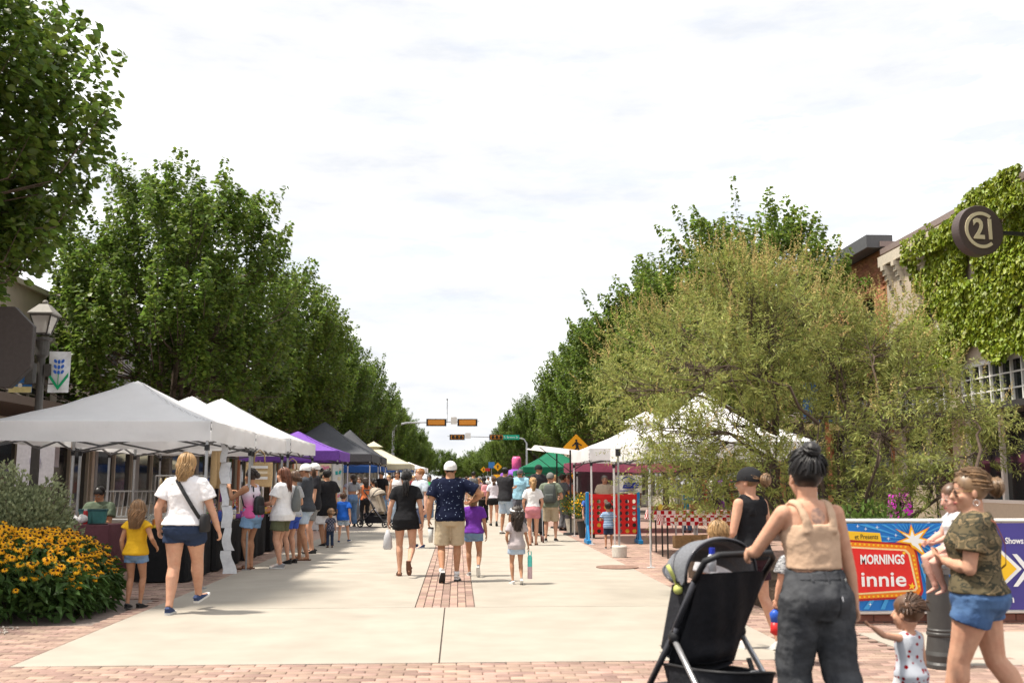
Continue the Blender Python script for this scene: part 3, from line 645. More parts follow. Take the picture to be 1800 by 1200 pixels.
blue_banner('blue banner half hidden by the feathery tree', p.x - .38, 24.45, 2.7, 3.9, .42); blue_banner('second blue banner behind the feathery tree branches', p.x + .26, 24.45, 2.7, 3.9, .42)
for i, (px, Y) in enumerate([(985, 62)]):
    p = at(px, 845, Y); lantern('lamp post beyond the green canopy', p.x, Y, 4.6)
# dark blade sign at the left edge
p = at(2, 608, 13.6); t = thing('blade_sign', 'dark brown sign board with clipped corners hanging at the left edge', 'sign', (p.x, 13.6, 0))
z = p.z; q = MB(); q.prism([(-.75, -.56), (.14, -.56), (.40, -.28), (.40, .28), (.14, .54), (-.75, .54)], (0, 0, z), (1, 0, 0), (0, 0, 1), -.12); q.build('board', M('sign_brown', (.052, .042, .038), .6), t, bevel=.01)
q = MB(); q.tube([(-.78, .06, 0), (-.78, .06, z + 1.0)], .05, 10); q.build('post', LAMPM, t); q = MB(); q.tube([(-.8, .06, z + .38), (-.05, -.04, z + .38)], .02, 8); q.build('bracket', POLEG, t)
# round sign on the right building
p = at(1718, 407, 17.9); rr = 47 / 1750 * 17.9; t = thing('round_sign', 'round brown projecting sign with cream C and 21 on the ivy wall', 'sign', (p.x, 17.9, p.z), R(9))
q = MB(); n = 48
for y0, y1, r_ in ((-.11, .11, rr),): q.prism([(math.cos(a) * r_, math.sin(a) * r_) for a in [2 * math.pi * i / n for i in range(n)]], (0, -.11, 0), (1, 0, 0), (0, 0, 1), -.22)
q.build('disc', M('sign_disc', (.075, .055, .05), .45, var=.03), t, bevel=.012)
CRM = M('sign_cream', (.58, .50, .33), .6, var=0)
q = MB(); a0, a1 = R(52), R(310); m = 40; ro, ri = rr * .73, rr * .60; oc_ = [(math.cos(a0 + (a1 - a0) * i / m), math.sin(a0 + (a1 - a0) * i / m)) for i in range(m + 1)]
for i in range(m): q.prism([(oc_[i][0] * ri, oc_[i][1] * ri), (oc_[i][0] * ro, oc_[i][1] * ro), (oc_[i + 1][0] * ro, oc_[i + 1][1] * ro), (oc_[i + 1][0] * ri, oc_[i + 1][1] * ri)], (0, -.114, 0), (1, 0, 0), (0, 0, 1), .014)
q.build('ring_letter', CRM, t); lettering('21', rr * 1.12, CRM, t, (rr * .12, -.125, 0), bold=.014, extrude=.008, sx=.9)
q = MB(); q.bar((rr - .02, 0, 0), (RBX - p.x - .02, 0, .0), .07); q.build('bracket', DARK, t)
# ---------------------------------------------------------------- traffic signals
SIGY = M('signal_yellow', (.62, .24, .03), .5, var=.05)
def signal(x, y, z, par, lens):
    h = MB(); h.box((0, .03, 0), (1.36, .02, .5)); t = h.build('backplate', BLACKP, par, (x, y, z)); b = MB(); b.box((0, 0 if lens else -.05, 0), (1.12, .2, .34)); b.build('housing', SIGY, t)
    if lens:
        for i in (-1, 0, 1):
            b = MB(); b.tube([(i * .36, -.11, 0), (i * .36, -.13, 0)], .13, 16); b.tube([(i * .36, -.1, .0), (i * .36, -.28, 0)], [.145, .15], 16, cap=False); b.build('lens', M('signal_lens', (.03, .03, .025), .2), t)
def mast(label, px0, px1, zarm, Y, heads, plates, lens):
    x0, x1 = at(px0, 845, Y).x, at(px1, 845, Y).x; s = 1 if x1 > x0 else -1; t = thing('traffic_signal', label, 'traffic signal', (x0, Y, 0), 0, 'traffic signals over the crossing')
    b = MB(); b.tube([(0, 0, 0), (0, 0, zarm - .5)], [.11, .08], 12); b.rings([(0, 0, 0, .25, .25), (0, 0, .12, .22, .22)], 12); b.build('pole', M('galvanised', (.36, .37, .38), .4, metal=.4), t)
    b = MB(); b.tube([(0, 0, zarm - .55), (s * .25, 0, zarm - .15), (s * .9, 0, zarm)], .06, 8); b.tube([(s * .9, 0, zarm), (x1 - x0, 0, zarm + .12)], [.055, .03], 8); b.build('mast_arm', MATS['galvanised'], t)
    for px in heads: signal(at(px, 845, Y).x - x0, -.15, zarm + .02, t, lens)
    for px, dz, w, h in plates:
        b = MB(); b.box((at(px, 845, Y).x - x0, -.12, zarm + dz), (w, .02, h)); b.build('plate', WHITEP, t)
    return t
z1 = at(800, 743, 68).z; z2 = at(800, 768.5, 90).z
m1 = mast('near mast arm with two blank orange signal backs over the street', 690, 842, z1, 68, [766, 821], [(797, .15, .42, .5)], False)
m2 = mast('far mast arm with two lit-side signals and a green street sign', 926, 786, z2, 90, [803, 873], [(822, .15, .5, .5)], True)
x = at(898, 845, 90).x - m2.location.x; b = MB(); b.box((x, -.2, z2 + .02), (1.5, .03, .42)); sg_ = b.build('name_plate', M('street_sign_green', (.0, .30, .19), .5, var=0), m2); lettering('S. Brown St', .27, WHITEP, sg_, (x, -.225, z2 + .02))
b = MB(); xx = at(785, 845, 68).x - m1.location.x; b.tube([(xx, 0, z1), (xx, 0, z1 + 1.6)], .03, 6); b.box((xx, -.05, z1 + 1.6), (.12, .3, .12)); b.build('camera_post', MATS['galvanised'], m1)
# ---------------------------------------------------------------- yellow signs
YS = M('sign_yellow', (.78, .36, .01), .5, var=.03)
def diamond(label, px, py, Y, half, ped=True, extra=()):
    c = at(px, py, Y); t = thing('warning_sign', label, 'road sign', (c.x, Y, 0), 0, 'yellow warning signs'); z = c.z
    b = MB(); b.tube([(0, .03, 0), (0, .03, z + half)], .035, 8); b.build('post', M('sign_post_dark', (.06, .06, .06), .5), t)
    b = MB(); b.prism([(-half, 0), (0, -half), (half, 0), (0, half)], (0, 0, z), (1, 0, 0), (0, 0, 1), .02); pl = b.build('panel', YS, t)
    k = half
    if ped:
        b = MB(); o = (0, -.026, z); q = .006
        b.prism([(math.cos(a) * .09 * k, math.sin(a) * .09 * k + .52 * k) for a in [2 * math.pi * i / 12 for i in range(12)]], o, (1, 0, 0), (0, 0, 1), q)
        for poly in ([(-.13, .38), (-.02, .0), (.16, .0), (.16, .36), (.02, .44)], [(-.02, .02), (.1, .0), (-.12, -.42), (-.26, -.38)], [(.05, .0), (.17, .02), (.3, -.38), (.18, -.42)], [(-.1, .38), (-.02, .3), (-.28, .05), (-.34, .12)], [(.12, .36), (.16, .24), (.38, .1), (.42, .18)]):
            b.prism([(x * k, y * k) for x, y in poly], o, (1, 0, 0), (0, 0, 1), q)
        b.build('walking_figure', BLACKP, pl)
    else:
        b = MB(); b.prism([(-.12 * k, -.4 * k), (.12 * k, -.4 * k), (.12 * k, .1 * k), (.3 * k, .1 * k), (0, .45 * k), (-.3 * k, .1 * k), (-.12 * k, .1 * k)], (0, -.026, z), (1, 0, 0), (0, 0, 1), .006); b.build('arrow', BLACKP, pl)
    for dz, w, h, kind in extra:
        b = MB(); b.box((0, 0, z + dz), (w, .02, h)); e = b.build('plaque', YS, t)
        if kind: b = MB(); b.prism([(-.3 * w, 0), (.0, -.3 * h), (-.05 * w, -.08 * h), (.3 * w, .25 * h), (.25 * w, .35 * h), (-.1 * w, .05 * h), (-.18 * w, .25 * h)], (0, -.016, z + dz), (1, 0, 0), (0, 0, 1), .006); b.build('arrow', BLACKP, e)
    return t
diamond('large yellow diamond sign with walking figure and plaques beneath', 1013, 786, 36, .48, True, [(-.62, .5, .28, 0), (-1.05, .5, .3, 1)])
diamond('small yellow diamond sign with arrow beyond the crossing', 875, 820, 98, .42, False, [(-1.0, .8, .5, 0)])
diamond('small orange-yellow sign left of the far diamond sign', 850, 825, 104, .32, False)
for px, py, Y, w, h, col, lab in [(864, 817, 100, .6, .6, (.05, .2, .5), 'small blue sign beside the far yellow signs'), (857, 825, 101, .5, .3, (.5, .03, .03), 'small red and white sign beside the far yellow signs')]:
    c = at(px, py, Y); t = thing('road_sign', lab, 'road sign', (c.x, Y, 0)); b = MB(); b.box((0, 0, c.z), (w, .02, h)); b.build('panel', M(lab[:14], col, .5), t); b = MB(); b.tube([(0, .03, 0), (0, .03, c.z)], .03, 6); b.build('post', MATS['galvanised'], t)
# ---------------------------------------------------------------- cars
def car(name, label, x, y, rz, col, L_=4.5, H=1.5, suv=False, wd=1.8):
    t = thing(name, label, 'car', (x, y, 0), rz, 'vehicles beyond the market'); pm = M('car_paint_' + '%02x%02x%02x' % tuple(int(c * 255) for c in col), col, .25, var=.02, spec=.6)
    prof = [(-.5, .32), (-.49, .62), (-.45, .68), (-.43, .95 if suv else .72), (-.36, 1), (.06, 1), (.2, .68), (.44, .58), (.5, .45), (.5, .3)]
    b = MB(); vs = []
    for x_, k in ((-1, .9), (-.86, 1), (.86, 1), (1, .9)):
        for py_, pz_ in prof:
            tk = 1 if pz_ < .7 else .82; vs.append((x_ * wd / 2 * tk * (1 if abs(x_) == 1 else 1), py_ * L_ * (k if abs(x_) == 1 else 1) * 1.0, .18 + (pz_ - .18) * H * (1 if abs(x_) < 1 else .985)))
    n = len(prof); fs = [tuple(range(n))[::-1], tuple(range(3 * n, 4 * n))]
    for s in range(3): fs += [(s * n + i, s * n + (i + 1) % n, (s + 1) * n + (i + 1) % n, (s + 1) * n + i) for i in range(n)]
    b.add(vs, fs); b.build('body', pm, t)
    g_ = MB(); g_.box((0, -.43 * L_, .8 * H), (wd * .62, .05, .22 * H)); g_.build('rear_window', GLASS, t)
    for s in (-1, 1):
        g_ = MB(); g_.box((s * wd * .425, -.12 * L_, .82 * H), (.05, .42 * L_, .2 * H)); g_.build('side_window', GLASS, t)
        for yy_ in (-.31, .31):
            w_ = MB(); w_.tube([(s * (wd / 2 - .2), yy_ * L_, .32), (s * (wd / 2 + .01), yy_ * L_, .32)], .32, 16); w = w_.build('wheel', BLACKP, t); h_ = MB(); h_.tube([(s * (wd / 2 + .0), yy_ * L_, .32), (s * (wd / 2 + .02), yy_ * L_, .32)], .19, 12); h_.build('rim', MATS['galvanised'], w)
        l_ = MB(); l_.box((s * wd * .38, -.495 * L_, .62 * H), (.2, .05, .14)); l_.build('tail_light', M('tail_red', (.4, .01, .01), .3), t); l_ = MB(); l_.box((s * wd * .37, .49 * L_, .5 * H), (.28, .05, .12)); l_.build('headlight', WHITEP, t)
    return t
for px, Y, col, su, lab in [(737, 80, (.06, .09, .07), True, 'dark green parked car beyond the left canopies'), (757, 92, (.03, .03, .035), False, 'black car waiting beyond the crossing'), (822, 104, (.45, .46, .48), False, 'silver car between the far signs and the man in the white cap'), (806, 116, (.6, .6, .6), True, 'white van in the middle of the far street'), (868, 96, (.6, .62, .64), True, 'white pickup facing the market beside the yellow signs'), (720, 110, (.3, .02, .02), False, 'red car far down on the left')]:
    p = at(px, 845, Y); car('parked_car', lab, p.x, Y, 0 if px < 800 else R(180), col, suv=su, H=1.75 if su else 1.45)
# ---------------------------------------------------------------- people
SKINS = {'fair': (.62, .37, .27), 'light': (.54, .30, .20), 'tan': (.42, .22, .13), 'brown': (.28, .135, .08), 'pink': (.66, .38, .30)}
def skin(k): return M('skin_' + k, SKINS[k], .62, var=.07, scale=14, spec=.22, bump=.12, bscale=160, rgb2=tuple(c * f for c, f in zip(SKINS[k], (.93, .82, .8))), cut=(.45, .75))
HAIRS = {'black': (.012, .010, .010), 'dark': (.030, .018, .012), 'brown': (.085, .042, .022), 'auburn': (.13, .045, .022), 'blond': (.38, .23, .10), 'lightbrown': (.20, .11, .05), 'grey': (.22, .20, .18), 'ginger': (.35, .15, .05), 'streaky': (.17, .10, .05)}
def hairm(k): return M('hair_' + k, HAIRS[k], .42, var=.32, scale=22, stretch=(1, 1, .12), spec=.5, island=.35)
def cloth(name, rgb, **k): k.setdefault('bump', .7); k.setdefault('bscale', 13); return M('cloth_' + name, rgb, .9, var=.06, spec=.15, **k)
DENIM = cloth('denim_blue', (.12, .21, .36), rgb2=(.18, .28, .42), scale=9); DENIMD = cloth('denim_dark', (.025, .038, .075)); DENIML = cloth('denim_pale', (.33, .43, .55), rgb2=(.42, .5, .6), scale=8)
DENIMK = cloth('denim_black', (.038, .040, .045), rgb2=(.065, .067, .072), scale=7); WHITEC = cloth('white', (.72, .71, .72)); BLACKC = cloth('black', (.014, .014, .016)); KHAKI = cloth('khaki', (.44, .36, .25))
def ik(a, t, l1, l2, pole):
    a, t = V(a), V(t); d = t - a; D = min(d.length, (l1 + l2) * .999); dn = d.normalized(); t = a + dn * D
    x = (l1 * l1 - l2 * l2 + D * D) / (2 * D); h = math.sqrt(max(0, l1 * l1 - x * x)); p = V(pole); p = p - dn * p.dot(dn)
    p = p.normalized() if p.length > 1e-6 else V((0, 1, 0)); return a + dn * x + p * h, t
TORSO_F = [(.79, .09, .085, -.0), (.84, .165, .115, -.012), (.90, .18, .122, -.016), (.96, .165, .108, -.008), (1.03, .14, .092, 0), (1.09, .13, .088, .002), (1.17, .138, .096, .006), (1.25, .150, .112, .014), (1.32, .160, .106, .006), (1.38, .154, .088, -.005), (1.418, .114, .070, -.01), (1.45, .068, .054, -.01)]
TORSO_M = [(.79, .09, .085, 0), (.84, .155, .11, -.008), (.90, .168, .115, -.01), (.96, .162, .108, -.004), (1.03, .152, .102, 0), (1.09, .15, .102, .002), (1.17, .160, .107, .004), (1.25, .175, .115, .006), (1.32, .186, .112, .0), (1.38, .178, .092, -.008), (1.422, .130, .074, -.012), (1.455, .074, .058, -.012)]
def finish(mb, name, mats, parent, vox, sm=3, disp=0, dscale=.12, z=None, fac=.5):
    me = mb.mesh('tmp', mats); o = bpy.data.objects.new('tmp', me); COL.objects.link(o)
    r = o.modifiers.new('r', 'REMESH'); r.mode = 'VOXEL'; r.voxel_size = vox; r.use_smooth_shade = True
    if sm: s = o.modifiers.new('s', 'SMOOTH'); s.factor = fac; s.iterations = sm
    if disp:
        key = f'd{dscale}'; tx = bpy.data.textures.get(key) or bpy.data.textures.new(key, 'CLOUDS'); tx.noise_scale = dscale; tx.noise_depth = 2
        d = o.modifiers.new('d', 'DISPLACE'); d.texture = tx; d.strength = disp; d.mid_level = .5; d.texture_coords = 'LOCAL'
    dg = bpy.context.evaluated_depsgraph_get(); m2 = bpy.data.meshes.new_from_object(o.evaluated_get(dg)); bpy.data.objects.remove(o); bpy.data.meshes.remove(me)
    m2.name = name; m2.materials.clear()
    for m in (mats if isinstance(mats, (list, tuple)) else [mats]): m2.materials.append(m)
    m2.polygons.foreach_set('use_smooth', np.ones(len(m2.polygons), bool)); return link(name, m2, parent)
def person(label, pos, H, face=0, sex='f', skin_='light', build=1.0, head=None, look=(0, 0), lean=0, feet=None, hands=None, knees=None, elbows=None,
           hair=('short', 'brown', 0), top=None, bottom=None, shoes=None, cap=None, detail=1, glasses=False, group=None, facey=False, thigh=1.0, curl=.6, hands_w=None, seated=False, extra=None, hand_dirs=None, sock=None, arm_w=1.0):
    hh = head or .236; k = (H - hh) / 1.475; hk = hh / .228
    t = thing('person', label, 'person', pos, R(face), group)
    T = TORSO_F if sex == 'f' else TORSO_M; bw = build; ln = math.tan(R(lean))
    near = detail >= 2; vox = {0: .02, 1: .013, 2: .0085}[detail]
    SH = (.165 if sex == 'f' else .192)
    def sp(z): return V((0, ln * max(0, z - .95) * k, 0))
    def J(x, y, z): return V((x * k, y * k, z * k)) + sp(z)
    off = V((0, 0, 0))
    if seated: off = V((0, 0, -.44 * k))
    feet = feet or [(-.11, .0, .0, 0), (.11, .02, .0, 0)]; hands = hands or [(-.27, .04, .84), (.27, .04, .84)]
    hips = [J(-.09 * bw, 0, .90) + off, J(.09 * bw, 0, .90) + off]; sho = [J(-SH * (1 + (bw - 1) * .5), -.012, 1.368) + off, J(SH * (1 + (bw - 1) * .5), -.012, 1.368) + off]
    legs, arms = [], []
    for i in (0, 1):
        f = feet[i]; an = V((f[0] * k, f[1] * k, (f[2] + .075) * k)); kn, an = ik(hips[i], an, .43 * k, .41 * k, (knees[i] if knees else ((-.12, 1, 0), (.12, 1, 0))[i])); legs.append((hips[i], kn, an, f[3]))
        h = V(hands[i]) * k
        if hands_w and hands_w[i] is not None: h = Matrix.Rotation(-R(face), 3, 'Z') @ (V(hands_w[i]) - V(pos))
        eb, wr = ik(sho[i], h + (V((0, 0, 0))), .285 * k, .25 * k, (elbows[i] if elbows else ((-.5, -1, -.2), (.5, -1, -.2))[i])); arms.append((sho[i], eb, wr))
    def torso_rings(z0, z1, inf=0, flare=0, n=1, hem=0):
        zs = [z0] + [r[0] for r in T if z0 + .015 < r[0] < z1 - .008] + [z1]; out = []
        for z in zs:
            zz = max(z, T[0][0] + .05 if hem else T[0][0]); w = np.interp(zz, [r[0] for r in T], [r[1] for r in T]); d = np.interp(zz, [r[0] for r in T], [r[2] for r in T]); c = np.interp(z, [r[0] for r in T], [r[3] for r in T])
            bf = bw if z < 1.3 else 1 + (bw - 1) * .5; e = inf + flare * max(0, (1.25 - z)) ; s_ = sp(z)
            out.append((s_.x + off.x, c * k + s_.y + off.y, z * k + off.z, (w * bf + e) * k, (d * (1 + (bf - 1) * 1.3) + e) * k))
        return out
    # ---- head frame
    hc = J(0, .014, 1.447) + V((0, .0, .113 * hk)) + off; HR_ = Matrix.Rotation(R(look[0]), 3, 'Z') @ Matrix.Rotation(R(look[1]), 3, 'X')
    hp = lambda x, y, z: hc + HR_ @ (V((x, y, z)) * hk)
    def head_prims(mb):
        n, m = (20, 14) if near else (14, 10)
        mb.ball(hp(0, -.014, .032), (.075 * hk, .094 * hk, .084 * hk), n, m, HR_); mb.ball(hp(0, .026, -.03), (.06 * hk, .062 * hk, .08 * hk), n, m, HR_); mb.ball(hp(0, .05, -.083), (.032 * hk, .032 * hk, .03 * hk), 10, 8, HR_)
        mb.tube([hp(0, .082, .018), hp(0, .094, -.005), hp(0, .106, -.026), hp(0, .088, -.037)], [.008 * hk, .011 * hk, .015 * hk, .010 * hk], 8)
        mb.ball(hp(0, .082, -.062), (.024 * hk, .014 * hk, .012 * hk), 8, 6, HR_)
        for s in (-1, 1): mb.ball(hp(s * .077, -.004, -.012), (.010 * hk, .018 * hk, .030 * hk), 8, 8, HR_); mb.ball(hp(s * .038, .062, -.03), (.022 * hk, .022 * hk, .022 * hk), 8, 6, HR_)
    b = MB()
    b.rings(torso_rings(.81, 1.44), 20, p=2.25)
    b.tube([J(0, -.012, 1.36) + off, J(0, -.004, 1.45) + off, hp(0, -.015, -.05)], [.08 * k, .057 * k * (1 + (bw - 1) * .5) * (1.12 if sex == 'm' else 1), .056 * hk * (1.1 if sex == 'm' else 1)], 12)
    head_prims(b); af = (1.0 if sex == 'f' else 1.12) * (1 + (bw - 1) * .8) * arm_w; lf = thigh * (1 + (bw - 1) * .7)
    for i, (s_, e, w) in enumerate(arms):
        b.ball(s_, .052 * k * af, 10, 8); b.tube([s_, s_.lerp(e, .4), e, e.lerp(w, .3), e.lerp(w, .75), w], [r * k * af for r in (.054, .047, .038, .040, .030, .024)], 10); b.ball(e, .038 * k * af, 8, 6)
    for hj, kn, an, fp in legs:
        b.ball(hj + V((0, -.01 * k, .0)), .092 * k * lf, 12, 8); b.tube([hj, hj.lerp(kn, .35), hj.lerp(kn, .75), kn, kn.lerp(an, .25) + V((0, -.012 * k, 0)), kn.lerp(an, .55), kn.lerp(an, .85), an], [r * k * lf for r in (.092, .082, .06, .052, .055, .045, .032, .033)], 12)
    feetm = []
    for i, (hj, kn, an, fp) in enumerate(legs):     # foot: heel - ball - toe, pitched when the heel lifts
        fr = Matrix.Rotation(R(-fp), 3, 'X') @ Matrix.Identity(3); yaw = Matrix.Rotation(R((9, -9)[i]), 3, 'Z'); fm = yaw @ fr; P = lambda x, y, z: an + fm @ V((x * k, y * k, z * k)); feetm.append((an, fm))
        b.tube([P(0, -.035, -.035), P(0, 0, -.03), P(0, .06, -.045), P(0, .12, -.056), P(0, .165, -.06)], [.026 * k, .034 * k, .034 * k, .03 * k, .018 * k], 10, flat=.8)
    hf = .92 if sex == 'f' else 1.02
    hs = k * hf if k > .8 else k * hf * 1.02
    def handparts(mb_p, mb_f):
        for i, (s_, e, w) in enumerate(arms):
            d = (w - e).normalized()
            if hand_dirs and hand_dirs[i]: d = V(hand_dirs[i]).normalized()
            inward = V((1 if i == 0 else -1, 0, 0)); th = V((0, 1, .55)); th = (th - d * th.dot(d)).normalized(); n_ = d.cross(th).normalized()
            if n_.dot(inward) < 0: n_ = -n_
            P = lambda a, b_, c: w + (d * a + th * b_ + n_ * c) * hs
            mb_p.tube([P(-.015, 0, 0), P(.02, 0, 0), P(.05, 0, 0), P(.085, 0, .0)], [.024 * hs, .033 * hs, .040 * hs, .037 * hs], 10, flat=.45) if False else None
            x = [P(-.01, 0, 0), P(.025, 0, 0), P(.06, 0, 0.002), P(.088, 0, .004)]; ww = [.024, .031, .04, .038]; tt = [.02, .017, .016, .012]; vs = []
            for q, a_, c_ in zip(x, ww, tt):
                for j in range(10): an_ = 2 * math.pi * j / 10; vs.append(q + (th * math.cos(an_) * a_ + n_ * math.sin(an_) * c_) * hs)
            mb_p.add(vs, [(r_ * 10 + j, r_ * 10 + (j + 1) % 10, (r_ + 1) * 10 + (j + 1) % 10, (r_ + 1) * 10 + j) for r_ in range(3) for j in range(10)] + [tuple(range(9, -1, -1)), tuple(range(30, 40))])
            for j, (o_, l_) in enumerate(((.028, .068), (.0095, .076), (-.0095, .07), (-.028, .055))):
                c0 = curl * (1 + .12 * j); p = P(.078, o_, .004); pts = [p]; a_ = 0
                for seg in (.42, .33, .25): a_ += c0 * .62; p = p + (d * math.cos(a_) + n_ * math.sin(a_) + th * o_ * .6) * l_ * seg * hs * 1.05; pts.append(p)
                mb_f.tube(pts, [.0088 * hs, .0085 * hs, .0075 * hs, .0055 * hs], 6)
            p = P(.018, .024, .004); pts = [p, P(.045, .05, .012), P(.07, .056, .024 + .012 * curl), P(.092, .05, .032 + .02 * curl)]; mb_f.tube(pts, [.014 * hs, .0115 * hs, .0095 * hs, .006 * hs], 7)
    fb_ = MB()
    if near and k > .6: handparts(b, b)
    else: handparts(b, fb_)
    body = finish(b, 'body', skin(skin_), t, vox if k > .6 else vox * .8, 2 if near else 3)
    if fb_.v:
        me = body.data; nv = len(me.vertices); n0 = len(me.polygons)
        import bmesh; bm = bmesh.new(); bm.from_mesh(me); q = fb_.mesh('q', skin(skin_), True); bm.from_mesh(q); bm.to_mesh(me); bm.free(); bpy.data.meshes.remove(q); smooth(me)
    gv = vox * 1.05 if k > .6 else vox * .85
    # ---- bottom
    if bottom:
        kind, mat, ln_ = bottom[:3]; loose = bottom[3] if len(bottom) > 3 else .014
        b = MB(); wz = 1.04 if len(bottom) < 5 else bottom[4]
        b.rings([(x_, y_, z_ - (.012 * k if n_i == 0 else 0), w_, d_) for n_i, (x_, y_, z_, w_, d_) in enumerate(torso_rings(.785, wz, .014 + loose * .3))], 22, p=2.25)
        for hj, kn, an, fp in legs:
            b.ball(hj + V((0, -.01 * k, 0)), (.094 * lf + .012) * k, 12, 8)
            if kind == 'shorts':
                e = hj.lerp(kn, ln_) if ln_ <= 1 else kn.lerp(an, ln_ - 1); r1 = float(np.interp(min(ln_, 1), [0, .35, .75, 1], [.092, .082, .06, .056])) * lf + loose * 1.3
                b.tube([hj, hj.lerp(e, .5), e], [(.094 * lf + loose * .7) * k, (.5 * (.092 * lf + r1) + loose * .3) * k, (r1 + loose * .3) * k], 14)
            elif kind == 'trousers':
                b.tube([hj, hj.lerp(kn, .4), kn, kn.lerp(an, .5), an + (kn - an) * .02], [(.095 * lf + loose * .8) * k, (.082 * lf + loose) * k, (.056 * lf + loose * 1.5) * k, (.052 * lf + loose * 1.8) * k, (.048 * lf + loose * 2.0) * k], 14)
        if kind == 'skirt':
            r = torso_rings(.80, wz, .014)[0]; b.rings([(r[0], r[1], ln_ * k + off.z, .21 * bw * k, .17 * bw * k), (r[0], r[1], .82 * k + off.z, .19 * bw * k, .135 * bw * k)], 22)
        finish(b, 'shorts' if kind == 'shorts' else kind, mat, t, gv, 2, .014 * k if kind != 'trousers' else .028 * k, .09)
    # ---- top
    if top:
        kind, mat, hem = top[:3]; ztop = top[4] if len(top) > 4 else None; sl_ = {'tee': .62, 'tank': 0, 'dress': .55, 'polo': .68, 'long': 1.7, 'sleeveless': 0, 'cap': .3}[kind]; loose = top[3] if len(top) > 3 else .014
        b = MB(); zt = ztop or {'tank': 1.385, 'sleeveless': 1.405}.get(kind, 1.44)
        rg = torso_rings(hem, zt, .010 + loose * .5, loose * 1.2, hem=1)
        if kind == 'tank': rg = [(x, y, z, w * (1 if z / k - off.z / k < 1.27 else .86), d) for x, y, z, w, d in rg]
        b.rings(rg, 22, p=2.3)
        if kind in ('tank', 'sleeveless'):
            for s in (-1, 1): b.tube([J(s * x_, y_, z_) + off for x_, y_, z_ in ((.082, -.112, 1.26), (.086, -.112, 1.32), (.092, -.096, 1.375), (.098, -.062, 1.418), (.10, -.01, 1.434), (.096, .05, 1.405), (.085, .10, 1.32))], [(.028 if kind == 'tank' else .042) * k] * 7, 8, flat=.6)
        if sl_:
            for s_, e, w in arms:
                b.ball(s_ + V((0, 0, -.004 * k)), (.050 * af + .013) * k, 10, 8); sg_ = -1 if s_.x < 0 else 1; b.tube([J(sg_ * .045, -.012, 1.405) + off, s_ + V((-sg_ * .035 * k, 0, .008 * k)), s_], [(.046 + .012) * k, (.050 * af + .013) * k, (.050 * af + .012) * k], 10); end = s_.lerp(e, min(sl_, 1)); q = [s_, s_.lerp(end, .5), end]; rr_ = [(.052 * af + .010) * k, (.054 * af + .012 + loose * .5) * k, (.050 * af + .012 + loose) * k]
                if sl_ > 1: q.append(e.lerp(w, .85)); rr_.append(.042 * k * af)
                b.tube(q, rr_, 12)
        finish(b, 'dress' if kind == 'dress' else 'top', mat, t, gv, 3, .017 * k, .10)
        if kind == 'dress': pass
    # ---- footwear
    if shoes:
        kind, mat, sole = shoes
        for (an, fm) in feetm:
            P = lambda x, y, z: an + fm @ V((x * k, y * k, z * k)); b = MB(); sc = 1.0
            out = [(-.028, -.062), (.028, -.062), (.036, .0), (.041, .08), (.04, .14), (.024, .188), (-.012, .195), (-.036, .165), (-.041, .09), (-.035, 0)]
            b.mi = 1; n = len(out)
            vs = [P(x * 1.06, y * 1.03, -.075) for x, y in out] + [P(x * 1.06, y * 1.03, -.052) for x, y in out]; b.add(vs, [tuple(range(n - 1, -1, -1)), tuple(range(n, 2 * n))] + [(i, (i + 1) % n, (i + 1) % n + n, i + n) for i in range(n)])
            if kind != 'sandal':
                b.mi = 0
                lay_ = [(-.052, 1.0, 1.0, 0), (-.03, .98, .98, 0), (-.008, .84, .86, -.004), (.008, .55, .5, -.012)] + ([(.05, .62, .38, -.03)] if kind == 'boot' else [])
                for a_ in range(len(lay_) - 1): pass
                vs = []
                for z, fx, fy, oy in lay_: vs += [P(x * fx, (y - .02) * fy + .02 + oy - (.0 if z < -.01 else .03), z - (max(0, y - .05) * .28 if z > -.05 else 0)) for x, y in out]
                m_ = len(lay_); b.add(vs, [(j * n + i, j * n + (i + 1) % n, (j + 1) * n + (i + 1) % n, (j + 1) * n + i) for j in range(m_ - 1) for i in range(n)] + [tuple(range((m_ - 1) * n, m_ * n))])
            else:
                b.mi = 0; b.tube([P(-.04, .07, -.05), P(-.015, .085, -.012), P(.02, .085, -.012), P(.045, .07, -.05)], .012 * k, 6)
            b.build('shoe' if kind != 'sandal' else 'sandal', [mat, sole], t, sm=False)
            if sock:
                b = MB(); b.tube([P(0, 0, .0), P(0, .0, .06)], .04 * k, 12); b.build('sock', sock, t, sm=True)
    # ---- hair
    hs_, hcol, hl = hair; hm = hairm(hcol); r_ = random.Random(hash(label) % 1000 if False else len(label) * 7 + int(H * 100))
    if hs_ != 'none':
        b = MB(); n, m = (28, 18) if near else (20, 12); EX, EY, EZ = .084, .103, .097; C0 = V((0, -.016, .033))
        if hs_ == 'buzz': EX, EY, EZ = .078, .097, .088
        if cap: EX, EY, EZ = .078, .095, .085
        pts = []; 
        for j in range(m + 1):
            ph = math.pi * (j / m) - math.pi / 2
            for i in range(n):
                a = 2 * math.pi * i / n; q = V((math.cos(ph) * math.cos(a) * EX, math.cos(ph) * math.sin(a) * EY, math.sin(ph) * EZ)); q *= 1 + (.0 if hs_ == 'buzz' else .05 * noise.noise(q * 26 + V((H, 0, 0)))); pts.append(q + C0)
        fs = []
        capz = .01 if cap else 9
        if cap: EX, EY, EZ = .078, .095, .085
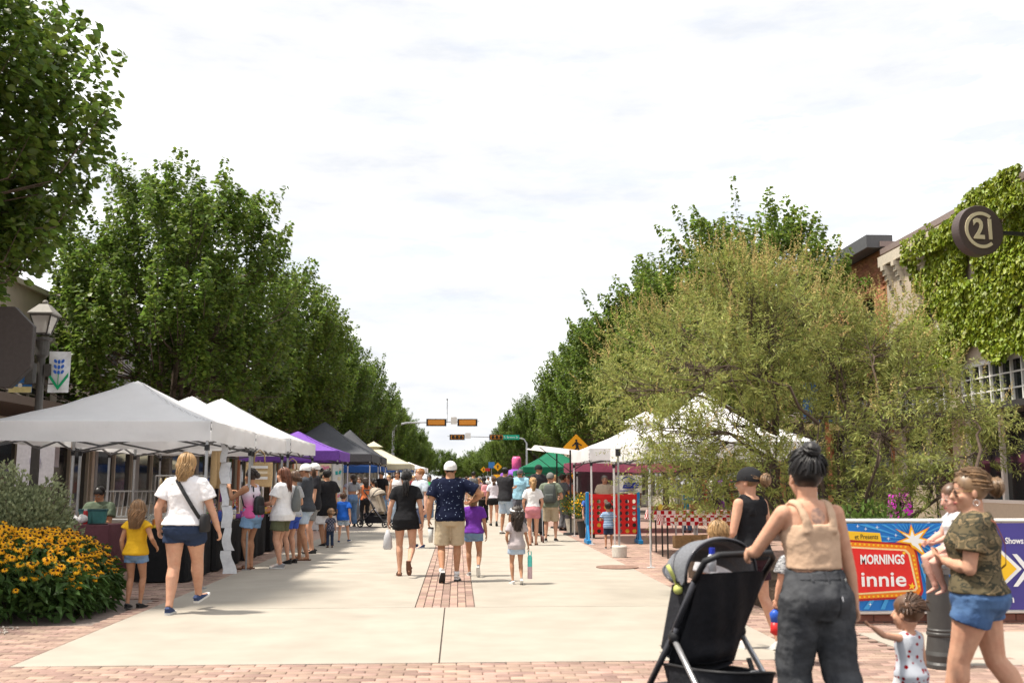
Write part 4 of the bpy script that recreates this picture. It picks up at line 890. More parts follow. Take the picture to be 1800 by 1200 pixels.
        for j in range(m):
            for i in range(n):
                q = (pts[j * n + i] + pts[(j + 1) * n + (i + 1) % n]) / 2; edge = .052 + (q.z - .03) * .9 if q.z > 0 else .0 - (q.z) * .4 - .0
                if q.y > min(edge, .3) and q.z < .1: continue
                if q.z < (-.055 if hs_ != 'short' else -.062): continue
                if cap and q.z > capz: continue
                fs.append((j * n + i, j * n + (i + 1) % n, (j + 1) * n + (i + 1) % n, (j + 1) * n + i))
        b.add([hp(*q) for q in pts], fs)
        def strand(ps, w):
            ps = [V(p) for p in ps]; vs = []; f_ = []
            for i, p in enumerate(ps):
                d = (ps[min(i + 1, len(ps) - 1)] - ps[max(i - 1, 0)]).normalized(); o = V((p.x, p.y + .02, 0)); s = d.cross(o); s = s.normalized() if s.length > 1e-6 else V((1, 0, 0)); ww = w * (1 - .75 * (i / (len(ps) - 1)) ** 3) / 2; vs += [hp(*(p + s * ww)), hp(*(p - s * ww)), hp(*(p + o.normalized() * ww * .9))]
            for i in range(len(ps) - 1):
                for a_, c_ in ((0, 2), (2, 1), (1, 0)): f_.append((i * 3 + a_, i * 3 + c_, i * 3 + 3 + c_, i * 3 + 3 + a_))
            b.add(vs, f_)
        ns = (330 if near else 110) if hs_ not in ('buzz',) else 0; W_ = .011 if near else .017
        if hs_ in ('bun',): EX, EY, EZ = .09, .11, .106
        tie = {'pony': V((0, -.115, .03)), 'low': V((0, -.105, -.045)), 'bun': V((0.0, -.075, .125)), 'backbun': V((0, -.125, .02)), 'high': V((0, -.09, .10))}.get(hs_)
        for i in range(ns):
            capped = bool(cap); az = r_.uniform(-2.75, -.4) if r_.random() < .7 else r_.uniform(-3.3, .16); a0 = 1.2 if capped else r_.uniform(.0, .5)      # azimuth round the back of the head
            lift = (.95 if capped else 1.0) + r_.uniform(.02, .12) + (r_.uniform(.04, .16) if near and i % 7 == 0 else 0)
            def onhead(a, th, l=1.0): return C0 + V((math.sin(th) * math.cos(a) * EX * l, math.sin(th) * math.sin(a) * EY * l, math.cos(th) * EZ * l))
            if hs_ in ('long', 'wavy'):
                ps = [onhead(az, th, lift) for th in ((a0, .6, .95, 1.25, 1.55) if not capped else (1.2, 1.3, 1.4, 1.5, 1.6))]; e = ps[-1]; L_ = hl * r_.uniform(.75, 1.05); amp = .012 if hs_ == 'long' else .028; ph = r_.uniform(0, 6.3); q = e.copy()
                for s in range(1, 8):
                    u = s / 7; q = V((e.x * (1 - .35 * u) + amp * math.sin(ph + u * 7), e.y - .03 * math.sin(min(u, .5) * 3.14) - .012 * u + amp * .7 * math.cos(ph + u * 6), e.z - L_ * u)); 
                    q.y = min(q.y, -.03) if abs(q.x) < .06 else q.y
                    ps.append(q)
                strand(ps, W_ * r_.uniform(.7, 1.5))
            elif tie is not None:
                st = onhead(r_.uniform(.1, 3.04), r_.uniform(.1, .95), lift) if (not capped and r_.random() < .36) else onhead(az if r_.random() < .6 else r_.uniform(-3.4, .3), r_.uniform(1.3 if capped else .15, 1.85), lift); mid = (st + tie) / 2 - C0; rr = V((mid.x / EX, mid.y / EY, mid.z / EZ)).length; mid = C0 + mid / max(rr, .2) * lift * 1.0
                strand([st, st.lerp(mid, .55) + (mid - C0) * .05, mid, mid.lerp(tie, .6) + (tie - C0) * .05, tie], W_ * r_.uniform(.7, 1.3))
            elif hs_ == 'pigtails':
                s = -1 if i % 2 else 1; tt = V((s * .085, -.05, .06)); st = onhead(r_.uniform(-3.0, -.15), r_.uniform(.1, 1.7), lift); mid = (st + tt) / 2 - C0; rr = V((mid.x / EX, mid.y / EY, mid.z / EZ)).length; mid = C0 + mid / max(rr, .2) * lift
                strand([st, mid, tt], W_)
            else:
                th0 = r_.uniform(1.2, 1.3) if capped else r_.uniform(.1, 1.25); ps = [onhead(az + r_.uniform(-.1, .1) * q_, th0 + q_ * .28, lift + .0 * q_) for q_ in range(4)]; strand(ps, W_ * r_.uniform(.8, 1.6))
        if tie is not None and hl:
            for i in range(int(ns * .55)):
                ph = r_.uniform(0, 6.3); rr = .03 * math.sqrt(r_.random()); L_ = hl * r_.uniform(.7, 1.05); o = V((math.cos(ph) * rr, math.sin(ph) * rr, 0))
                if hs_ in ('bun', 'backbun'):
                    n_ = (tie - C0).normalized(); s, u, _ = frame(n_); R0 = hl * r_.uniform(.55, 1.0); c_ = tie + n_ * hl * .55; el = r_.uniform(-1, 1)
                    strand([c_ + (s * math.cos(ph + q * .6) + u * math.sin(ph + q * .6)) * R0 * math.sqrt(max(.05, 1 - el * el * .8)) + n_ * el * hl * .6 for q in range(5)], W_ * 1.3)
                else:
                    wv = .02; ps = [tie + o * .3, tie + V((0, -.035, .012)) + o]
                    for s in range(1, 7): u = s / 6; ps.append(tie + V((o.x * (1 + 1.2 * u) + wv * u * math.sin(ph + 5 * u), -.045 + o.y - .02 * u, -L_ * u + .0)))
                    strand(ps, W_ * r_.uniform(.8, 1.5))
            if hs_ in ('bun', 'backbun'): b.ball(hp(*(tie + (tie - C0).normalized() * hl * .5)), hl * .85 * hk, 12, 8)
        if hs_ == 'pigtails':
            for s in (-1, 1):
                c_ = V((s * .115, -.06, .06)); b.ball(hp(*c_), .026 * hk, 10, 8)
                for i in range(30):
                    ph = r_.uniform(0, 6.3); q = V((math.cos(ph), math.sin(ph) * .8, r_.uniform(-1, 1))).normalized(); strand([c_ + q * .012, c_ + q * .036, c_ + q * .05 + V((s * .012, 0, -.02))], .012)
        b.build('hair', hm, t, sm=True)
    # ---- headwear and face
    if cap:
        cm, back = cap; b = MB(); n, m = 24, 7; vs, fs = [], []
        for j in range(m + 1):
            th = (math.pi / 2) * j / m
            for i in range(n): a = 2 * math.pi * i / n; vs.append(hp(math.sin(th + .001) * math.cos(a) * .094, math.sin(th + .001) * math.sin(a) * .113 - .016, .034 + math.cos(th) * .098))
        for i in range(n): a = 2 * math.pi * i / n; vs.append(hp(math.cos(a) * .092, math.sin(a) * .111 - .016, .008 - .012 * max(0, -math.sin(a))))
        fs = [(j * n + i, j * n + (i + 1) % n, (j + 1) * n + (i + 1) % n, (j + 1) * n + i) for j in range(m + 1) for i in range(n)]
        b.add(vs, fs); co_ = b.build('cap', cm, t, sm=True); s = -1 if back else 1
        b = MB(); q = [(-.078, s * .05), (-.075, s * .1), (-.05, s * .145), (0, s * .16), (.05, s * .145), (.075, s * .1), (.078, s * .05)]
        b.add([hp(x, y, .03 - abs(x) * .18 - (abs(y) - .05) * .18) for x, y in q] + [hp(x, y, .022 - abs(x) * .18 - (abs(y) - .05) * .18) for x, y in q], [tuple(range(7)), tuple(range(13, 6, -1))] + [(i, (i + 1) % 7, (i + 1) % 7 + 7, i + 7) for i in range(7)]); b.build('brim', cm, co_)
    if facey:
        for s in (-1, 1):
            if not glasses:
                b = MB(); b.ball(hp(s * .03, .079, .006), (.0135 * hk, .008 * hk, .008 * hk), 10, 6, HR_); e = b.build('eye', M('eye_white', (.6, .58, .55), .3, var=0), t, sm=True)
                b = MB(); b.ball(hp(s * .03, .0855, .006), (.0062 * hk, .003 * hk, .0065 * hk), 8, 6, HR_); b.build('iris', M('iris', (.02, .012, .008), .2, var=0), e)
            b = MB(); b.tube([hp(s * .015, .088, .024), hp(s * .03, .086, .029), hp(s * .046, .074, .024)], .0032 * hk, 5); b.build('eyebrow', hm, t)
        b = MB(); b.tube([hp(-.022, .083, -.06), hp(-.008, .094, -.056), hp(.008, .094, -.056), hp(.022, .083, -.06)], [.002 * hk, .0055 * hk, .0055 * hk, .002 * hk], 6); b.tube([hp(-.020, .084, -.062), hp(0, .094, -.066), hp(.020, .084, -.062)], [.002 * hk, .006 * hk, .002 * hk], 6); b.build('lips', M('lips', (.42, .13, .11), .4, var=0), t, sm=True)
    if glasses:
        b = MB()
        for s in (-1, 1):
            b.ball(hp(s * .032, .091, .0), (.027 * hk, .004 * hk, .022 * hk), 14, 6, HR_)
        g0 = b.build('sunglasses', M('sunglass_lens', (.05, .022, .012), .08, var=0, spec=.7), t, sm=True); b = MB(); b.tube([hp(-.02, .098, .01), hp(.02, .098, .01)], .0022, 5)
        for s in (-1, 1): b.tube([hp(s * .058, .085, .01), hp(s * .08, .0, .005)], .0022, 5)
        b.build('glasses_frame', M('gold_frame', (.35, .24, .10), .3, metal=.8), g0)
    t['_k'] = k; 
    return dict(o=t, k=k, hp=hp, arms=arms, legs=legs, J=J, hk=hk, sho=sho, W=lambda v: t.matrix_basis @ V(v), off=off)
def at_px(px, fy, ty):
    g_ = G(px, fy); return g_, at(px, ty, g_.y).z
WALK_L = [(-.09, .20, 0, -8), (.09, -.27, .06, 42)]     # left foot forward
WALK_R = [(-.09, -.27, .06, 42), (.09, .20, 0, -8)]
WALK2 = [(-.09, .03, 0, 0), (.08, -.34, .17, 62)]
def strap(a_, mat, P, pts, w=.03, name='strap'):
    """flat strap through points"""
    b = MB(); pts = [V(p) for p in pts]; vs = []; fs = []
    for i, p in enumerate(pts):
        d = (pts[min(i + 1, len(pts) - 1)] - pts[max(i - 1, 0)]).normalized(); n = V((0, -1, 0)) if i < len(pts) else 0; s = d.cross(n); s = s.normalized() if s.length > 1e-5 else V((0, 0, 1)); vs += [p + s * w / 2, p - s * w / 2, p - s * w / 2 + n * .004, p + s * w / 2 + n * .004]
    for i in range(len(pts) - 1):
        for k_ in range(4): fs.append((i * 4 + k_, i * 4 + (k_ + 1) % 4, i * 4 + 4 + (k_ + 1) % 4, i * 4 + 4 + k_))
    b.add(vs, fs); return b.build(name, mat, P)
def backpack(label, p, mat, w=.28, h=.4, d=.14, z0=1.02, straps=True, detail=None):
    o = p['o']; k = p['k']; t = thing('backpack', label, 'backpack', o.location, o.rotation_euler.z)
    yb = p['J'](0, 0, 1.2).y - .115 * k - d * k / 2; b = MB(); n = 6
    b.rings([(0, yb, (z0 + h * u) * k, w * k / 2 * s, d * k / 2 * s2) for u, s, s2 in ((0, .8, .7), (.04, .97, .95), (.3, 1, 1.1), (.7, .95, 1), (.9, .8, .8), (1, .45, .5))], 20, p=3.2); b.build('bag', mat, t, sm=True)
    b = MB(); b.rings([(0, yb - d * k * .52, (z0 + h * u) * k, w * k * .36 * s, d * k * .22 * s) for u, s in ((.06, .8), (.1, 1), (.4, 1), (.48, .8))], 16, p=3.2); b.build('pocket', mat, t, sm=True)
    for s in (-1, 1):
        b = MB(); b.tube([(s * w * k * .3, yb + .06, (z0 + h * .9) * k), (s * .10 * k, yb + d * k * .5 + .0, 1.40 * k), (s * .10 * k, yb + .24 * k, 1.405 * k), (s * .12 * k, yb + .30 * k, 1.3 * k), (s * .17 * k, yb + .2 * k, 1.08 * k), (s * w * k * .45, yb, (z0 + .04) * k)], .017 * k, 8, flat=.6); b.build('strap', mat, t, sm=True)
    return t

from mathutils.bvhtree import BVHTree
def decal(obj, name, mat, fn, nu, nv, dirv=(0, 1, 0), off=.003, start=.6):
    """thin patch laid on a finished surface: fn(i,j)->(x,z); thrown along dirv in the object's own space"""
    me = obj.data; bv = BVHTree.FromPolygons([v.co.copy() for v in me.vertices], [tuple(p.vertices) for p in me.polygons]); d = V(dirv); vs = []
    for j in range(nv + 1):
        for i in range(nu + 1):
            x, z = fn(i / nu, j / nv); o = V((x, 0, z)) - d * start; h = bv.ray_cast(o, d)
            vs.append((h[0] + h[1] * off) if h[0] is not None else (o + d * start))
    b = MB(); b.add(vs, [(j * (nu + 1) + i, j * (nu + 1) + i + 1, (j + 1) * (nu + 1) + i + 1, (j + 1) * (nu + 1) + i) for j in range(nv) for i in range(nu)]); return b.build(name, mat, obj, sm=True)
# ---------------------------------------------------------------- who is in the street
BLK = M('shoe_black', (.015, .015, .016), .5); WSH = M('shoe_white', (.62, .61, .6), .5); SOLE = M('sole_white', (.6, .59, .57), .7); SOLEB = M('sole_black', (.03, .03, .03), .8); SND = M('sandal_brown', (.12, .05, .03), .6); GSH = M('shoe_grey', (.25, .25, .26), .7); NSH = M('shoe_navy', (.03, .05, .12), .8)
FR = 'market visitors in the street'
def P_(label, px, fy, ty, face, **kw):
    g_, H = at_px(px, fy, ty); kw.setdefault('group', FR); return person(label, g_, H, face, **kw)
# --- the centre group walking away
a = P_('woman in short black romper with low ponytail walking away beside the man in navy', 712, 1012, 823, 0, skin_='light', hair=('low', 'black', .22), top=('dress', BLACKC, .76, .016), bottom=('shorts', BLACKC, .36, .03), shoes=('sandal', SND, SND), feet=WALK2, hands=[(-.28, .05, .86), (.27, -.02, .85)], build=1.06, detail=1)
bg_ = a['W'](a['arms'][0][2]); t = thing('plastic_bag', 'thin white plastic bag hanging from the hand of the woman in the black romper', 'bag', (bg_.x - .01, bg_.y, .40)); b = MB(); b.rings([(0, 0, 0, .05, .03), (0, 0, .03, .075, .045), (0, 0, .2, .06, .04), (0, 0, .3, .02, .015)], 12); b.build('sack', M('bag_white', (.6, .6, .62), .5, transl=.3), t, sm=True); b = MB(); b.tube([(-.015, 0, .28), (0, 0, .36), (.015, 0, .28)], .004, 6); b.build('handle', MATS['bag_white'], t)
navy = pattern('navy_speckled', 'specks', '141a30', '8090a8', 26)
a = P_('broad man in white cap, navy speckled shirt and khaki shorts', 790, 1022, 808, 0, sex='m', skin_='tan', build=1.12, hair=('short', 'black', 0), cap=(cloth('cap_white', (.7, .69, .68)), False), top=('polo', navy, .84, .026), bottom=('shorts', KHAKI, .92, .03), shoes=('shoe', WSH, SOLEB), sock=cloth('sock', (.7, .7, .7)), feet=[(-.1, -.22, .07, 48), (.1, .12, 0, 0)], hands=[(-.30, .02, .86), (.31, .16, 1.12)], elbows=[(-.5, -1, 0), (.9, -.6, 0)], thigh=.95)
bg_ = a['W'](a['arms'][0][2]); t = thing('tumbler', 'pale insulated tumbler in the hand of the man in navy', 'cup', (bg_.x + .03, bg_.y + .02, .56)); b = MB(); b.rings([(0, 0, 0, .03, .03), (0, 0, .1, .033, .033), (0, 0, .2, .042, .042)], 16); b.build('cup', M('tumbler_grey', (.5, .5, .48), .4), t, sm=True); b = MB(); b.rings([(0, 0, .2, .044, .044), (0, 0, .22, .04, .04)], 16); b.build('lid', BLACKP, t)
P_('girl in purple tee and denim shorts walking beside the man in navy', 832, 1012, 862, 0, head=.215, skin_='tan', hair=('long', 'lightbrown', .14), top=('tee', cloth('purple', (.14, .035, .30)), .88, .02), bottom=('shorts', DENIM, .42, .014), shoes=('shoe', GSH, SOLE), feet=[(-.08, .1, 0, 0), (.1, -.28, .12, 60)], hands=[(-.22, .05, .86), (.27, .0, .84)], look=(-15, 0), build=1.1)
gh = P_('girl in white headband and grey tee with long dark hair walking with a bottle', 908, 1026, 888, 8, head=.205, skin_='tan', hair=('wavy', 'dark', .3), top=('tee', cloth('greytee', (.42, .37, .38)), .80, .03), bottom=('shorts', DENIML, .5, .03), shoes=('shoe', WSH, SOLE), feet=[(-.09, .0, 0, 0), (.08, -.2, .05, 38)], hands=[(-.2, .12, .95), (.3, .05, .84)])
hb = G(908, 1026); q = MB(); q.tube([gh['hp'](math.cos(i) * .088, math.sin(i) * .104 - .01, .062 + .02 * math.sin(i)) for i in np.linspace(0, 6.28, 25)], .02 * gh['hk'], 8, flat=1.0)
t = thing('headband', 'broad white headband on the long-haired girl', 'headband', gh['o'].location, gh['o'].rotation_euler.z); q.build('band', WHITEC, t, sm=True)
q = gh['W'](gh['arms'][1][2]); t = thing('water_bottle', 'teal and pink drink bottle carried by the girl in the headband', 'bottle', (q.x + .02, q.y + .0, q.z - .45)); b = MB(); b.rings([(0, 0, 0, .034, .034), (0, 0, .17, .034, .034)], 16); b.build('lower_half', M('bottle_pink', (.6, .42, .45), .3), t, sm=False); b = MB(); b.rings([(0, 0, .17, .034, .034), (0, 0, .3, .034, .034), (0, 0, .33, .022, .022)], 16); b.build('upper_half', M('bottle_teal', (.1, .55, .50), .3), t); b = MB(); b.tube([(-.02, 0, .33), (-.02, 0, .38), (.02, 0, .38), (.02, 0, .33)], .008, 6); b.build('handle', MATS['bottle_teal'], t)
# --- left foreground
white_loose = cloth('white_tee', (.74, .72, .73), rgb2=(.7, .68, .69), scale=5)
w1 = P_('woman in white tee, navy shorts and crossbody strap striding past the canopy', 318, 1078, 795, -8, skin_='light', hair=('long', 'blond', .2), build=1.2, thigh=1.08, arm_w=.95, top=('tee', white_loose, .93, .034), bottom=('shorts', DENIMD, .36, .018), shoes=('shoe', NSH, SOLE), feet=[(-.10, -.08, 0, 0), (.02, .42, .02, -16)], hands=[(-.31, .05, .88), (.34, .1, .86)], detail=2, curl=.8)
st = thing('crossbody_bag', 'black crossbody bag on the hip of the woman in white tee', 'bag', w1['o'].location, w1['o'].rotation_euler.z); k = w1['k']
strap(None, M('strap_black', (.02, .02, .022), .7), st, [(-.10 * k, -.02, 1.47 * k), (-.06 * k, -.12 * k, 1.41 * k), (.04 * k, -.163 * k, 1.28 * k), (.14 * k, -.168 * k, 1.13 * k), (.205 * k, -.10 * k, 1.0 * k)], .042)
b = MB(); b.rings([(.245 * k, -.06, .86 * k, .035, .08), (.245 * k, -.06, .88 * k, .045, .095), (.245 * k, -.06, 1.02 * k, .04, .09), (.245 * k, -.06, 1.05 * k, .025, .07)], 14, p=3); b.build('pouch', MATS['strap_black'], st, sm=True)
P_('small girl in yellow top and denim shorts with long wavy hair by the flowers', 234, 1068, 878, -10, head=.205, skin_='tan', hair=('wavy', 'lightbrown', .26), top=('cap', cloth('yellow', (.62, .36, .02)), .86, .034), bottom=('shorts', DENIM, .36, .022), shoes=('shoe', BLK, SOLEB), feet=[(-.09, -.03, 0, 0), (.09, .05, 0, 0)], hands=[(-.23, .02, .86), (.3, .12, .98)], detail=2, look=(12, 0))
hpos = G(234, 1068)
# --- at the left stalls
tie = pattern('tie_dye_pink', 'grad', 'c45a90', 'd8d0dc', 1.2)
a = P_('woman in pink and white tie-dye tank holding up sunglasses at the jewellery stall', 440, 1000, 822, 62, skin_='tan', hair=('backbun', 'dark', .045), top=('tank', tie, .86, .018), bottom=('shorts', DENIML and cloth('denim_mid', (.20, .33, .52)), .45, .03), shoes=('sandal', SND, SND), hands=[(-.16, .38, 1.38), (.12, .42, 1.30)], elbows=[(-.5, .1, -1), (.6, .2, -1)], build=1.05, lean=6, feet=[(-.08, 0, 0, 0), (.08, .05, 0, 0)])
backpack('small black leather backpack on the woman in the tie-dye tank', a, M('leather_black', (.02, .022, .025), .4), w=.24, h=.32, d=.1, z0=.92)
a = P_('woman with long auburn hair, white tee and olive shorts shopping at the stall', 493, 998, 820, 68, skin_='light', hair=('long', 'auburn', .30), top=('tee', WHITEC, .80, .045), bottom=('shorts', cloth('olive', (.10, .105, .06)), .62, .035), shoes=('shoe', GSH, SOLE), hands=[(-.14, .28, 1.08), (.14, .3, 1.0)], build=1.1, feet=[(-.1, -.06, 0, 0), (.1, .1, 0, 0)], group=FR)
t = thing('sling_bag', 'grey sling bag with bottle pocket worn by the auburn-haired woman', 'bag', a['o'].location, a['o'].rotation_euler.z); k = a['k']; b = MB(); b.rings([(.12 * k, -.20 * k, z * k, w, d) for z, w, d in ((.95, .07, .04), (.98, .1, .06), (1.15, .1, .065), (1.3, .05, .04), (1.38, .02, .02))], 14); b.build('pouch', M('sling_grey', (.13, .14, .14), .8), t, sm=True)
P_('person in blue shorts partly hidden behind the auburn-haired woman', 512, 990, 826, 66, skin_='light', hair=('long', 'brown', .1), top=('tee', cloth('grey2', (.35, .36, .38)), .85, .02), bottom=('shorts', cloth('royal', (.04, .08, .38)), .6, .02), shoes=('shoe', BLK, SOLEB), hands=[(-.2, .2, 1.0), (.2, .2, 1.0)], detail=0)
P_('woman in white cap and charcoal tee with pale denim shorts facing the stall', 533, 984, 813, 80, skin_='tan', hair=('pony', 'brown', .16), cap=(MATS['cloth_cap_white'], False), top=('tee', cloth('charcoal', (.05, .055, .065)), .84, .03), bottom=('shorts', DENIML, .62, .025), shoes=('sandal', M('sandal_tan', (.45, .3, .2), .7), SND), hands=[(-.12, .34, 1.08), (.1, .36, 1.05)], feet=[(-.08, -.1, 0, 0), (.08, .1, 0, 0)], build=1.08, facey=True)
P_('man in white cap and sunglasses standing behind the purple canopy corner', 549, 972, 812, 100, sex='m', skin_='light', hair=('short', 'brown', 0), cap=(MATS['cloth_cap_white'], False), top=('tee', cloth('black2', (.02, .02, .024)), .8, .02), bottom=('shorts', cloth('greyshort', (.2, .2, .2)), .7, .02), shoes=('shoe', BLK, SOLEB), detail=0, glasses=True, facey=True)
P_('tall man in oversized black tee and white shorts with white print on the shoulder', 571, 960, 824, 40, sex='m', skin_='tan', build=1.12, hair=('short', 'black', 0), top=('tee', BLACKC, .68, .06), bottom=('shorts', WHITEC, .95, .05), shoes=('shoe', BLK, SOLE), feet=[(-.13, -.12, 0, 0), (.12, .16, 0, 0)], hands=[(-.2, .2, .95), (.3, .08, .84)])
P_('toddler in plaid shirt and boots with curly hair held beside the man in black', 580, 962, 893, 20, head=.19, skin_='tan', hair=('wavy', 'lightbrown', .05), top=('tee', pattern('plaid_dark', 'check', '2c3040', '6a6a78', 30), .8, .03), bottom=('trousers', DENIMD, 1), shoes=('boot', SND, SOLEB), detail=1)
P_('small boy in bright blue tee and patterned shorts walking towards the stroller', 602, 953, 865, -12, sex='m', head=.195, skin_='light', hair=('short', 'brown', 0), top=('tee', cloth('boyblue', (.02, .11, .48)), .78, .05), bottom=('shorts', pattern('shark_shorts', 'camo', '8fa4b8', 'd0d4d8', 22, '5c7c96'), .7, .03), shoes=('shoe', NSH, SOLE), feet=[(-.1, -.12, .0, 0), (.16, .2, .02, -10)], hands=[(-.26, .1, .86), (.3, -.1, .84)])
P_('woman in grey crop top and blue jeans with one hand on her hip', 618, 925, 832, 30, skin_='tan', hair=('low', 'dark', .15), top=('tee', cloth('crop_grey', (.30, .31, .33)), 1.14, .012), bottom=('trousers', DENIM, 1, .02), shoes=('shoe', BLK, SOLEB), hands=[(-.22, -.02, 1.0), (.22, .2, 1.0)], elbows=[(-1, -.3, 0), (.5, -1, 0)], detail=1)
P_('woman in orange top with long dark hair bent over the stall table', 641, 922, 838, 20, skin_='tan', hair=('long', 'dark', .25), top=('tank', cloth('orange', (.55, .16, .06)), .9, .01), bottom=('trousers', BLACKC, 1, .01), shoes=('shoe', BLK, SOLEB), detail=1)
P_('woman in black tank with dark ponytail beside the charcoal canopy leg', 655, 918, 840, 40, skin_='tan', hair=('pony', 'black', .2), top=('tank', BLACKC, .9, .01), bottom=('trousers', cloth('khaki2', (.3, .25, .2)), 1, .01), shoes=('shoe', BLK, SOLEB), detail=1)
P_('man in black printed tee and jeans behind the tan stroller', 669, 914, 828, 150, sex='m', skin_='tan', hair=('short', 'black', 0), top=('tee', BLACKC, .84, .02), bottom=('trousers', DENIM, 1, .02), shoes=('shoe', BLK, SOLEB), detail=1, facey=True)
P_('blond woman in pale top behind the tan stroller', 682, 905, 834, 170, skin_='fair', hair=('long', 'blond', .2), top=('tee', cloth('beige', (.5, .44, .38)), .84, .02), bottom=('trousers', DENIM, 1, .02), shoes=('shoe', BLK, SOLEB), detail=0, facey=True)
P_('woman in white tank with long dark hair walking towards the viewer', 697, 922, 826, 176, skin_='tan', hair=('long', 'dark', .28), top=('tank', WHITEC, .84, .02), bottom=('trousers', DENIML, 1, .02), shoes=('shoe', WSH, SOLE), detail=1, facey=True)
P_('man with ginger hair in pale blue tee walking between the romper and the white cap', 736, 963, 822, 130, sex='m', skin_='fair', hair=('short', 'ginger', 0), top=('tee', cloth('iceblue', (.42, .47, .53)), .84, .02), bottom=('shorts', cloth('navyshort', (.05, .06, .1)), .9, .02), shoes=('shoe', NSH, SOLE), detail=1, facey=True)
P_('person in green tee and sunglasses facing the crowd further back', 754, 912, 834, 170, skin_='tan', hair=('pony', 'dark', .1), top=('tee', cloth('green', (.05, .40, .12)), .84, .02), bottom=('trousers', DENIM, 1, .02), shoes=('shoe', WSH, SOLE), detail=0, glasses=True, facey=True)
# --- centre distance, right of the man in navy
P_('man in grey sleeveless shirt seen from behind in the distance', 832, 903, 828, 0, sex='m', skin_='tan', hair=('short', 'black', 0), top=('sleeveless', cloth('grey3', (.16, .16, .16)), .86, .02), bottom=('shorts', WHITEC, .8, .02), shoes=('shoe', WSH, SOLE), detail=1)
a = P_('woman with dark braid carrying a pink backpack walking away', 850, 918, 836, 10, skin_='brown', hair=('low', 'black', .3), top=('tee', cloth('taupe', (.20, .15, .14)), .84, .02), bottom=('trousers', BLACKC, 1, .02), shoes=('shoe', BLK, SOLEB), detail=1)
backpack('pink backpack on the woman with the dark braid', a, M('pink_bag', (.62, .26, .28), .6), z0=.98, h=.42)
P_('woman in white tee and black shorts walking away next to the pink backpack', 868, 924, 836, 0, skin_='light', hair=('low', 'brown', .12), top=('tee', cloth('lilacwhite', (.62, .58, .64)), .95, .02), bottom=('shorts', BLACKC, .4, .02), shoes=('shoe', BLK, SOLEB), feet=WALK_L, detail=1)
P_('man in black tee and pale shorts with his arms folded', 888, 938, 820, -35, sex='m', skin_='tan', hair=('short', 'black', 0), top=('tee', cloth('black3', (.03, .03, .034)), .82, .03), bottom=('shorts', DENIML, .9, .03), shoes=('shoe', WSH, SOLEB), hands=[(.05, .24, 1.15), (-.05, .26, 1.12)], feet=[(-.11, 0, 0, 0), (.11, .05, 0, 0)], detail=1)
P_('man in light blue polo, cap and sunglasses facing the folded-arms man', 914, 931, 823, 165, sex='m', skin_='tan', hair=('short', 'grey', 0), cap=(cloth('cap_grey', (.10, .10, .11)), False), top=('polo', cloth('polo_blue', (.28, .50, .62)), .84, .03), bottom=('trousers', cloth('slacks', (.1, .1, .12)), 1, .02), shoes=('shoe', BLK, SOLEB), detail=1, glasses=True, facey=True, build=1.1)
P_('woman in white tee and rose pink shorts with blond ponytail', 937, 958, 838, 0, skin_='light', hair=('pony', 'blond', .2), top=('tee', WHITEC, .98, .02), bottom=('shorts', cloth('rose', (.50, .20, .23)), .48, .022), shoes=('sandal', SND, SND), hands=[(-.22, .18, .92), (.22, .18, .92)], feet=[(-.07, -.03, 0, 0), (.08, .06, 0, 0)], detail=1, build=1.04)
P_('tall bearded man in black cap standing behind the woman in white tee', 947, 941, 815, -140, sex='m', skin_='tan', hair=('short', 'black', 0), cap=(cloth('cap_black', (.02, .02, .022)), False), top=('tee', cloth('black4', (.03, .03, .035)), .82, .02), bottom=('trousers', BLACKC, 1, .02), shoes=('shoe', BLK, SOLEB), detail=1, facey=True)
a = P_('man in green-grey tee, khaki cargo shorts and grey cap carrying a rucksack', 968, 951, 829, -12, sex='m', skin_='light', hair=('short', 'brown', 0), cap=(cloth('cap_grey2', (.17, .17, .16)), True), top=('tee', cloth('sage', (.16, .19, .14)), .84, .03), bottom=('shorts', KHAKI, .95, .03), shoes=('shoe', BLK, SOLE), hands=[(-.18, .25, 1.05), (.2, .25, 1.05)], feet=[(-.12, 0, 0, 0), (.12, .04, 0, 0)], detail=1)
backpack('large grey-green rucksack on the man in cargo shorts', a, M('ruck_grey', (.075, .085, .08), .85), w=.32, h=.46, d=.17, z0=.95)
P_('man in grey tee and grey trousers chatting near the plant stall', 990, 932, 832, -60, sex='m', skin_='tan', hair=('short', 'dark', 0), top=('tee', cloth('grey4', (.09, .10, .11)), .84, .02), bottom=('trousers', cloth('greytrouser', (.13, .13, .14)), 1, .02), shoes=('shoe', BLK, SOLEB), hands=[(-.2, .28, 1.1), (.2, .28, 1.1)], detail=1)
P_('woman in blue floral sleeveless top and dark jeans laughing with the man in grey', 1000, 930, 834, 120, skin_='light', hair=('long', 'lightbrown', .14), top=('sleeveless', pattern('floral_blue', 'camo', '33425a', 'aab4c4', 18, '54688a'), .84, .03), bottom=('trousers', DENIMD, 1, .015), shoes=('shoe', GSH, SOLE), detail=1, facey=True)
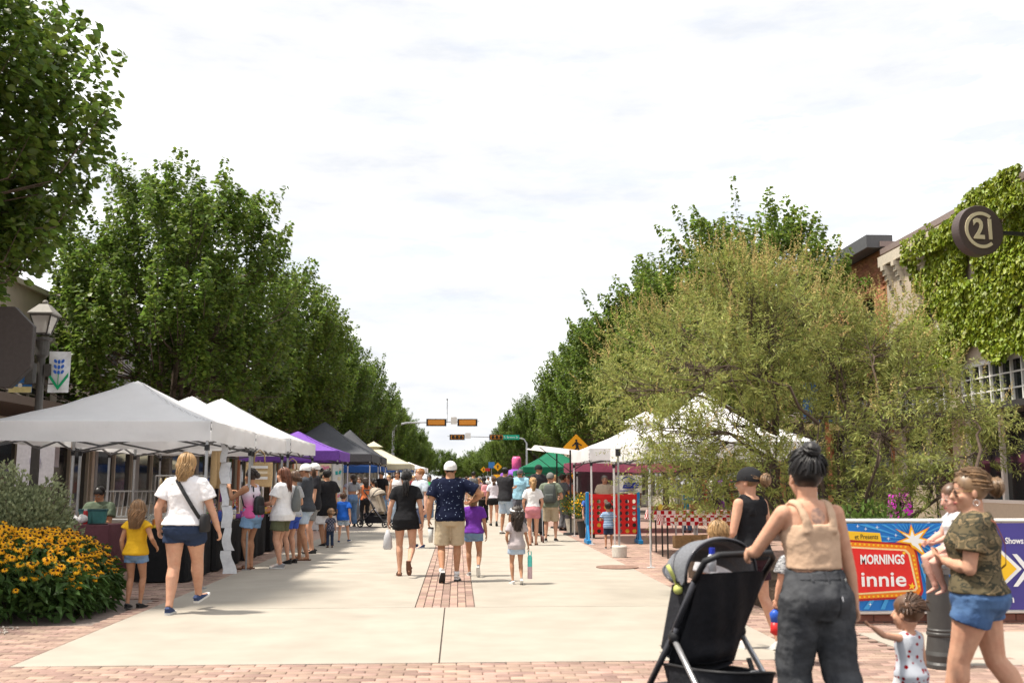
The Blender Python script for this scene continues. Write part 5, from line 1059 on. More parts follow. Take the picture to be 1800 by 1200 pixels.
# more distant strollers filling the street
far = [('man in red tee far down the street', 778, 884, 836, 'm', (.4, .04, .04)), ('woman in teal top far down the street', 768, 886, 838, 'f', (.05, .25, .28)), ('woman in yellow top near the far signs', 843, 880, 838, 'f', (.5, .36, .1)), ('man in white tee near the far signs', 858, 884, 837, 'm', (.6, .6, .6)), ('man in navy tee by the far crossing', 820, 882, 837, 'm', (.03, .04, .1)), ('woman in lilac top beside the cream canopy', 709, 890, 838, 'f', (.4, .3, .5)), ('man in brown tee beside the cream canopy', 722, 893, 836, 'm', (.15, .08, .05)), ('woman in white blouse under the charcoal canopy', 630, 905, 838, 'f', (.6, .58, .55)), ('man in dark tee by the inflatable', 925, 895, 836, 'm', (.05, .05, .06)), ('woman in grey dress by the green canopy', 958, 905, 838, 'f', (.3, .3, .32))]
for i, (lab, px, fy, ty, sx_, c) in enumerate(far):
    P_(lab, px, fy, ty, (i * 77) % 360, sex=sx_, skin_=['tan', 'light', 'brown'][i % 3], hair=('short' if sx_ == 'm' else 'long', ['dark', 'brown', 'black'][i % 3], .15), top=('tee', cloth('far%d' % i, c), .85, .02), bottom=('trousers' if i % 2 else 'shorts', DENIM if i % 3 else KHAKI, 1 if i % 2 else .6, .02), shoes=('shoe', BLK, SOLE), detail=0, group='people far down the street', facey=True)
more = [('woman in coral tee by the cream canopy', 690, 896, 836, 'f', (.5, .16, .12)), ('man in olive tee near the tan stroller', 712, 905, 834, 'm', (.12, .13, .07)), ('woman in white dress between the stalls and the romper', 676, 893, 839, 'f', (.6, .6, .6)), ('man in maroon tee behind the ginger-haired man', 726, 900, 835, 'm', (.2, .03, .04)), ('woman in sky blue top left of the pink backpack', 808, 897, 838, 'f', (.2, .35, .5)), ('man in black polo behind the folded-arms man', 897, 905, 833, 'm', (.03, .03, .03)), ('woman in striped grey top near the far signs', 880, 896, 838, 'f', (.3, .3, .32)), ('man in beige shirt beside the green canopy', 975, 912, 834, 'm', (.45, .38, .28)), ('woman in black tee under the charcoal canopy edge', 648, 903, 839, 'f', (.03, .03, .03)), ('woman in purple tee next to the grey sleeveless man', 843, 894, 838, 'f', (.2, .06, .25))]
for i, (lab, px, fy, ty, sx_, c) in enumerate(more):
    P_(lab, px, fy, ty, (i * 61 + 20) % 360, sex=sx_, skin_=['light', 'tan', 'brown', 'tan'][i % 4], hair=('short' if sx_ == 'm' else ['low', 'long'][i % 2], ['brown', 'dark', 'black', 'blond'][i % 4], .15), top=('tee', cloth('more%d' % i, c), .85, .025), bottom=('shorts' if i % 2 else 'trousers', KHAKI if i % 3 else DENIM, .6 if i % 2 else 1, .02), shoes=('shoe', BLK, SOLE), detail=0, group='people far down the street', facey=True, feet=[WALK_L, WALK_R, None][i % 3], hands=[None, [(-.2, .25, 1.05), (.26, .0, .85)], [(-.26, .12, .86), (.26, -.1, .86)]][i % 3])
# --- stall holders
vd = person('vendor in green tee seated behind the maroon table looking down', (at(180, 845, 18.2).x, 18.2, 0), 1.84, 172, sex='m', skin_='tan', hair=('short', 'black', 0), top=('tee', cloth('vendor_green', (.10, .13, .09)), .86, .03), bottom=('trousers', DENIM, 1, .02), shoes=('shoe', BLK, SOLEB), seated=True, feet=[(-.12, .42, 0, 0), (.12, .42, 0, 0)], hands=[(-.10, .34, .72), (.10, .34, .72)], look=(0, -32), lean=8, detail=1, facey=True)
P_('older man in beige shirt standing behind the red connecting game', 1064, 938, 834, 175, sex='m', skin_='light', hair=('short', 'grey', 0), top=('polo', cloth('beige2', (.55, .46, .36)), .84, .03), bottom=('trousers', KHAKI, 1, .02), shoes=('shoe', BLK, SOLEB), detail=1, facey=True)
P_('child in blue striped tee playing in front of the red connecting game', 1070, 964, 882, -10, sex='m', head=.19, skin_='tan', hair=('short', 'dark', 0), top=('tee', pattern('stripe_blue', 'hstripe', '9fb4c8', '3c5c88', 9), .80, .04), bottom=('shorts', DENIMD, .8, .03), shoes=('shoe', BLK, SOLE), hands=[(-.2, .22, 1.15), (.2, .2, 1.0)], detail=1)
P_('fair-haired child peering round the blue leg of the red game', 1034, 946, 864, -150, sex='m', head=.19, skin_='fair', hair=('short', 'ginger', 0), top=('tee', cloth('kidblue', (.05, .12, .4)), .8, .02), bottom=('shorts', DENIM, .8, .02), shoes=('shoe', BLK, SOLE), detail=1)
P_('person in turquoise tee sitting among the stalls behind the checkered tables', 1208, 935, 852, 150, skin_='tan', hair=('short', 'brown', 0), top=('tee', cloth('turq', (.02, .25, .42)), .84, .02), bottom=('trousers', DENIM, 1, .02), shoes=('shoe', BLK, SOLEB), detail=0, facey=True)

t = thing('stool', 'dark round stool beneath the seated vendor in green', 'stool', (at(180, 845, 18.2).x, 18.23, 0)); b = MB(); b.rings([(0, 0, .37, .19, .19), (0, 0, .41, .19, .19)], 20); b.build('seat', BLACKP, t)
for i in range(4): a = i * math.pi / 2 + .78; b = MB(); b.tube([(math.cos(a) * .13, math.sin(a) * .13, .37), (math.cos(a) * .2, math.sin(a) * .2, 0)], .013, 6); b.build('leg', BLACKP, t)
# ---------------------------------------------------------------- foreground people, stroller, banner fence
FG = 'family walking in the right foreground'
p0 = at(1427, 845, 5.35); tanw_pos = V((p0.x, p0.y, 0))
strl = at(1300, 845, 5.78)
SR_ = R(24); sloc = V((strl.x, strl.y, 0))
def SP(x, y, z): return sloc + Matrix.Rotation(SR_, 3, 'Z') @ V((x, y, z))
jt = cloth('tan_rib', (.52, .36, .25), rgb2=(.47, .32, .22), scale=6)
tw = person('woman in tan cropped tank and washed black jeans pushing the black stroller', tanw_pos, 1.615, 12, lean=7, skin_='light', build=1.06, arm_w=.92, thigh=1.08, detail=2, head=.238,
    hair=('bun', 'black', .047), top=('tank', jt, 1.055, .016, 1.305), bottom=('trousers', DENIMK, 1, .026, 1.05), shoes=('shoe', BLK, SOLEB), feet=[(-.12, .0, 0, 0), (.11, -.26, .06, 40)], hands_w=[SP(-.02, -.10, 1.055), at(1508, 1082, 5.42)], elbows=[(-.7, -.5, -.6), (.9, -.3, 0)], hand_dirs=[(-.1, .62, -.45), None], curl=.95, look=(-4, 0), group=FG)
tb = [c for c in tw['o'].children if c.name.startswith('body')][0]; tj = [c for c in tw['o'].children if c.name.startswith('trousers')][0]; k = tw['k']
b_ = decal(tb, 'tattoo', M('tattoo_ink', (.25, .16, .13), .6, rgb2=(.46, .27, .19), scale=40, var=.1), lambda i, j: (.0 + (i - .5) * .085 * math.sin(.35 + j * 2.4), 1.30 * k + .10 * k * j), 6, 8, off=.0015)
SEAM = M('seam_thread', (.10, .10, .105), .8)
for s in (-1, 1):
    decal(tj, 'back_pocket', M('cloth_pocket', (.050, .052, .058), .9, bump=.2), lambda i, j, s=s: (s * .092 * k + (i - .5) * .088 * k * (1 - .15 * (1 - j)), (.80 + .125 * j) * k - (.014 * (1 - abs(i * 2 - 1)) * (1 - j))), 6, 6, off=.004)
decal(tj, 'waistband', M('cloth_pocket', (0, 0, 0)), lambda i, j: ((i - .5) * .29 * k, (1.005 + .03 * j) * k), 16, 2, off=.004)
decal(tj, 'label_tab', WHITEC, lambda i, j: (.055 * k + i * .008, .89 * k + .022 * j), 1, 1, off=.008)
for x in (-.09, 0, .09): decal(tj, 'belt_loop', M('cloth_pocket', (0, 0, 0)), lambda i, j, x=x: (x * k + (i - .5) * .014, (.995 + .05 * j) * k), 1, 3, off=.009)
q = tw['W']((.135 * k, -.02, .955 * k)); t = thing('phone', 'pale phone sticking out of the back pocket of the black jeans', 'phone', (q.x, q.y, q.z)); b = MB(); b.box((0, -.035, .0), (.022, .06, .10), rot=Matrix.Rotation(R(8), 3, 'Y')); b.build('case', M('phone_case', (.55, .55, .5), .4), t, bevel=.004)
bw_pos = G(1332, 1146)
P_('woman in black sleeveless top and black cap with streaky ponytail ahead of the stroller', 1326, 1140, 818, 32, skin_='light', build=1.02, cap=(MATS['cloth_cap_black'], False), hair=('backbun', 'streaky', .062), top=('sleeveless', BLACKC, .84, .03), bottom=('shorts', cloth('maroon_black', (.035, .015, .022)), .62, .016), shoes=('shoe', WSH, SOLE), feet=[(-.08, .1, 0, 0), (.12, -.2, .02, 15)], hands=[(-.18, .22, .98), (.22, .22, 1.0)], detail=2, look=(22, 0), group=FG)
def stand(label, px, Y, ty, face, **kw):
    a = at(px, 845, Y); H = at(px, ty, Y).z; return person(label, (a.x, Y, 0), H, face, group=FG, **kw)
stand('blond toddler with short hair just beyond the stroller canopy', 1258, 7.6, 914, 12, sex='m', head=.2, skin_='fair', hair=('short', 'blond', 0), top=('tee', cloth('palegrey', (.4, .4, .42)), .8, .03), bottom=('shorts', DENIM, .7, .02), shoes=('shoe', WSH, SOLE), detail=2)
kc = stand('boy in grey tie-dye tee half hidden behind the woman in the tan tank', 1388, 8.1, 925, 30, sex='m', head=.2, skin_='light', hair=('short', 'brown', 0), top=('tee', pattern('grey_tiedye', 'camo', '6d6d70', 'a8a8a8', 14, '4c4d52'), .76, .04), bottom=('shorts', BLACKC, .9, .03), shoes=('shoe', BLK, SOLE), hands=[(-.24, .1, .84), (.24, .1, .9)], detail=1)
q = kc['W'](kc['arms'][0][2]); t = thing('toy', 'small red and blue toy in the hand of the boy in tie-dye tee', 'toy', (q.x, q.y + .03, q.z - .28)); b = MB(); b.rings([(0, 0, .0, .02, .02), (0, 0, .02, .05, .04), (0, 0, .1, .04, .035)], 12); b.build('lower_body', M('toy_red', (.5, .02, .02), .4), t, sm=True); b = MB(); b.rings([(0, 0, .1, .04, .035), (0, 0, .17, .05, .04), (0, 0, .2, .02, .02)], 12); b.build('upper_body', M('toy_blue', (.02, .08, .4), .4), t, sm=True)
camo = pattern('camouflage', 'camo', '5c5340', '3b3a30', 9, '7d6c52')
cp = at(1706, 845, 5.75); cwp = V((cp.x, 5.75, 0))
cw = person('woman in camouflage tee, sunglasses and rolled denim shorts carrying a baby', cwp, 1.525, 58, skin_='light', build=1.3, thigh=1.1, detail=2, head=.225, look=(24, -4), hair=('backbun', 'streaky', .062), top=('tee', camo, .93, .026), bottom=('shorts', cloth('denim_mid2', (.05, .10, .22), rgb2=(.08, .15, .29), scale=8), .40, .014, 1.02), shoes=('shoe', WSH, SOLE), feet=[(-.10, .22, 0, -8), (.10, -.3, .06, 42)], hands_w=[at(1660, 985, 5.80), at(1672, 955, 6.05)], elbows=[(-.9, -.6, -.9), (.6, -.8, -.9)], hand_dirs=[(.5, .6, .3), (-.5, .6, .3)], glasses=True, facey=True, arm_w=.95, group=FG)
b = MB(); n = 18; r0 = .017; c0 = cw['hp'](-.084, -.004, -.062); b.tube([c0 + V((0, math.cos(i) * r0, math.sin(i) * r0)) for i in np.linspace(0, 6.28, n)], .0022, 5); b.build('earring', M('silver', (.6, .6, .6), .2, metal=.9), cw['o'], sm=True)
cs = [c for c in cw['o'].children if c.name.startswith('shorts')][0]; k = cw['k']
t = thing('crossbody_strap', 'thin red-brown bag strap across the back of the camouflage tee', 'bag', cw['o'].location, cw['o'].rotation_euler.z)
strap(None, M('strap_tan', (.22, .07, .04), .6), t, [(-.11 * k, -.03, 1.44 * k), (-.09 * k, -.135 * k, 1.38 * k), (.02 * k, -.178 * k, 1.24 * k), (.13 * k, -.17 * k, 1.1 * k), (.24 * k, -.05 * k, .98 * k)], .014)
b = MB(); b.rings([(.27 * k, .0, .86 * k, .025, .07), (.27 * k, 0, .88 * k, .035, .085), (.27 * k, 0, .99 * k, .03, .08)], 12, p=3); b.build('pouch', MATS['strap_tan'], t, sm=True)
bpz = at(1674, 846, 5.92); bl = .77
person('dark-haired baby in white romper carried on the arm of the woman in camouflage', (bpz.x - .0, 5.92, bpz.z - bl), bl, 84, skin_='pink', head=.17, build=1.15, hair=('buzz', 'brown', 0), top=('cap', WHITEC, .78, .03), bottom=('shorts', WHITEC, .3, .03), feet=[(-.05, .22, .28, 10), (.10, .30, .30, 20)], hands=[(-.16, .34, 1.02), (.24, .32, 1.0)], look=(14, -14), detail=2, facey=True, group=FG, thigh=1.25, arm_w=1.25)
tod = person('toddler girl with pigtails in white top with red cherry print and red edging', V((at(1583, 845, 5.62).x, 5.62, 0)), at(1600, 1043, 5.62).z, 22, head=.19, skin_='light', hair=('pigtails', 'brown', 0), top=('sleeveless', pattern('cherry_print', 'dots', 'b8bcc4', '8c1018', 27), .74, .04), bottom=('shorts', WHITEC, .5, .05), shoes=('shoe', WSH, SOLE), hands_w=[at(1532, 1100, 5.5), None], elbows=[(-.3, .2, -1), (.5, -1, 0)], hand_dirs=[(-.9, -.1, .15), None], detail=2, look=(16, 0), build=1.1, group=FG)
ttop = [c for c in tod['o'].children if c.name.startswith('top')][0]; REDT = M('red_trim', (.5, .02, .03), .8)
for s in (-1, 1):
    sh = tod['sho'][0 if s < 0 else 1]; kk = tod['k']; b = MB(); c_ = sh + V((-s * .022, 0, -.02)); b.tube([c_ + V((-s * .012 * math.sin(i), math.cos(i) * .072 * kk * 1.05, math.sin(i) * .085 * kk)) for i in np.linspace(0, 6.28, 22)], .0055, 6); b.build('armhole_trim', REDT, ttop, sm=True)
b = MB(); nz = tod['J'](0, 0, 1.40); b.tube([nz + V((math.cos(i) * .092 * kk, -.01 + math.sin(i) * .078 * kk, -.012 * abs(math.cos(i)))) for i in np.linspace(0, 6.28, 24)], .0055, 6); b.build('neck_trim', REDT, ttop, sm=True)
# ---- stroller
BF = M('stroller_black', (.018, .019, .024), .8, bump=.3, bscale=30, var=.2); GF = M('stroller_grey', (.14, .145, .16), .9, var=.25, scale=120, bump=.2); SIL = M('stroller_silver', (.5, .5, .52), .3, metal=.7); GUN = M('gunmetal', (.07, .07, .08), .35, metal=.5)
def stroller(name, label, loc, rz, fab, back, frm, sc=1.0, toys=True, group=None):
    t = thing(name, label, 'stroller', loc, rz, group); t.scale = (sc, sc, sc); w = .25
    b = MB(); b.tube([(-w, .14, .86), (-w, .02, 1.0), (-w + .06, -.03, 1.035), (w - .06, -.03, 1.035), (w, .02, 1.0), (w, .14, .86)], .019, 10); h = b.build('handlebar', BLACKP, t, sm=True)
    for s in (-1, 1):
        b = MB(); b.tube([(s * w, .12, .88), (s * w, .30, .62), (s * w, .36, .5)], .022, 8, flat=.7); b.build('upper_rail', GUN, t, sm=True)
        b = MB(); b.tube([(s * w, .34, .54), (s * w * 1.02, .10, .28), (s * w * 1.05, -.08, .12)], .017, 8); b.build('rear_leg', frm, t, sm=True)
        b = MB(); b.tube([(s * w, .30, .60), (s * w, .52, .32), (s * w * .95, .66, .16)], .019, 8); b.build('front_leg', GUN, t, sm=True)
        b = MB(); b.ball((s * w, .335, .545), (.03, .04, .04), 10, 8); b.build('hinge', BLACKP, t, sm=True)
        for y, r in ((-.09, .115), (.68, .1)):
            xx = s * w * 1.05 if y < 0 else s * w * .9; b = MB(); m = 20
            b.tube([(xx + math.cos(0) * 0, y + math.cos(a) * (r - .02), r + math.sin(a) * (r - .02)) for a in np.linspace(0, 2 * math.pi, m)], .02, 8); wl = b.build('wheel', BLACKP, t, sm=True)
            b = MB(); b.tube([(xx - .012, y, r), (xx + .012, y, r)], .03, 12)
            for a in range(5): b.bar((xx, y, r), (xx, y + math.cos(a * 1.256) * (r - .03), r + math.sin(a * 1.256) * (r - .03)), .014)
            b.build('spokes', GUN, wl)
    # seat back: a padded slanted panel hanging between the rails
    b = MB()
    def back_(i, j):
        x = (i - .5) * 2; wd = (.24 - .012 * (1 - j)); z = .36 + .56 * j; y = .38 - .30 * j - .035 * (1 - x * x) * math.sin(j * math.pi) - .006 * math.sin(x * 9 + j * 7) - .05 * math.exp(-((j - .12) / .1) ** 2) * (1 - x * x)
        return (x * wd, y, z)
    b.grid(back_, 20, 20); b.grid(lambda i, j: (lambda p: (p[0], p[1] + .05, p[2]))(back_(1 - i, j)), 20, 20); b.build('seat_back', back, t, sm=True)
    b = MB(); b.grid(lambda i, j: ((i - .5) * .38, .33 + .24 * j, .40 + .06 * j - .03 * math.sin(i * math.pi)), 8, 6); b.grid(lambda i, j: ((.5 - i) * .38, .33 + .24 * j, .36 + .06 * j - .03 * math.sin(i * math.pi)), 8, 6); b.build('seat', back, t, sm=True)
    for s in (-1, 1):
        b = MB(); b.add([(s * .235, .12, .88), (s * .235, .36, .84), (s * .24, .48, .46), (s * .235, .40, .42), (s * .215, .12, .88), (s * .215, .36, .84), (s * .22, .48, .46), (s * .215, .40, .42)], [(0, 1, 2, 3), (7, 6, 5, 4), (0, 4, 5, 1), (1, 5, 6, 2), (2, 6, 7, 3), (3, 7, 4, 0)]); b.build('side_wing', back, t)
    # folded canopy: arched shell over the front
    b = MB()
    def can(i, j, r=1.0):
        a = math.pi * i; th = R(-4 + 74 * j); y = .20 + .34 * math.sin(th) * r * (.35 + .65 * math.sin(a) ** .6); z = .86 + .235 * math.sin(a) ** .7 * r * (math.cos(th) * .98 + .08) + .012 * math.sin(j * 19); return (-math.cos(a) * .262 * r, y, z)
    b.grid(lambda i, j: can(i, j), 24, 14); b.grid(lambda i, j: can(1 - i, j, .95), 24, 14); b.build('canopy', fab, t, sm=True)
    for j in (0, .5, 1): b = MB(); b.tube([can(i / 24, j, 1.01) for i in range(25)], .008, 6); b.build('canopy_rib', GUN, t, sm=True)
    # basket
    b = MB()
    def bas(i, j): a = 2 * math.pi * i; r = .82 + .18 * j; return (math.copysign(abs(math.cos(a)) ** .6, math.cos(a)) * .245 * r, .25 + math.copysign(abs(math.sin(a)) ** .6, math.sin(a)) * .33 * r, .12 + .235 * j + .04 * j * math.sin(a * 1 + 3.9) + .004 * math.sin(a * 20))
    b.grid(bas, 40, 6); b.grid(lambda i, j: tuple(c * f for c, f in zip(bas(1 - i, j), (.97, 1, 1))), 40, 6); b.box((0, .27, .142), (.34, .44, .012)); b.build('basket', BF, t, sm=True)
    b = MB(); b.tube([bas(i / 40, 1) for i in range(41)], .009, 6); b.build('basket_rim', BLACKP, t, sm=True)
    b = MB(); b.box((.07, .0, .31), (.065, .006, .14), rot=Matrix.Rotation(R(-4), 3, 'Y')); b.build('label', M('label_grey', (.35, .35, .37), .7), t)
    b = MB(); b.bar((.075, .02, .36), (.075, .06, .44), .03, .01); b.build('buckle', BLACKP, t); b = MB(); b.tube([(-w, -.08, .12), (w, -.08, .12)], .014, 8); b.tube([(-w, .60, .22), (w, .60, .22)], .014, 8); b.build('axle', GUN, t)
    return t
stroller('stroller', 'black and grey stroller with silver legs pushed in the right foreground', sloc, SR_, GF, BF, SIL)
q = SP(-.12, .12, .93); single('sunscreen_bottle', (lambda b: (b.rings([(0, 0, 0, .022, .018), (0, 0, .09, .025, .018), (0, 0, .1, .015, .012)], 14), b)[1])(MB()), M('plastic_white', (.65, .66, .7), .4), 'white bottle with blue cap standing in the stroller canopy pocket', 'bottle', q, 0, sm=True)
q2 = SP(-.12, .12, 1.03); o = single('bottle_cap', (lambda b: (b.rings([(0, 0, 0, .018, .015), (0, 0, .035, .018, .015)], 14), b)[1])(MB()), M('cap_blue', (.02, .04, .4), .4), 'blue', 'cap', q2); bt = [x for x in COL.objects if x.name.startswith('sunscreen_bottle')][0]; o.parent = bt; o.location = q2 - q; del o['category']; del o['label']
q = SP(-.25, .28, .82); single('pacifier_toy', (lambda b: (b.ball((0, 0, 0), .03, 12, 8), b.tube([(0, 0, .02), (-.04, 0, .1), (-.06, 0, .14)], .012, 8), b)[2])(MB()), M('toy_lime', (.5, .52, .15), .6), 'pale green soft toy clipped to the side of the foreground stroller', 'toy', q, 0, sm=True)
s2g = G(646, 926); stroller('stroller', 'tan and black stroller parked beside the charcoal canopy', (s2g.x, s2g.y, 0), R(-115), M('stroller_tan', (.36, .31, .25), .9), M('stroller_tan', (.3, .25, .2)), GUN, 1.12)
# ---- banner fence
FY = G(1560, 1098).y + .0
def fp(px, py, o=0): q = at(px, py, FY); return (q.x, q.z)
x0f, zt = fp(1458, 915); x1f = at(2150, 915, FY).x; zb = fp(1560, 1076)[1]
fence = thing('barricade_fence', 'white metal barricade along the brick planter carrying printed banners', 'fence', (x0f, FY + .03, 0))
b = MB(); b.tube([(0, 0, zt), (x1f - x0f, 0, zt)], .021, 10); b.build('top_rail', WHITEP, fence); b = MB(); b.tube([(0, 0, zb), (x1f - x0f, 0, zb)], .019, 10); b.build('bottom_rail', WHITEP, fence)
for i in range(5): xx = i * (x1f - x0f) / 4; b = MB(); b.tube([(xx, 0, 0), (xx, 0, zt)], .018, 8); b.build('post', WHITEP, fence)
BOX, BOZ = x0f, 0
class Ban:
    def __init__(s, label, pxa, pxb, mat): 
        s.xa, s.xb = fp(pxa, 900)[0], fp(pxb, 900)[0]; s.t = thing('banner', label, 'banner', (s.xa, FY, 0), 0, 'printed banners on the barricade'); s.l = 0
        b = MB()
        for o in (0, .004): b.grid(lambda i, j: (i * (s.xb - s.xa), o + .006 * math.sin(i * 17 + j * 3), zb + .02 + (zt - zb - .045) * j), 30, 6)
        s.cl = b.build('cloth', mat, s.t, sm=True)
    def P(s, px, py): x, z = fp(px, py); return (x - s.xa, z)
    def poly(s, pts, mat, name='print', px=True):
        s.l += 1; q = [s.P(*p) for p in pts] if px else pts; b = MB(); b.prism(q, (0, -.008 - s.l * .0016, 0), (1, 0, 0), (0, 0, 1), .0012); return b.build(name, mat, s.t)
    def text(s, body, px, py, hpx, mat, wpx=0, **k):
        s.l += 1; x, z = s.P(px, py); me_h = hpx / 1750 * FY; o = lettering(body, me_h / .7, mat, s.t, (x, -.012 - s.l * .0016, z), extrude=.0008, **k)
        if wpx: w_ = max(v.co.x for v in o.data.vertices) - min(v.co.x for v in o.data.vertices); o.scale.x = wpx / 1750 * FY / w_
        return o
PBL = M('print_blue', (.012, .16, .50), .5, var=.08, scale=3); PLB = M('print_lightblue', (.05, .30, .62), .5, var=0); PRED = M('print_red', (.66, .022, .018), .5, var=.04); POR = M('print_orange', (.75, .20, .01), .5, var=0); PYE = M('print_yellow', (.80, .48, .02), .5, var=0); PWH = M('print_white', (.75, .75, .74), .5, var=0); PPU = M('print_purple', (.062, .05, .24), .5, var=.08, scale=3); PBK = M('print_black', (.03, .02, .02), .5, var=0); PDR = M('print_darkred', (.38, .012, .012), .5, var=0); PCR = M('print_cream', (.78, .62, .30), .5, var=0)
B1 = Ban('blue banner with red marquee sign and white lettering on the barricade', 1462, 1700, PBL)
cx_, cy_ = 1602, 948
def rot_pts(cx, cy, ro, ri, n, a0=0): return [(cx + math.sin(a0 + math.pi * i / n) * (ro if i % 2 == 0 else ri), cy - math.cos(a0 + math.pi * i / n) * (ro if i % 2 == 0 else ri)) for i in range(2 * n)]
B1.l = 0
for i in range(34):
    a = 2 * math.pi * i / 34; L_ = 400; pts = [(cx_, cy_)]
    def clip(an):
        dx, dy = math.sin(an), -math.cos(an); t = 1e9
        if dx > 1e-6: t = min(t, (1697 - cx_) / dx)
        if dx < -1e-6: t = min(t, (1465 - cx_) / dx)
        if dy > 1e-6: t = min(t, (1070 - cy_) / dy)
        if dy < -1e-6: t = min(t, (921 - cy_) / dy)
        return (cx_ + dx * t, cy_ + dy * t)
    B1.l = 0; B1.poly([(cx_, cy_), clip(a), clip(a + .055)], PLB, 'ray')
B1.l = 1; B1.poly([(1463, 931), (1546, 936), (1549, 952), (1463, 950)], PYE)
B1.text('et Presents', 1522, 943, 8.5, PBK, 42); B1.l = 3
B1.poly([(1463, 946), (1598, 955), (1608, 962), (1612, 975), (1622, 1038), (1618, 1048), (1604, 1050), (1463, 1058)], PDR, 'marquee')
B1.poly([(1463, 950), (1596, 958), (1605, 965), (1609, 978), (1618, 1036), (1614, 1044), (1602, 1047), (1463, 1054)], POR, 'marquee')
B1.poly([(1463, 958), (1591, 965), (1598, 972), (1612, 1033), (1608, 1038), (1463, 1047)], PCR, 'marquee')
B1.poly([(1463, 961), (1588, 967.5), (1595, 974), (1608, 1031), (1605, 1035), (1463, 1044)], PRED, 'marquee')
for i in range(16): x = 1470 + i * 8; B1.l = 8; B1.poly([(x + math.cos(a) * 2, 953.5 + (x - 1470) * .056 + math.sin(a) * 2) for a in np.linspace(0, 5.4, 7)][::-1], PYE, 'bulb'); B1.l = 8; B1.poly([(x + math.cos(a) * 2, 1050 - (x - 1470) * .045 + math.sin(a) * 2) for a in np.linspace(0, 5.4, 7)][::-1], PYE, 'bulb')
for i in range(8): y = 976 + i * 7.6; B1.l = 8; B1.poly([(1603.5 + (y - 976) * .19 + math.cos(a) * 2, y + math.sin(a) * 2) for a in np.linspace(0, 5.4, 7)][::-1], PYE, 'bulb')
B1.text('MORNINGS', 1549, 983, 15.5, PWH, 79, bold=.004); B1.text('innie', 1551, 1018, 25, PWH, 80, bold=.003)
B1.poly(rot_pts(1587, 971, 4, 1.7, 5)[::-1], PYE, 'star'); B1.poly(rot_pts(1601, 1029, 7, 2.8, 5, .15)[::-1], PYE, 'star'); B1.l = 12
out_ = [(1599, 920), (1606, 938), (1632, 925), (1618, 944), (1650, 952), (1616, 958), (1630, 984), (1608, 966), (1600, 962), (1597, 956), (1572, 952), (1592, 944), (1571, 928), (1595, 938)]
B1.poly(out_[::-1], POR, 'starburst'); cxx, cyy = 1603, 948
B1.poly([(cxx + (x - cxx) * .86, cyy + (y - cyy) * .86) for x, y in out_][::-1], PYE, 'starburst'); B1.poly([(cxx + (x - cxx) * .62, cyy + (y - cyy) * .62) for x, y in out_][::-1], PWH, 'starburst')
for x, y in ((1506, 924), (1520, 929), (1540, 926), (1573, 940), (1560, 946), (1626, 998), (1628, 1022), (1631, 1050), (1528, 1061), (1622, 1062), (1642, 935)): B1.l = 9; B1.poly(rot_pts(x, y, 3.6, .7, 4)[::-1], PWH, 'sparkle')
B2 = Ban('purple banner with yellow arrow and white chevrons at the right edge', 1706, 2100, PPU); B2.l = 1
B2.poly([(1757, 964), (1795, 999), (1757, 1036)][::-1], PWH, 'arrow'); B2.poly([(1757, 971), (1786, 999), (1757, 1028)][::-1], PYE, 'arrow')
for dx in (0, 30): B2.poly([(1778 + dx, 973), (1786 + dx, 973), (1812 + dx, 1001), (1788 + dx, 1030), (1780 + dx, 1030), (1800 + dx, 1001)][::-1], PWH, 'chevron'); 
B2.text('Shows', 1781, 950, 10.5, PWH, bold=.002, sx=.85); B2.text('m', 1774, 1052, 13, PWH, bold=.002)
# ---- low brick planter behind the fence, bollard
pl = thing('brick_planter', 'low red brick planter wall under the banners', 'planter', (x0f - .3, FY + .12, 0)); ps = []
for j in range(4):
    for i in range(26): ps.append(((x0f - .3 + .12 + i * .215 + (.107 if j % 2 else 0), FY + .17, j * .075 - .02), (.205, .11, .066)))
RB = M('planter_brick', (.22, .095, .07), .9, var=.15, island=.3, bump=.3, bscale=50); lay(ps, pl, RB, jit=0)
b = MB(); b.box((2.9, .055, .14), (5.9, .085, .28)); b.build('mortar_core', MORTAR, pl); b = MB(); b.box((2.9, .05, .30), (5.9, .14, .035)); b.build('coping', RB, pl)
b = MB(); b.box((x0f + 2.8, FY + 2.7, .1), (6.2, 4.9, .3)); b.build('planting_bed', M('mulch', (.07, .045, .03), .98, var=.4, scale=20, bump=1), kind='structure')
bo = G(1657, 1172); t = thing('bollard', 'dark grey cast bollard behind the woman in camouflage', 'bollard', (bo.x, bo.y, 0)); hb_ = at(1657, 985, bo.y).z
b = MB(); b.rings([(0, 0, 0, .135, .135), (0, 0, .03, .135, .135), (0, 0, .05, .12, .12), (0, 0, .10, .128, .128), (0, 0, .13, .115, .115), (0, 0, .24, .1, .1), (0, 0, .25, .108, .108), (0, 0, .265, .108, .108), (0, 0, .275, .1, .1), (0, 0, .29, .105, .105), (0, 0, .3, .096, .096), (0, 0, hb_ - .1, .086, .086)], 32); b.build('shaft', M('bollard_paint', (.05, .048, .046), .45, var=.1), t, sm=False, bevel=.003)
b = MB(); b.rings([(0, 0, hb_ - .1, .1, .1), (0, 0, hb_ - .06, .105, .105), (0, 0, hb_ - .05, .115, .115), (0, 0, hb_ - .03, .115, .115), (0, 0, hb_, .09, .09), (0, 0, hb_ + .01, .03, .03)], 32); b.build('cap', M('bollard_cap', (.13, .13, .13), .35), t, sm=False)
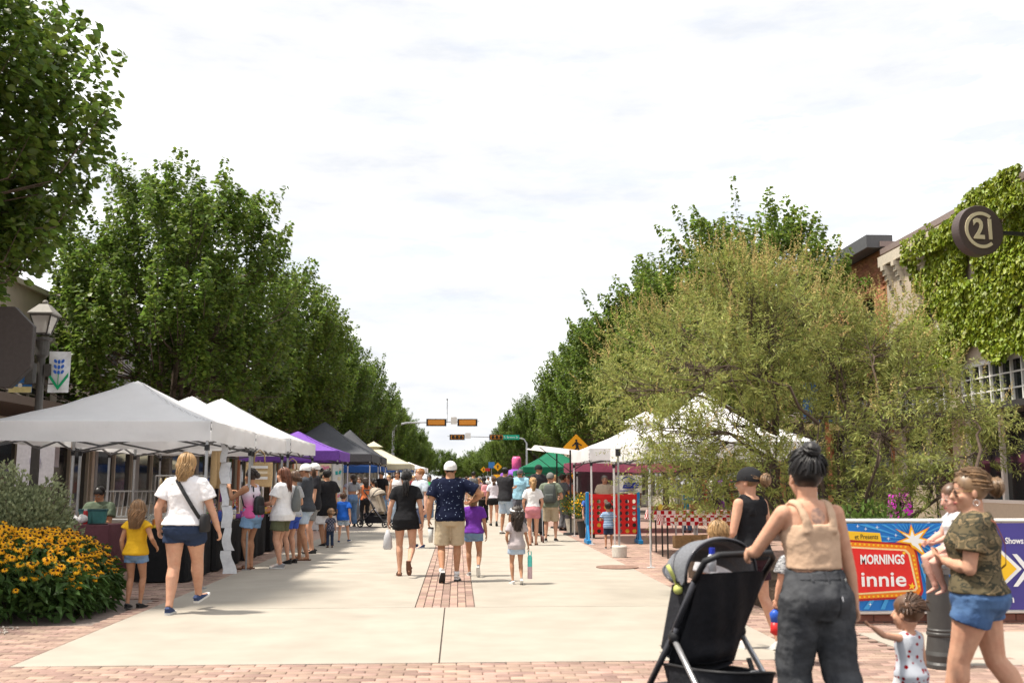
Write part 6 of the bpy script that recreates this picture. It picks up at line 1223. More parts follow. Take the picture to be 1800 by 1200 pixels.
# ---------------------------------------------------------------- feathery tree behind the banner
def feathery_tree():
    rs = np.random.RandomState(9); r = random.Random(9)
    lobes = [(1290, 515, 75), (1405, 500, 62), (1345, 560, 110), (1215, 560, 70), (1165, 625, 90), (1110, 690, 62), (1250, 650, 100), (1350, 660, 100), (1445, 575, 85), (1540, 615, 72), (1605, 655, 66), (1680, 690, 42), (1540, 680, 100), (1640, 755, 52), (1560, 780, 85), (1520, 860, 65), (1190, 770, 50), (1170, 835, 45), (1290, 750, 80), (1400, 750, 80), (1235, 880, 40), (1640, 855, 38), (1440, 860, 55), (1345, 830, 55), (1460, 660, 90), (1475, 550, 50), (1340, 490, 50), (1080, 680, 34), (1265, 460, 30), (1585, 560, 50), (1715, 735, 30), (1760, 750, 24), (1205, 845, 42), (1250, 835, 42), (1300, 865, 38), (1380, 855, 45), (1500, 905, 40), (1590, 900, 36), (1230, 800, 48), (1735, 800, 26), (1130, 760, 40)]
    base = V(at(1478, 845, 12.4)); base.z = .2; t = thing('feathery_tree', 'spreading feathery tree with olive foliage and tan seed plumes behind the banners', 'tree', base)
    mb = MB(); vs_, fs_, pv, pf = [], [], [], []; o = 0; po = 0
    stems = []
    for i in range(7):
        a = i * .9 + .3; d = V((math.cos(a) * .55, math.sin(a) * .45, 1)); p = V((math.cos(a) * .09, math.sin(a) * .09, -.1)); pts = [p.copy()]; 
        for s in range(6): d = (d + V((r.uniform(-.28, .28), r.uniform(-.28, .28), r.uniform(-.1, .15)))).normalized(); p = p + d * .36; pts.append(p.copy())
        mb.tube(pts, [.055, .047, .038, .03, .022, .014, .006], 7); stems += [(q, (.06 - .006 * n)) for n, q in enumerate(pts)][1:]
    allp = []
    for (px, py, rp) in lobes:
        py += 20 if py < 600 else 0
        Y = r.uniform(11.6, 14.6) if py > 560 else r.uniform(12.2, 14.2); c = V(at(px, py, Y)) - base; rad = rp / 1750 * Y * 1.05
        st, _ = min(stems, key=lambda q: (q[0] - c).length + (1.5 if q[0].z > c.z - .1 else 0)); n_ = 6; prev = [st.copy()]
        for s in range(1, n_ + 1): u = s / n_; prev.append(st.lerp(c, u) + V((r.uniform(-.08, .08), r.uniform(-.08, .08), .22 * math.sin(u * 3.14) + r.uniform(-.05, .05))))
        mb.tube(prev, [.024, .02, .017, .014, .011, .008, .005], 5, cap=False)
        ns = int(66 * (rp / 70) ** 2 + 22)
        for s in range(ns):
            v = V(rs.normal(size=3)); v.normalize(); rr = rad * r.uniform(.25, 1.1) ** .5; b_ = c + v * rr * .85; d = (v * .75 + V((0, 0, .55)) + V(rs.normal(size=3)) * .35).normalized(); L_ = r.uniform(.28, .55)
            allp.append((b_, d, L_, v.z > -.1 and r.random() < (.8 if py < 640 else .2)))
            if s % 3 == 0: q = prev[r.randint(3, n_)]; mb.tube([q, q.lerp(b_, .5) + V((0, 0, .03)), b_ + d * L_ * .6], [.007, .005, .002], 3, cap=False)
    B = np.array([p[0] for p in allp]); D = np.array([p[1] for p in allp]); Ls = np.array([p[2] for p in allp]); n = len(allp); m = 30
    idx = np.repeat(np.arange(n), m); u = np.tile(np.linspace(.08, 1, m), n); sgn = np.tile(np.array([1, -1] * (m // 2)), n)
    side = norm(np.cross(D, rs.normal(size=(n, 3))))[idx]; d = D[idx]; c = B[idx] + d * (u * Ls[idx])[:, None] + np.array([0, 0, -1]) * (u ** 2 * .10 * Ls[idx])[:, None] + rs.normal(size=(n * m, 3)) * .012
    ax = side * sgn[:, None] * .9 + d * .6 + rs.normal(size=(n * m, 3)) * .25
    v, f = leaves(c, ax, (.095 * rs.uniform(.6, 1.2, n * m) * (1.05 - .5 * u)), .22, rs, fold=.1, droop=.1)
    link('crown', npmesh('crown', v, f, M('feather_leaf', (.27, .29, .08), .6, var=.22, scale=1.6, island=.42, hue=.025, transl=.4)), t)
    pl_ = [i for i in range(n) if allp[i][3]]; m = 16; idx = np.repeat(pl_, m); u = np.tile(np.linspace(0, 1, m), len(pl_)); d = norm(D + np.array([0, 0, .8]))[idx]
    c = B[idx] + D[idx] * Ls[idx][:, None] * .75 + d * (u * .26)[:, None]; ax = norm(rs.normal(size=(len(c), 3))) * .8 + d * .8
    v, f = leaves(c, ax, .042 * (1.25 - .8 * u), .5, rs); link('seed_plumes', npmesh('seed_plumes', v, f, M('seed_tan', (.42, .32, .13), .8, var=.2, island=.35, transl=.3)), t, kind='stuff')
    mb.build('trunk', M('branch_bark', (.085, .06, .045), .95, var=.3), t, sm=True)
feathery_tree()
# ---------------------------------------------------------------- sage shrub
def shrub(label, loc, rx, ry, h, n, mat, size, seed, wid=.4, name='shrub', zlow=.05):
    rs = np.random.RandomState(seed); t = thing(name, label, 'shrub', loc); u = rs.normal(size=(n, 3)); u = norm(u); u[:, 2] = np.abs(u[:, 2]); rr = rs.uniform(.35, 1, n) ** .5
    bump = np.array([1 + .22 * noise.noise(V(x * 2.3)) + .1 * noise.noise(V(x * 6)) for x in u]); c = u * rr[:, None] * bump[:, None] * np.array([rx, ry, h - zlow]) + np.array([0, 0, zlow])
    v, f = leaves(c, u * .8 + rs.normal(size=(n, 3)) * .5 + np.array([0, 0, .7]), size * rs.uniform(.6, 1.3, n), wid, rs); link('foliage', npmesh('foliage', v, f, mat), t)
    b = MB(); r = random.Random(seed)
    for i in range(14): a = r.uniform(0, 6.28); q = r.uniform(.3, .8); b.tube([(0, 0, -.02), (math.cos(a) * rx * q * .4, math.sin(a) * ry * q * .4, h * .4), (math.cos(a) * rx * q, math.sin(a) * ry * q, h * .82)], [.018, .012, .004], 5, cap=False)
    b.build('stems', BARK, t); return t
SAGE = M('sage_leaf', (.27, .30, .16), .7, var=.18, scale=3, island=.35, transl=.25)
p = at(35, 845, 12.9); shrub('rounded silver-green sage shrub behind the yellow flowers', (p.x, 12.9, 0), .86, .7, at(60, 838, 12.9).z, 26000, SAGE, .06, 3, wid=.5)
shrub('second sage shrub at the left edge behind the yellow flowers', (p.x - 1.2, 12.7, 0), .8, .7, 1.3, 15000, SAGE, .06, 8, wid=.5)
# ---------------------------------------------------------------- yellow flowers
bx0, bx1, by0, by1 = -7.3, -3.86, 10.55, 12.7
fl = thing('flower_bed', 'bed of yellow black-eyed daisies with dark green leaves beside the pavement', 'flower bed', ((bx0 + bx1) / 2, (by0 + by1) / 2, 0)); org = np.array(fl.location)
def inbed(x, y): return ((x + 5.78) / 1.82) ** 4 + ((y - 11.7) / 1.12) ** 4 < 1
def bedh(x, y): e = max(((x + 5.78) / 1.84) ** 2, ((y - 11.7) / 1.14) ** 2); return (.93 - .05 * (x + 5.78)) * (1 - e ** 3 * .62) * (1 + .10 * noise.noise(V((x * 1.9, y * 1.9, 0))))
r = random.Random(6); pts = []
while len(pts) < 1650:
    x, y = r.uniform(-7.45, -3.75), r.uniform(10.5, 12.9)
    if not inbed(x, y): continue
    h = bedh(x, y); e = max(abs((x + 5.78) / 1.84), abs((y - 11.7) / 1.14)); z = h * r.uniform(.93, 1.06) if r.random() < .62 or y > 11.5 and x < -4.4 else h * r.uniform(.42, 1) ** .6
    pts.append((x, y, z))
n = 17000; rs = np.random.RandomState(2); xs, ys = rs.uniform(-7.45, -3.75, n), rs.uniform(10.5, 12.9, n); ok = np.array([inbed(a, c) for a, c in zip(xs, ys)]); xs, ys = xs[ok], ys[ok]; hh = np.array([bedh(a, c) for a, c in zip(xs, ys)]); zz = hh * rs.uniform(.02, .95, len(xs)) ** .7
c = np.stack([xs, ys, zz], 1) - org; ax = np.stack([(xs + 5.78) * .4, (ys - 11.7) * .6, rs.uniform(-.1, .5, len(xs))], 1) + rs.normal(size=(len(xs), 3)) * .5
v, f = leaves(c, ax, .10 * rs.uniform(.6, 1.35, len(c)) * np.where(zz < .4, 1.35, .9), .45, rs, droop=.3); link('foliage', npmesh('foliage', v, f, M('bed_leaf', (.05, .10, .022), .55, var=.2, scale=4, island=.35, transl=.25)), fl, kind='stuff')
PET = M('petal_yellow', (.86, .42, .006), .6, var=.1, scale=6, island=.18, hue=.012, transl=.3); EYE_ = M('flower_eye', (.035, .014, .008), .9, var=.2)
def flower_arr():
    V_, F_, MI = [], [], []; m = 12
    for i in range(m):
        a = 2 * math.pi * i / m; da = .21; pts_ = [(.008, 0, .0), (.024, -.0075, -.003), (.042, 0, -.016), (.024, .0075, -.003)]; o = len(V_)
        for q, s, z in pts_: V_.append((q * math.cos(a) - s * math.sin(a), q * math.sin(a) + s * math.cos(a), z))
        F_ += [(o, o + 1, o + 2), (o, o + 2, o + 3)]; MI += [0, 0]
    o = len(V_); k = 6
    for rr, z in ((.011, -.002), (.0105, .009)): V_ += [(rr * math.cos(2 * math.pi * i / k), rr * math.sin(2 * math.pi * i / k), z) for i in range(k)]
    V_.append((0, 0, .016))
    for i in range(k): F_ += [(o + i, o + (i + 1) % k, o + k + (i + 1) % k), (o + i, o + k + (i + 1) % k, o + k + i), (o + k + i, o + k + (i + 1) % k, o + 2 * k)]; MI += [1] * 3
    return np.array(V_, np.float32), np.array(F_), MI
fv, ff, fmi = flower_arr(); fme = npmesh('flower', fv, ff, PET); fme.materials.append(EYE_); fme.polygons.foreach_set('material_index', fmi)
pts.sort(key=lambda p: (V(p) - cam.location).length - p[2] * .8); rest = []
for i, p_ in enumerate(pts):
    e = V(((p_[0] + 5.78) * .35, (p_[1] - 11.7) * .5 - .35, 1.0)) + V((r.gauss(0, .35), r.gauss(0, .35), 0)); rot = e.to_track_quat('Z', 'Y').to_matrix(); sc = r.uniform(.85, 1.25)
    if i < 300:
        o = link('flower', fme, fl); o.location = V(p_) - fl.location; o.rotation_euler = rot.to_euler(); o.scale = (sc,) * 3
    else: rest.append((np.array(rot), np.array(p_) - org, sc))
vv = np.concatenate([(fv * s) @ m_.T + c_ for m_, c_, s in rest]); fo = np.concatenate([ff + i * len(fv) for i in range(len(rest))]); me = npmesh('flower', vv, fo, PET); me.materials.append(EYE_); me.polygons.foreach_set('material_index', fmi * len(rest)); link('flower', me, fl, kind='stuff')
# ground cover and lower plants in the planter bed behind the fence, plant stall greenery
for i, (px, Y, w, h, mt) in enumerate([(1530, 11.0, .8, .95, 0), (1640, 11.3, .7, .7, 0), (1480, 11.6, .6, .8, 0), (1760, 12.5, .8, .6, 0)]):
    q = at(px, 845, Y); shrub(['leafy green bush behind the blue banner', 'low bush behind the starburst of the blue banner', 'green bush beside the tan tank woman behind the fence', 'low bush behind the purple banner'][i], (q.x, Y, .2), w, .6, h, 3500, M('bush_leaf', (.10, .16, .03), .55, island=.35, transl=.35), .10, 20 + i, wid=.35)
b = MB()
for i, (px, py) in enumerate([(1010, 938), (1032, 945)]):
    g_ = G(px, py); t = thing('planter_box', ['pale square planter with yellow-green flowers beside the flat awning', 'black plant pot beside the red game'][i], 'planter', (g_.x, g_.y, 0)); b = MB(); b.rings([(0, 0, 0, .2, .2), (0, 0, .42, .26, .26), (0, 0, .42, .23, .23), (0, 0, .36, .22, .22)], 4 if i == 0 else 18); b.build('pot', [M('planter_stone', (.5, .45, .38), .85), BLACKP][i], t)
    rs = np.random.RandomState(40 + i); n = 1300; c = norm(rs.normal(size=(n, 3))) * rs.uniform(.2, 1, (n, 1)) * np.array([.45, .45, .36]) + np.array([0, 0, .78]); v, f = leaves(c, rs.normal(size=(n, 3)) + np.array([0, 0, .6]), .08, .4, rs); link('foliage', npmesh('foliage', v, f, MATS['bush_leaf']), t); v, f = leaves(c[:260] + np.array([0, 0, .06]), rs.normal(size=(260, 3)), .05, .9, rs); link('blossoms', npmesh('blossoms', v, f, PET), t, kind='stuff')
ORD = ['first', 'second', 'third', 'fourth', 'fifth', 'sixth', 'seventh', 'eighth', 'ninth', 'tenth', 'eleventh', 'twelfth']
# ---------------------------------------------------------------- stall tables and goods
def table(label, x0, x1, y0, y1, h, mat, cloth_to=.02, legs=True, top=None, group='stall tables'):
    cx, cy = (x0 + x1) / 2, (y0 + y1) / 2; t = thing('stall_table', label, 'table', (cx, cy, 0), 0, group); w, d = x1 - x0, y1 - y0
    b = MB(); b.box((0, 0, h - .02), (w - .02, d - .02, .03)); b.build('tabletop', top or WHITEP, t)
    for i in (-1, 1):
        for j in (-1, 1): b = MB(); b.tube([(i * (w / 2 - .08), j * (d / 2 - .1), 0), (i * (w / 2 - .08), j * (d / 2 - .1), h - .03)], .016, 6); b.build('leg', DARK, t)
    c = thing('tablecloth', label.replace('table', 'cloth draped over a table', 1) if False else 'cloth over the ' + label, 'tablecloth', (cx, cy, 0), 0, 'tablecloths'); b = MB(); n = 72; per = 2 * (w + d)
    def pt(u):
        s = u * per
        for (ax, ay, bx_, by_, L_) in ((-1, -1, 1, -1, w), (1, -1, 1, 1, d), (1, 1, -1, 1, w), (-1, 1, -1, -1, d)):
            if s <= L_: q = s / L_; return ((ax + (bx_ - ax) * q) * w / 2, (ay + (by_ - ay) * q) * d / 2, (0 if ax != bx_ else ax), (0 if ay != by_ else ay))
            s -= L_
        return (-w / 2, -d / 2, 0, -1)
    def f(i, j): x, y, nx, ny = pt(min(i, .99999)); o = .008 + (1 - j) * (.02 + .022 * math.sin(i * per * 9 + cx * 3)); return (x + nx * o, y + ny * o, cloth_to + (h + .004 - cloth_to) * j)
    b.grid(f, n, 5); b.grid(lambda i, j: ((i - .5) * (w + .016), (j - .5) * (d + .016), h + .004), 6, 6); b.build('cloth', mat, c, sm=False); return t
BKC = cloth('table_black', (.012, .012, .013)); MAR = cloth('table_maroon', (.17, .07, .085))
names = ['jewellery table beneath the second canopy', 'craft table behind the auburn-haired woman', 'long dark table beneath the last white canopy']
table('black-covered ' + 'front stall table beside the leaning paper strip', -4.62, -3.92, 14.9, 16.3, .76, BKC)
table('black-covered ' + names[0], -4.62, -3.92, 16.6, 18.6, .76, BKC); table('black-covered ' + names[1], -4.6, -3.9, 18.8, 20.8, .76, BKC); table('black-covered ' + names[2], -4.6, -3.9, 21.2, 24.2, .76, BKC)
table('maroon-covered table in front of the seated vendor', -6.75, -5.45, 16.2, 17.0, .76, MAR)
table('white-covered table beneath the purple canopy', -4.6, -3.9, 30.2, 32.4, .76, WHITEC); table('grey-covered table beneath the charcoal canopy', -4.6, -3.9, 37, 40, .76, cloth('table_grey', (.2, .2, .22)))
CHK = pattern('red_check', 'check', 'd8c8c4', 'a01820', 13)
ckt = at(1195, 845, 19.3).x
table('red checkered nearer table beyond the stroller', at(1166, 845, 18.9).x, at(1285, 845, 18.9).x, 18.9, 19.6, .80, CHK, cloth_to=.62, top=WHITEP); table('red checkered farther table beside the yellow cup', at(1146, 845, 20.6).x, at(1290, 845, 20.6).x, 20.6, 21.3, .84, CHK, cloth_to=.66, top=WHITEP)
def jar(label, x, y, z, r, h, mat, lid, group):
    t = thing('jar', label, 'jar', (x, y, z), 0, group); b = MB(); b.rings([(0, 0, 0, r * .9, r * .9), (0, 0, .01, r, r), (0, 0, h * .8, r, r), (0, 0, h * .9, r * .75, r * .75)], 14); b.build('glass', mat, t, sm=True); b = MB(); b.rings([(0, 0, h * .88, r * .8, r * .8), (0, 0, h, r * .8, r * .8)], 14); b.build('lid', lid, t); return t
gc = {'red': (.45, .04, .04), 'teal': (.02, .3, .3), 'yellow': (.6, .42, .04), 'pink': (.6, .2, .3), 'white': (.6, .6, .58), 'blue': (.04, .1, .4), 'green': (.06, .28, .07), 'black': (.02, .02, .02), 'orange': (.6, .2, .03), 'purple': (.2, .06, .3), 'cream': (.6, .52, .38)}
GM = {k: M('goods_' + k, v, .5, var=.1) for k, v in gc.items()}; gk = list(GM)
r = random.Random(12)
seen = {}; tot = {}
for i in range(26): c = gk[(i * 5 + i // 3) % len(gk)]; tot[c] = tot.get(c, 0) + 1
for i in range(26):
    y = 16.75 + i * .29; c = gk[(i * 5 + i // 3) % len(gk)]; seen[c] = seen.get(c, 0) + 1; jar(f'{c} jar on the black-covered stall tables, ' + ('nearest' if seen[c] == 1 else 'farthest' if seen[c] == tot[c] else 'middle') + ' one of that colour', -4.05 - r.random() * .22, y + r.uniform(-.08, .08), .766, r.uniform(.03, .05), r.uniform(.08, .2), GM[c], GM[gk[(i * 3) % len(gk)]], 'small jars set out on the stall tables')
# jewellery stands (T-bars with hanging necklaces)
for i in range(9):
    x, y = -4.42 + (i % 2) * .12, 16.8 + i * .42; t = thing('jewellery_stand', f'{ORD[i]} pendant stand from the viewer end of the jewellery table', 'display stand', (x, y, .766), R(90), 'jewellery stands on the stall tables'); b = MB(); b.rings([(0, 0, 0, .07, .05), (0, 0, .015, .07, .05)], 14); b.tube([(0, 0, 0), (0, 0, .36)], .008, 6); b.tube([(-.14, 0, .36), (.14, 0, .36)], .01, 6); b.build('frame', BLACKP, t)
    for j in range(7): b = MB(); xx = -.12 + j * .04; b.tube([(xx, -.012, .36), (xx, -.014, .2 + .04 * (j % 3))], .0025, 4); b.ball((xx, -.016, .19 + .04 * (j % 3)), .016, 6, 5); b.build('pendant', GM[gk[(i + j * 3) % len(gk)]], t)
# trays and papers at the table end nearest the viewer
def boxy(name, label, cat, loc, dims, mat, group=None, rz=0, rim=.012):
    t = thing(name, label, cat, loc, rz, group); w, d, h = dims; b = MB(); b.box((0, 0, .006), (w, d, .012)); b.build('base', mat, t)
    for sx_, sy_ in ((1, 0), (-1, 0), (0, 1), (0, -1)): b = MB(); b.box((sx_ * (w / 2 - rim / 2), sy_ * (d / 2 - rim / 2), h / 2), (rim if sx_ else w, rim if sy_ else d - 2 * rim, h)); b.build('side', mat, t)
    return t
boxy('tray', 'shallow yellow tray on the end of the front black table', 'tray', (-4.2, 15.05, .768), (.4, .26, .05), GM['yellow'])
single('paper_stack', (lambda b: ([b.box((r.uniform(-.01, .01), r.uniform(-.01, .01), .004 + .006 * i), (.3, .22, .005), rz=r.uniform(-.15, .15)) for i in range(5)], b)[1])(MB()), M('paper', (.7, .69, .67), .8), 'white papers fanned on the corner of the front black table', 'papers', (-3.98, 15.35, .766), R(12))
for i, (x, y, c) in enumerate([(-4.3, 15.6, 'cream'), (-4.1, 15.95, 'white'), (-4.45, 15.3, 'orange')]): boxy('display_box', f'small {c} display box on the front black table', 'box', (x, y, .766), (.18, .14, .12), GM[c], 'display boxes on the front table', rz=i)
# hanging tote bags
def tote(label, x, y, z, w, h, lines, rz=0):
    t = thing('tote_bag', label, 'tote bag', (x, y, z), rz, 'burlap tote bags hanging from the canopy'); bm_ = M('burlap', (.44, .32, .17), .95, var=.2, scale=60, bump=.5, bscale=120); b = MB()
    b.rings([(0, 0, -h, w / 2 * .96, .04), (0, 0, -h * .5, w / 2, .06), (0, 0, -.0, w / 2 * .97, .03)], 20, p=5); b.build('body', bm_, t)
    for s in (-1, 1): b = MB(); b.tube([(-w * .2, s * .03, -.02), (-w * .17, s * .03, h * .35), (0, s * .02, h * .5), (w * .17, s * .03, h * .35), (w * .2, s * .03, -.02)], .012, 6); b.build('handle', bm_, t, sm=True)
    for i, (lz, lw, c) in enumerate(lines): b = MB(); b.box((0, -.062, -h * lz), (w * lw, .004, h * .11)); b.build('printed_panel', GM[c], t)
    return t
tote('large burlap tote bag with pale printed panels hanging from the canopy edge', at(455, 845, 17.5).x, 17.5, at(455, 812, 17.5).z, .46, .42, [(.2, .62, 'white'), (.42, .6, 'cream'), (.64, .62, 'white')], R(12))
tote('smaller burlap tote bag with a pale print hanging by the white caps', at(513, 845, 21.0).x, 21.0, at(513, 824, 21).z, .46, .44, [(.3, .6, 'white'), (.5, .6, 'blue')], R(12))
# brown paper bags and long paper strip by the front pole
for i in range(4):
    p = at(377 + i * 5, 792, 15.1 + i * .12); t = single('paper_bag', (lambda b: (b.rings([(0, 0, 0, .035, .02), (0, 0, -.06, .045, .03), (0, 0, -.5 - .06 * (i % 2), .05, .03), (0, 0, -.56, .03, .02)], 10), b)[1])(MB()), M('kraft', (.42, .29, .15), .8, var=.1), ['brown kraft roll nearest the front canopy pole', 'second brown kraft roll hanging by the pole', 'third brown kraft roll hanging by the pole', 'brown kraft roll hanging next to the paper strip'][i], 'paper roll', p, 0, 'kraft paper rolls hanging at the canopy corner', sm=True)
top_, bot_ = at(392, 775, 15.35), at(403, 1008, 14.7)
t = thing('paper_strip', 'long curling strip of printed newspaper sheets hanging down beside the front pole', 'paper strip', top_); PAP = M('newsprint', (.56, .56, .57), .85, var=.08, scale=12, rgb2=(.48, .48, .50), cut=(.4, .7)); nseg = 6; dl = bot_ - top_
for i in range(nseg):
    a = dl * (i / nseg); c = dl * ((i + 1) / nseg); b = MB()
    for o_ in (0, .003): b.grid(lambda u, v, a=a, c=c, i=i, o_=o_: a.lerp(c, v) + V(((u - .5) * (.10 + .05 * (i % 2) + .05 * v * (i > 3)) + .02 * math.sin(v * 5 + i * 2) + .015 * math.sin(i * 2.3), o_ + .03 * math.sin(v * 3.1 + i) - .01 * i * .2, 0)), 4, 6)
    b.build('sheet', PAP, t, sm=True)
# clothing racks
def rack(label, x, y, rz, n, cols, L_=1.4, h=1.55, group='clothing racks'):
    t = thing('clothing_rack', label, 'clothing rack', (x, y, 0), rz, group); b = MB()
    for s in (-1, 1): b.tube([(s * L_ / 2, 0, 0.05), (s * L_ / 2, 0, h)], .016, 8); b.tube([(s * L_ / 2, -.25, .03), (s * L_ / 2, .25, .03)], .016, 8)
    b.tube([(-L_ / 2, 0, h), (L_ / 2, 0, h)], .016, 8); b.build('frame', POLEG, t)
    for i in range(n):
        xx = -L_ / 2 + .1 + (L_ - .2) * i / (n - 1); w = .21; ln = .7 + .12 * math.sin(i * 2.1 + x)
        g_ = thing('hanging_garment', f'{ORD[i]} garment from the left, {cols[i % len(cols)]}, on the ' + label.split(' with')[0], 'garment', V((x, y, 0)) + Matrix.Rotation(rz, 3, 'Z') @ V((xx, 0, h)), rz + R(r.uniform(-8, 8)), 'garments hanging on the racks'); b = MB()
        b.rings([(0, 0, -ln, .036, w * 1.05), (.006, 0, -ln * .6, .028, w * .95), (0, 0, -.2, .03, w * .95), (0, 0, -.1, .026, w * 1.1), (0, 0, -.05, .018, .07), (0, 0, -.04, .012, .03)], 14); b.build('cloth', GM[cols[i % len(cols)]], g_, sm=True); b = MB(); b.tube([(0, 0, -.05), (0, 0, .0), (0, .02, .02), (0, .0, .03)], .004, 5); b.build('hook', POLEG, g_)
rack('rack at the back of the nearest canopy with bright clothes', at(318, 845, 20).x, 20, R(8), 9, ['cream', 'yellow', 'white', 'black', 'orange', 'white', 'teal'], L_=.95)
rack('rack beneath the last white canopy with dark clothes', -6.3, 24.6, R(4), 12, ['black', 'purple', 'white', 'blue', 'red'])
rack('rack deep in the right stalls with dark clothes', 6.0, 22.6, R(10), 10, ['black', 'red', 'white', 'black', 'purple'])
# shop-side things at the left
p = at(172, 890, 17.0)
for i, (px, c) in enumerate([(155, 'teal'), (176, 'teal')]):
    q = at(px, 910, 16.75); t = thing('storage_tub', ['left teal lidded tub on the maroon table', 'right teal lidded tub on the maroon table'][i], 'tub', (q.x, 16.7, .766), R(5)); b = MB(); b.rings([(0, 0, 0, .095, .08), (0, 0, .02, .1, .085), (0, 0, .2, .12, .1)], 16, p=4); b.build('tub', M('tub_teal', (.07, .23, .22), .5), t); b = MB(); b.rings([(0, 0, .2, .13, .11), (0, 0, .235, .13, .11)], 16, p=4); b.build('lid', M('tub_lid', (.03, .10, .11), .5), t)
q = at(138, 908, 16.4); single('tissue_bundle', (lambda b: ([b.ball((r.uniform(-.09, .09), r.uniform(-.05, .05), .05 + r.uniform(0, .07)), r.uniform(.04, .07), 8, 6) for _ in range(12)], b)[1])(MB()), M('tissue', (.7, .69, .69), .9, bump=.5, bscale=30), 'crumpled white tissue bundle beside the teal tubs', 'tissue', (q.x, 16.4, .766), sm=True)
single('tablet', (lambda b: (b.box((0, 0, .006), (.28, .19, .012)), b)[1])(MB()), BLACKP, 'dark flat tablet lying on the maroon table', 'tablet', (-5.72, 16.45, .768), R(20), bevel=.003)
jar('red and clear drink bottle next to the right teal tub', -5.98, 16.6, .766, .035, .24, GM['red'], GM['white'], None) 
p = at(62, 812, 17.6); t = thing('poster_board', 'white poster board with faint purple print leaning behind the sage shrub', 'poster', (p.x, 17.6, 0), R(-6)); b = MB(); b.box((0, 0, p.z - .05), (.66, .02, .72)); b.build('board', M('poster_white', (.62, .60, .64), .7), t); b = MB(); b.prism([(math.cos(a) * .1, math.sin(a) * .12) for a in np.linspace(0, 6, 16)], (0, -.012, p.z + .02), (1, 0, 0), (0, 0, 1), .004); b.build('print', M('poster_print', (.42, .40, .50), .7), t)
for x in (-.3, .3): b = MB(); b.bar((x, .03, 0), (x * .6, .02, p.z + .2), .025); b.build('leg', BROWNP, t)
q = at(95, 800, 20.5); single('wall_notice', (lambda b: (b.box((0, 0, 0), (.6, .02, .62)), b)[1])(MB()), M('poster_white', (0, 0, 0)), 'plain white notice in the storefront window behind the poster board', 'notice', (LBX + .12, atx(88, 800, LBX).y, atx(88, 800, LBX).z), R(90))
# slatted bench backs
t = thing('slatted_bench', 'pale grey slatted metal bench back behind the girl in yellow', 'bench', (at(228, 845, 21.5).x, 21.5, 0), R(-4)); b = MB(); b.bar((-.75, 0, 1.24), (.85, 0, 1.24), .03); b.bar((-.75, -.02, .72), (.85, -.02, .72), .03); b.box((.05, -.25, .66), (1.6, .45, .03)); b.build('frame', M('bench_grey', (.34, .34, .34), .5, metal=.3), t)
for i in range(17): b = MB(); x = -.7 + i * .094; b.tube([(x, -.02, .7), (x, .04, .95), (x + .03, .02, 1.25)], .014, 5); b.build('slat', MATS['bench_grey'], t)
for x in (-.7, .8): b = MB(); b.bar((x, -.4, 0), (x, -.4, .66), .04); b.bar((x, .0, 0), (x, .0, .72), .04); b.build('leg', MATS['bench_grey'], t)
q = G(250, 985); person('seated person in grey patterned top hidden behind the woman in white tee', (at(287, 845, 16.4).x, 16.4, 0), 1.64, -150, skin_='light', hair=('long', 'dark', .16), top=('tee', pattern('grey_floral', 'camo', '8a8a84', 'c4c2ba', 16, '6a6a5c'), .86, .03), bottom=('shorts', BLACKC, .9, .02), shoes=('shoe', BLK, SOLE), seated=True, feet=[(-.12, .42, 0, 0), (.12, .42, 0, 0)], hands=[(-.12, .3, .62), (.12, .3, .62)], detail=1)
t = thing('bistro_chair', 'ornate black wrought iron chair beneath the seated person in grey', 'chair', (at(283, 845, 16.4).x, 16.42, 0), R(30)); b = MB(); b.rings([(0, 0, .44, .21, .2), (0, 0, .46, .21, .2)], 20); b.build('seat', BLACKP, t)
for i in range(4): a = i * math.pi / 2 + .78; b = MB(); b.tube([(math.cos(a) * .18, math.sin(a) * .18, .44), (math.cos(a) * .14, math.sin(a) * .14, .2), (math.cos(a) * .27, math.sin(a) * .27, 0)], .013, 6); b.build('leg', BLACKP, t)
for i in range(6): a = i * 1.05; b = MB(); b.tube([(math.cos(a) * .2 + math.cos(u) * .05 * math.cos(a), math.sin(a) * .2 + math.cos(u) * .05 * math.sin(a), .33 + math.sin(u) * .08) for u in np.linspace(0, 6.3, 12)], .008, 5); b.build('scroll', BLACKP, t)
b = MB(); b.tube([(-.2, .12, .45), (-.2, .2, .85), (0, .22, .95), (.2, .2, .85), (.2, .12, .45)], .013, 6); b.build('back_frame', BLACKP, t)
# photo-covered side panels beneath the purple canopy
q1, q2 = at(583, 845, 29.6), at(622, 845, 29.6)
def display_panel(label, px0, px1, Y, z0, z1, base, spots, seed):
    a, c = at(px0, 845, Y).x, at(px1, 845, Y).x; t = thing('sticker_stand', label, 'display stand', ((a + c) / 2, Y, 0), 0, 'display stands beneath the purple canopy'); w = c - a; b = MB(); b.box((0, 0, (z0 + z1) / 2), (w, .03, z1 - z0)); b.build('board', base, t)
    for x in (-w / 2, w / 2): b = MB(); b.bar((x, 0, 0), (x, 0, z1), .03); b.build('leg', POLEW, t)
    rr = random.Random(seed)
    for i in range(spots): b = MB(); b.box((rr.uniform(-w / 2 + .06, w / 2 - .06), -.02 - i * .0006, rr.uniform(z0 + .08, z1 - .08)), (rr.uniform(.05, .1), .008, rr.uniform(.05, .11)), rot=Matrix.Rotation(rr.uniform(-.4, .4), 3, 'Y')); b.build('card', GM[rr.choice(['black', 'black', 'white', 'cream', 'pink'] if seed == 1 else ['pink', 'white', 'cream', 'teal'])], t)
display_panel('white panel covered in small dark stickers beside the man in black', 560, 583, 29.7, .55, 1.95, GM['cream'], 60, 1)
display_panel('pale pink and white patterned panel beneath the purple canopy', 584, 602, 29.8, .5, 1.95, GM['white'], 14, 2)
